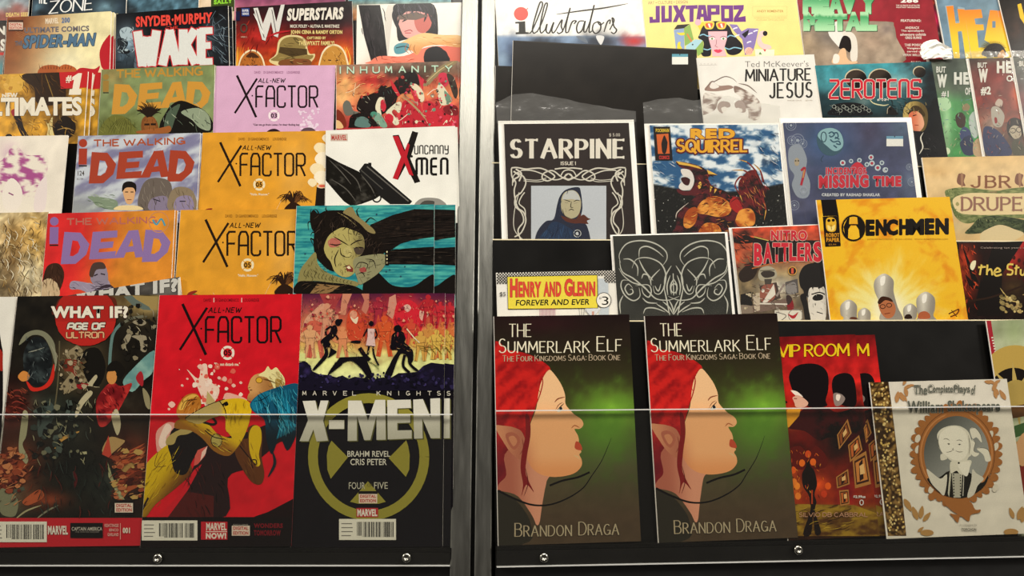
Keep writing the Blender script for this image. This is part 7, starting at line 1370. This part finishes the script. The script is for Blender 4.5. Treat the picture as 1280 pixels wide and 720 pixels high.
def hero(TL, TR, off, label, art, last=False):
    a = Comic(RR, 3, TL, TR, off, 'comic_book', label, sleeve=(1.5, 1.5, [6, 8, 7, 9, 7, 8, 6], 1.5), group=None, board=(2, 2, 1))
    a.zoom(1150, 0, 3.6); art(a); a.part('front_cover').done(); return a
def h1(a):
    a.grid(soft([(270, '5a6458'), (400, '5c6a58'), (460, '4a8a52'), (720, '3f8a48')], [(150, 330, 60, 60, '2a3430', .6), (120, 560, 24, 120, 'a9d0a0', .9), (100, 480, 30, 30, 'a9d0a0', .7), (90, 660, 40, 30, 'a0cc98', .7)], .12, 40), 3)
    a.b([(60, 450), (120, 440), (140, 480), (100, 500)], 'b0d4a8'); a.b([(165, 560), (160, 520), (185, 505), (205, 530), (200, 570), (180, 575)], '3a2a22'); a.b([(178, 600), (200, 570), (230, 600), (215, 660), (190, 640)], '38446a'); a.b([(190, 480), (210, 465), (225, 480), (215, 500), (195, 498)], '8a7a58'); a.b([(225, 520), (250, 505), (262, 600), (240, 620), (220, 560)], 'b0bcb4'); a.b([(180, 640), (230, 610), (245, 690), (200, 695)], '2a3450'); a.b([(240, 650), (262, 622), (295, 640), (300, 700), (245, 700)], 'b89c78'); a.e_(120, 680, 16, 16, 'd8e4c0')
    a.part('title_lettering').t('BUT', 72, 300, 115, 328, 'd8dad0', .04).t('W', 76, 335, 120, 395, 'd8dad0', .08).t('HERO', 152, 325, 300, 382, 'd8dad0', .06).t('OF', 202, 395, 226, 428, 'd8dad0', .04).t('#1', 95, 410, 128, 440, 'd8dad0', .03)
def h2(a):
    a.grid(soft([(260, '4a443c'), (330, '6a3a34'), (430, '7a342c'), (540, '8a4434'), (720, '5a5448')], [(340, 330, 60, 50, '8a2c26'), (290, 450, 50, 40, '7a2620', .8), (440, 420, 30, 60, 'c8603c'), (320, 560, 60, 70, '8a8478', .7), (430, 620, 50, 70, '3a3a38', .8)], .18, 30, 4), 3)
    a.b([(285, 580), (330, 575), (380, 620), (412, 695), (300, 698)], '343c5c'); a.b([(320, 490), (350, 480), (380, 520), (365, 570), (330, 560)], 'a8a294'); a.b([(338, 470), (352, 445), (372, 455), (365, 480)], 'b8a898'); a.b([(335, 530), (345, 530), (348, 550), (338, 555)], '8a2424')
    a.b([(390, 580), (400, 540), (430, 530), (462, 550), (465, 600), (440, 620), (405, 615)], '1f1a18'); a.b([(402, 590), (420, 565), (450, 575), (455, 610), (425, 625)], 'b0a48c'); a.ring(418, 588, 12, 11, 3, '2a2420', 14); a.ring(445, 584, 12, 11, 3, '2a2420', 14); a.b([(415, 640), (450, 630), (470, 690), (420, 695)], '4a4a3c')
    a.part('title_lettering').t('BUT', 258, 282, 300, 306, 'dcd8cc', .04).t('W', 262, 310, 304, 372, 'dcd8cc', .08).t('#2', 272, 390, 318, 430, 'dcd8cc', .05).t('HE', 344, 276, 412, 330, 'dcd8cc', .06).t('RO', 425, 272, 500, 328, 'dcd8cc', .06).t('OF 4', 388, 340, 460, 368, 'dcd8cc', .03)
def h3(a):
    a.grid(soft([(250, '6a6c64'), (400, '4a4c48'), (720, '5a5c60')], [(460, 450, 40, 60, '7a3a3c', .8)], .15, 30, 4), 4); a.part('title_lettering').t('BUT', 445, 275, 490, 300, 'dcd8cc', .04)
hero((1161.5, 74), (1290, 71.5), 6.8, 'sleeved comic with green lower half and tall pale letters, leftmost of the overlapping trio', h1)
hero((1211, 73.5), (1340, 71), 3.4, 'sleeved comic with dark red picture and tall pale letters, middle of the overlapping trio', h2)
hero((1266, 71.5), (1395, 69), 0.6, 'sleeved grey comic at the right edge, frontmost of the overlapping trio', h3)

# ================================================================== RIGHT, fifth tier
a = Comic(RR, 4, (617.5, -30), (800.5, -33), 2.0, 'magazine', 'white magazine with black brush script and a red dotted letter, topmost beside the post', cat='magazine', thick=3)
a.zoom(600, 0, 4).grid(soft(lambda X, Y: mix('f6f4ee', '86a0c0', sm(176, 184, Y)), [(160, 260, 50, 90, '4a5a78', .9), (300, 220, 100, 40, '23262e', .9), (600, 210, 120, 50, '2a2c34', .9), (770, 205, 60, 30, 'c03a3a'), (110, 300, 30, 40, 'a8c4e0', .9)], .04, 40), 3)
a.rc(60, -300, 812, 181, 'f5f3ed') if False else None
a.b([(580, 180), (620, 182), (612, 215), (600, 222)], 'd8d8d8'); a.b([(480, 182), (520, 185), (540, 215), (510, 205)], '6a7480')
a.part('title_lettering').e_(205, 69, 36, 34, 'e0584e'); a.t('ı', 178, 108, 246, 170, '2c2a26', .1) if False else a.p([(176, 110), (226, 106), (228, 160), (244, 162), (244, 170), (178, 172), (178, 162), (194, 160), (194, 118), (176, 118)], '2c2a26')
BK = '34302a'
for q in ([(246, 168), (262, 150), (300, 60), (312, 20), (300, 12), (280, 70), (262, 140), (268, 166), (285, 158)], [(285, 160), (310, 110), (335, 30), (330, 15), (318, 40), (300, 130), (305, 165), (325, 150)], [(325, 150), (335, 120), (330, 155), (345, 165), (360, 130), (368, 112), (358, 150), (366, 165), (380, 150)], [(380, 150), (400, 112), (410, 100), (405, 130), (412, 155), (395, 168), (385, 160)], [(412, 160), (430, 110), (450, 40), (432, 110), (428, 160), (442, 160)], [(442, 160), (460, 110), (480, 105), (470, 120)], [(520, 105), (495, 108), (482, 140), (490, 165), (510, 150), (525, 105), (518, 155), (530, 160)], [(530, 160), (552, 100), (570, 25), (550, 110), (545, 160), (560, 155)], [(590, 108), (568, 120), (562, 150), (578, 168), (600, 150), (602, 118), (588, 108), (600, 125), (620, 112)], [(620, 160), (635, 112), (650, 100), (648, 120)], [(648, 150), (670, 105), (660, 90), (668, 130), (682, 150), (670, 168), (655, 160)]):
    a.st(q, 6, BK, taper=0, k=6); a.st([(x + 2.5, y) for x, y in q], 5, BK, taper=2, k=6)
a.st([(382, 72), (500, 55), (620, 40), (740, 18)], 8, BK, taper=2); a.st([(240, 40), (228, 55)], 4, 'e0584e'); a.part('front_cover').done()

a = Comic(RR, 4, (801.5, -14), (993, -18), 1.0, 'magazine', 'pale yellow magazine with purple angular title and cartoon woman in black wig', cat='magazine', thick=3)
a.zoom(790, 0, 6.095).grid(soft('f0dc8a', [(400, 450, 300, 60, 'f4e49a', .5)], .02, 60), 8)
a.part('title_lettering'); PU = '6a2a80'
a.t('ART • CULTURE • DESIGN', 122, 10, 424, 34, '7a5a4a', 0, sl=-8)
for poly in ([(180, 45), (212, 44), (212, 172), (134, 176), (132, 128), (158, 128), (160, 148), (180, 146)], [(222, 44), (252, 43), (252, 142), (278, 141), (278, 42), (304, 41), (304, 168), (224, 172)], [(310, 42), (345, 40), (362, 78), (378, 40), (410, 38), (384, 100), (412, 166), (376, 168), (360, 128), (342, 168), (310, 170), (338, 102)], [(408, 42), (500, 38), (500, 66), (470, 68), (468, 166), (438, 168), (438, 70), (408, 72)], [(506, 38), (560, 38), (580, 160), (548, 162), (544, 130), (524, 130), (518, 160), (488, 162)], [(572, 38), (668, 38), (668, 112), (604, 114), (604, 158), (576, 160)], [(676, 40), (770, 40), (772, 166), (680, 168)], [(772, 40), (852, 38), (850, 70), (812, 132), (864, 122), (868, 166), (774, 168), (776, 138), (816, 72), (774, 74)]): a.p(poly, PU)
a.rc(530, 75, 542, 105, 'f0dc8a'); a.rc(604, 66, 638, 88, 'f0dc8a'); a.rc(706, 70, 738, 138, 'f0dc8a')
a.part('credits_lettering').rc(918, 48, 1182, 50, 'd9b870'); a.rc(918, 122, 1182, 124, 'd9b870'); a.rc(918, 48, 920, 124, 'd9b870'); a.rc(1180, 48, 1182, 124, 'd9b870'); a.t('ANDY REMENTER', 950, 76, 1154, 94, 'b8904a', .02); a.t('INTERNATIONAL CULTURE GUIDE', 930, 132, 1180, 142, 'cfae68', 0); a.t('FUTURE STYLES LIVE', 948, 148, 1160, 158, 'cfae68', 0)
a.part('front_cover')
a.p([(318, 225), (345, 190), (440, 183), (396, 215)], '2a2420'); a.p([(318, 228), (395, 215), (400, 375), (335, 375)], '8fa6cc'); a.p([(396, 215), (442, 184), (470, 300), (440, 330), (402, 350)], '8db05a'); a.b([(340, 250), (370, 270), (400, 265), (395, 248), (365, 250)], 'e8d23c'); a.b([(345, 370), (350, 325), (370, 320), (368, 345), (380, 370)], 'e8d23c'); a.p([(412, 258), (425, 256), (462, 320), (452, 326)], 'd8804a')
a.p([(410, 350), (480, 300), (540, 305), (480, 380), (410, 375)], 'a8d0dc'); a.p([(480, 378), (542, 306), (545, 400), (500, 430), (490, 380)], '8db05a'); a.e_(462, 340, 6, 6, '2a2420'); a.p([(495, 185), (545, 165), (560, 200), (520, 235)], 'e8cf3c'); a.e_(503, 170, 24, 24, 'e0b0c0')
a.b([(515, 260), (540, 200), (600, 165), (680, 165), (740, 200), (770, 260), (840, 340), (830, 395), (780, 420), (730, 410), (700, 360), (612, 360), (600, 420), (560, 430), (540, 400), (545, 320), (505, 290)], '15121a')
a.p([(612, 430), (608, 380), (585, 300), (580, 240), (725, 238), (722, 300), (702, 370), (722, 430)], 'edb8c0'); a.b([(530, 400), (600, 420), (560, 432), (535, 424)], '15121a')
for q in ([(515, 272), (545, 262), (575, 275), (600, 268)], [(545, 372), (575, 380), (605, 368)], [(705, 362), (740, 375), (780, 362), (835, 372)], [(725, 285), (750, 270), (790, 282)]): a.st(q, 8, '8fc4dc')
for x in (587, 680): a.b([(x - 36, 172), (x + 36, 168), (x + 30, 215), (x, 224), (x - 28, 216)], 'e8cf4c'); a.b([(x - 25, 180), (x + 25, 177), (x + 20, 208), (x, 214), (x - 20, 208)], 'd8603c'); a.p([(x - 10, 182), (x + 5, 180), (x + 15, 210), (x + 2, 212)], 'f0ece0')
for x in (610, 696): a.b([(x - 22, 294), (x, 284), (x + 22, 294), (x, 306)], 'f4f0ea'); a.e_(x, 295, 8, 9, '6a8a50'); a.st([(x - 24, 288), (x, 276), (x + 24, 286)], 3, '2a2420')
a.st([(645, 300), (640, 340), (632, 350), (655, 362)], 3, '6a3a44'); a.b([(622, 385), (645, 376), (655, 380), (668, 376), (688, 388), (655, 404)], 'd8405c')
a.p([(740, 185), (800, 188), (835, 240), (880, 215), (965, 218), (940, 330), (920, 400), (860, 420), (840, 300), (780, 240)], '8a78b4'); a.p([(835, 262), (890, 225), (885, 260), (860, 290)], '15121a'); 
for x, y in ((785, 215), (800, 270), (900, 255), (890, 320), (940, 235)): a.st([(x - 15, y + 8), (x, y), (x + 18, y - 4)], 9, 'f0ecf4')
a.b([(960, 270), (980, 238), (1020, 240), (1010, 270), (985, 290), (1000, 330), (1050, 345), (1060, 370), (1000, 375), (955, 330)], 'f0c8c4'); a.e_(1014, 255, 18, 19, '15121a'); a.e_(890, 390, 32, 30, 'f0c0b0'); 
for i in range(4): a.st([(868 + i * 12, 410), (888 + i * 12, 368)], 3, 'c8684a', False)
a.p([(935, 375), (1085, 378), (1082, 430), (940, 430)], 'f0ead0'); a.p([(965, 415), (975, 395), (990, 415)], '5a8a4a'); a.p([(998, 375), (1022, 378), (1012, 398)], 'd04a4a'); a.done()

a = Comic(RR, 4, (993.5, -21), (1161, -25), 2.4, 'magazine', 'crimson magazine with green metallic block title over grey cloudy picture', cat='magazine', thick=3)
a.zoom(990, 0, 6.4).grid(soft('8e2630', [(600, 60, 200, 100, '9a3038', .5)], .06, 50), 5)
a.b([(45, 180), (300, 172), (760, 172), (815, 205), (835, 300), (862, 520), (60, 560)], soft('9a8a78', [(300, 300, 120, 80, '6e6660', .8), (200, 420, 120, 80, 'a8937c', .8), (650, 330, 120, 90, 'c4a890', .7), (760, 230, 60, 50, '7a6c68', .7), (430, 470, 120, 50, 'b8a08a', .7), (120, 330, 70, 80, 'b09878', .6)], .14, 70, 5))
a.b([(290, 262), (340, 180), (380, 180), (410, 270), (395, 380), (350, 350)], 'e4e0d8'); a.b([(400, 260), (480, 260), (520, 330), (520, 480), (470, 480), (460, 360)], 'ded8cc'); a.st([(330, 270), (385, 370)], 6, 'f4f2ec', taper=2)
a.b([(400, 300), (430, 285), (465, 310), (475, 380), (460, 420), (430, 400), (385, 390), (375, 375)], '1c1512'); a.b([(385, 400), (410, 385), (430, 400), (440, 460), (470, 490), (520, 490), (500, 510), (330, 510), (330, 460), (370, 430)], 'e0b890'); a.b([(330, 450), (350, 430), (380, 450), (370, 500), (330, 505)], 'e8e0d4')
a.part('title_lettering'); GRn = lambda X, Y: mix('3f9a5e', 'a8d8a8', sm(-20, 120, np.mod(Y + 10, 135)))
def blk(ch, x0, y0, x1, y1):
    v, tr = textmesh(ch, .1); mn, mxx = v.min(0), v.max(0); q = (v - mn) / (mxx - mn); P_ = np.stack([x0 + q[:, 0] * (x1 - x0), y1 - q[:, 1] * (y1 - y0)], 1)
    a._poly(P_ + (5, 6), tr, '2a4a34'); a._poly(P_, tr, GRn)
for ch, x0, x1 in (('H', 85, 200), ('E', 195, 300), ('A', 290, 410), ('V', 390, 520), ('Y', 530, 690)): blk(ch, x0, -60, x1, 112)
for ch, x0, x1 in (('M', 90, 235), ('E', 232, 340), ('T', 325, 440), ('A', 425, 560), ('L', 545, 680)): blk(ch, x0, 95 if ch != 'T' else 110, x1, 248)
a.part('features_lettering').t('286', 868, -14, 1010, 22, 'e8e4dc', .06)
for s_, x0, x1, y in (('THE ULTIMATE ILLUSTRATED', 832, 1022, 38), ('FANTASY MAGAZINE', 834, 1022, 54), ('FEATURING:', 870, 1032, 155), ('ANDRACX', 905, 1018, 212), ('The apocalyptic', 872, 1055, 238), ('adventure unfolds', 865, 1070, 266), ('GREG BURKE', 905, 1036, 292), ('THE POISON', 900, 1056, 350), ('Vengeance', 918, 1050, 378), ('served up', 920, 1042, 404), ('VERN MILLER', 885, 1050, 430), ('ALSO:', 945, 1040, 488)): a.t(s_, x0, y, x1, y + (20 if y > 100 else 11), 'dcd0c4', .03)
a.part('front_cover').done()

a = Comic(RR, 4, (1110, -18), (1186, -20), 5.4, 'comic_book', 'magenta comic mostly hidden behind the crimson magazine')
a.zoom(990, 0, 6.4).grid(soft('1a1214', [(1140, 160, 60, 90, 'c81f50'), (1110, 20, 50, 20, 'c8402c'), (1150, 270, 40, 14, '8a7a68')], .1, 40), 3); a.done()

a = Comic(RR, 4, (1166, -22), (1300, -27), 3.0, 'magazine', 'blue grey magazine with large yellow orange block letters and spiky black hair', cat='magazine', thick=3)
a.zoom(1150, 0, 3.6).grid(soft('6a8496', [(300, 40, 80, 60, '7a94a0', .6), (340, 230, 60, 40, 'd8b030', .8)], .12, 40), 4)
OG = lambda X, Y: mix('e8822c', 'ecc832', sm(20, 200, Y))
a.part('title_lettering').p([(112, 25), (150, 22), (158, 95), (175, 95), (170, 30), (200, 35), (240, 250), (268, 262), (240, 265), (205, 200), (180, 130), (165, 130), (175, 262), (150, 262)], '8fa4ac')
a.p([(118, 28), (150, 26), (160, 105), (178, 103), (168, 40), (200, 42), (230, 262), (205, 262), (188, 140), (170, 142), (180, 262), (152, 262)], OG); a.p([(200, 45), (275, 42), (282, 80), (245, 84), (250, 110), (285, 110), (288, 135), (256, 138), (264, 215), (296, 212), (300, 262), (232, 262)], OG); a.p([(300, 125), (315, 45), (350, 48), (390, 262), (330, 262), (322, 200), (290, 180)], OG); a.rc(325, 95, 340, 125, '6a8496'); a.p([(352, 48), (500, 42), (500, 262), (380, 262)], OG)
a.part('front_cover').b([(280, 250), (300, 210), (330, 195), (370, 205), (385, 255)], '1c1512')
for i in range(18): t = math.radians(190 + i * 9); a.st([(335, 235), (335 + 35 * math.cos(t), 225 + 25 * math.sin(t)), (330 + 62 * math.cos(t), 228 + 46 * math.sin(t))], 8, '1c1512', taper=1)
a.b([(355, 240), (375, 225), (385, 262), (350, 262)], 'c89048'); a.done()

a = Comic(RR, 4, (1246, -10), (1380, -20), 0.8, 'comic_book', 'very dark brown comic with a yellow letter in the top right corner')
a.zoom(1150, 0, 3.6).grid(soft('15100d', [(430, 130, 40, 60, '3a241a', .9), (400, 80, 30, 60, '241812'), (450, 60, 40, 30, '3a2c20', .7)], .25, 26), 3); a.part('title_lettering').p([(438, 20), (455, 15), (468, 70), (480, 70), (500, 130), (470, 110), (450, 80)], 'e6b820').part('front_cover').done()

# crumpled white paper slip poking up behind the sleeved trio
rg = random.Random(8); vs = []; fs = []
base = Comic(RR, 3, (1146, 64), (1192, 60), 10.0, 'paper_slip', 'crumpled white paper slip sticking up between magazines above the sleeved trio', cat='paper')
out_ = [(-.55, .0), (-.5, .5), (-.25, .95), (.15, .8), (.35, .55), (.9, .3), (1.2, -.3), (.5, -.6), (-.3, -.6)]
x_, z_ = [float(v) for v in RR.P(1160, 66, base.y)]
n = 9; W_ = .026; H_ = .015
for j in range(n):
    for i in range(n):
        u = i / (n - 1); v = j / (n - 1)
        top_ = float(np.interp(u, [0, .15, .35, .6, .8, 1], [.25, .75, 1, .8, .5, .3]))
        vs.append(((u - .35) * W_ * 1.6, -.010 + .004 * rg.random() + .002 * math.sin(u * 9), (v * top_ - .8 * (1 - v)) * H_ * (1 if v > .01 else 1)))
for j in range(n - 1):
    for i in range(n - 1): q = j * n + i; fs.append((q, q + 1, q + n + 1, q + n))
base.e.matrix_world = RR.M @ Matrix.Translation((x_, base.y, z_))
sp = mesh('paper_slip', vs, fs, BOARD, None); sp['label'] = base.e['label']; sp['category'] = 'paper'; sp.matrix_world = base.e.matrix_world.copy()
sd = sp.modifiers.new('thickness', 'SOLIDIFY'); sd.thickness = .0002
bpy.data.objects.remove(base.e)
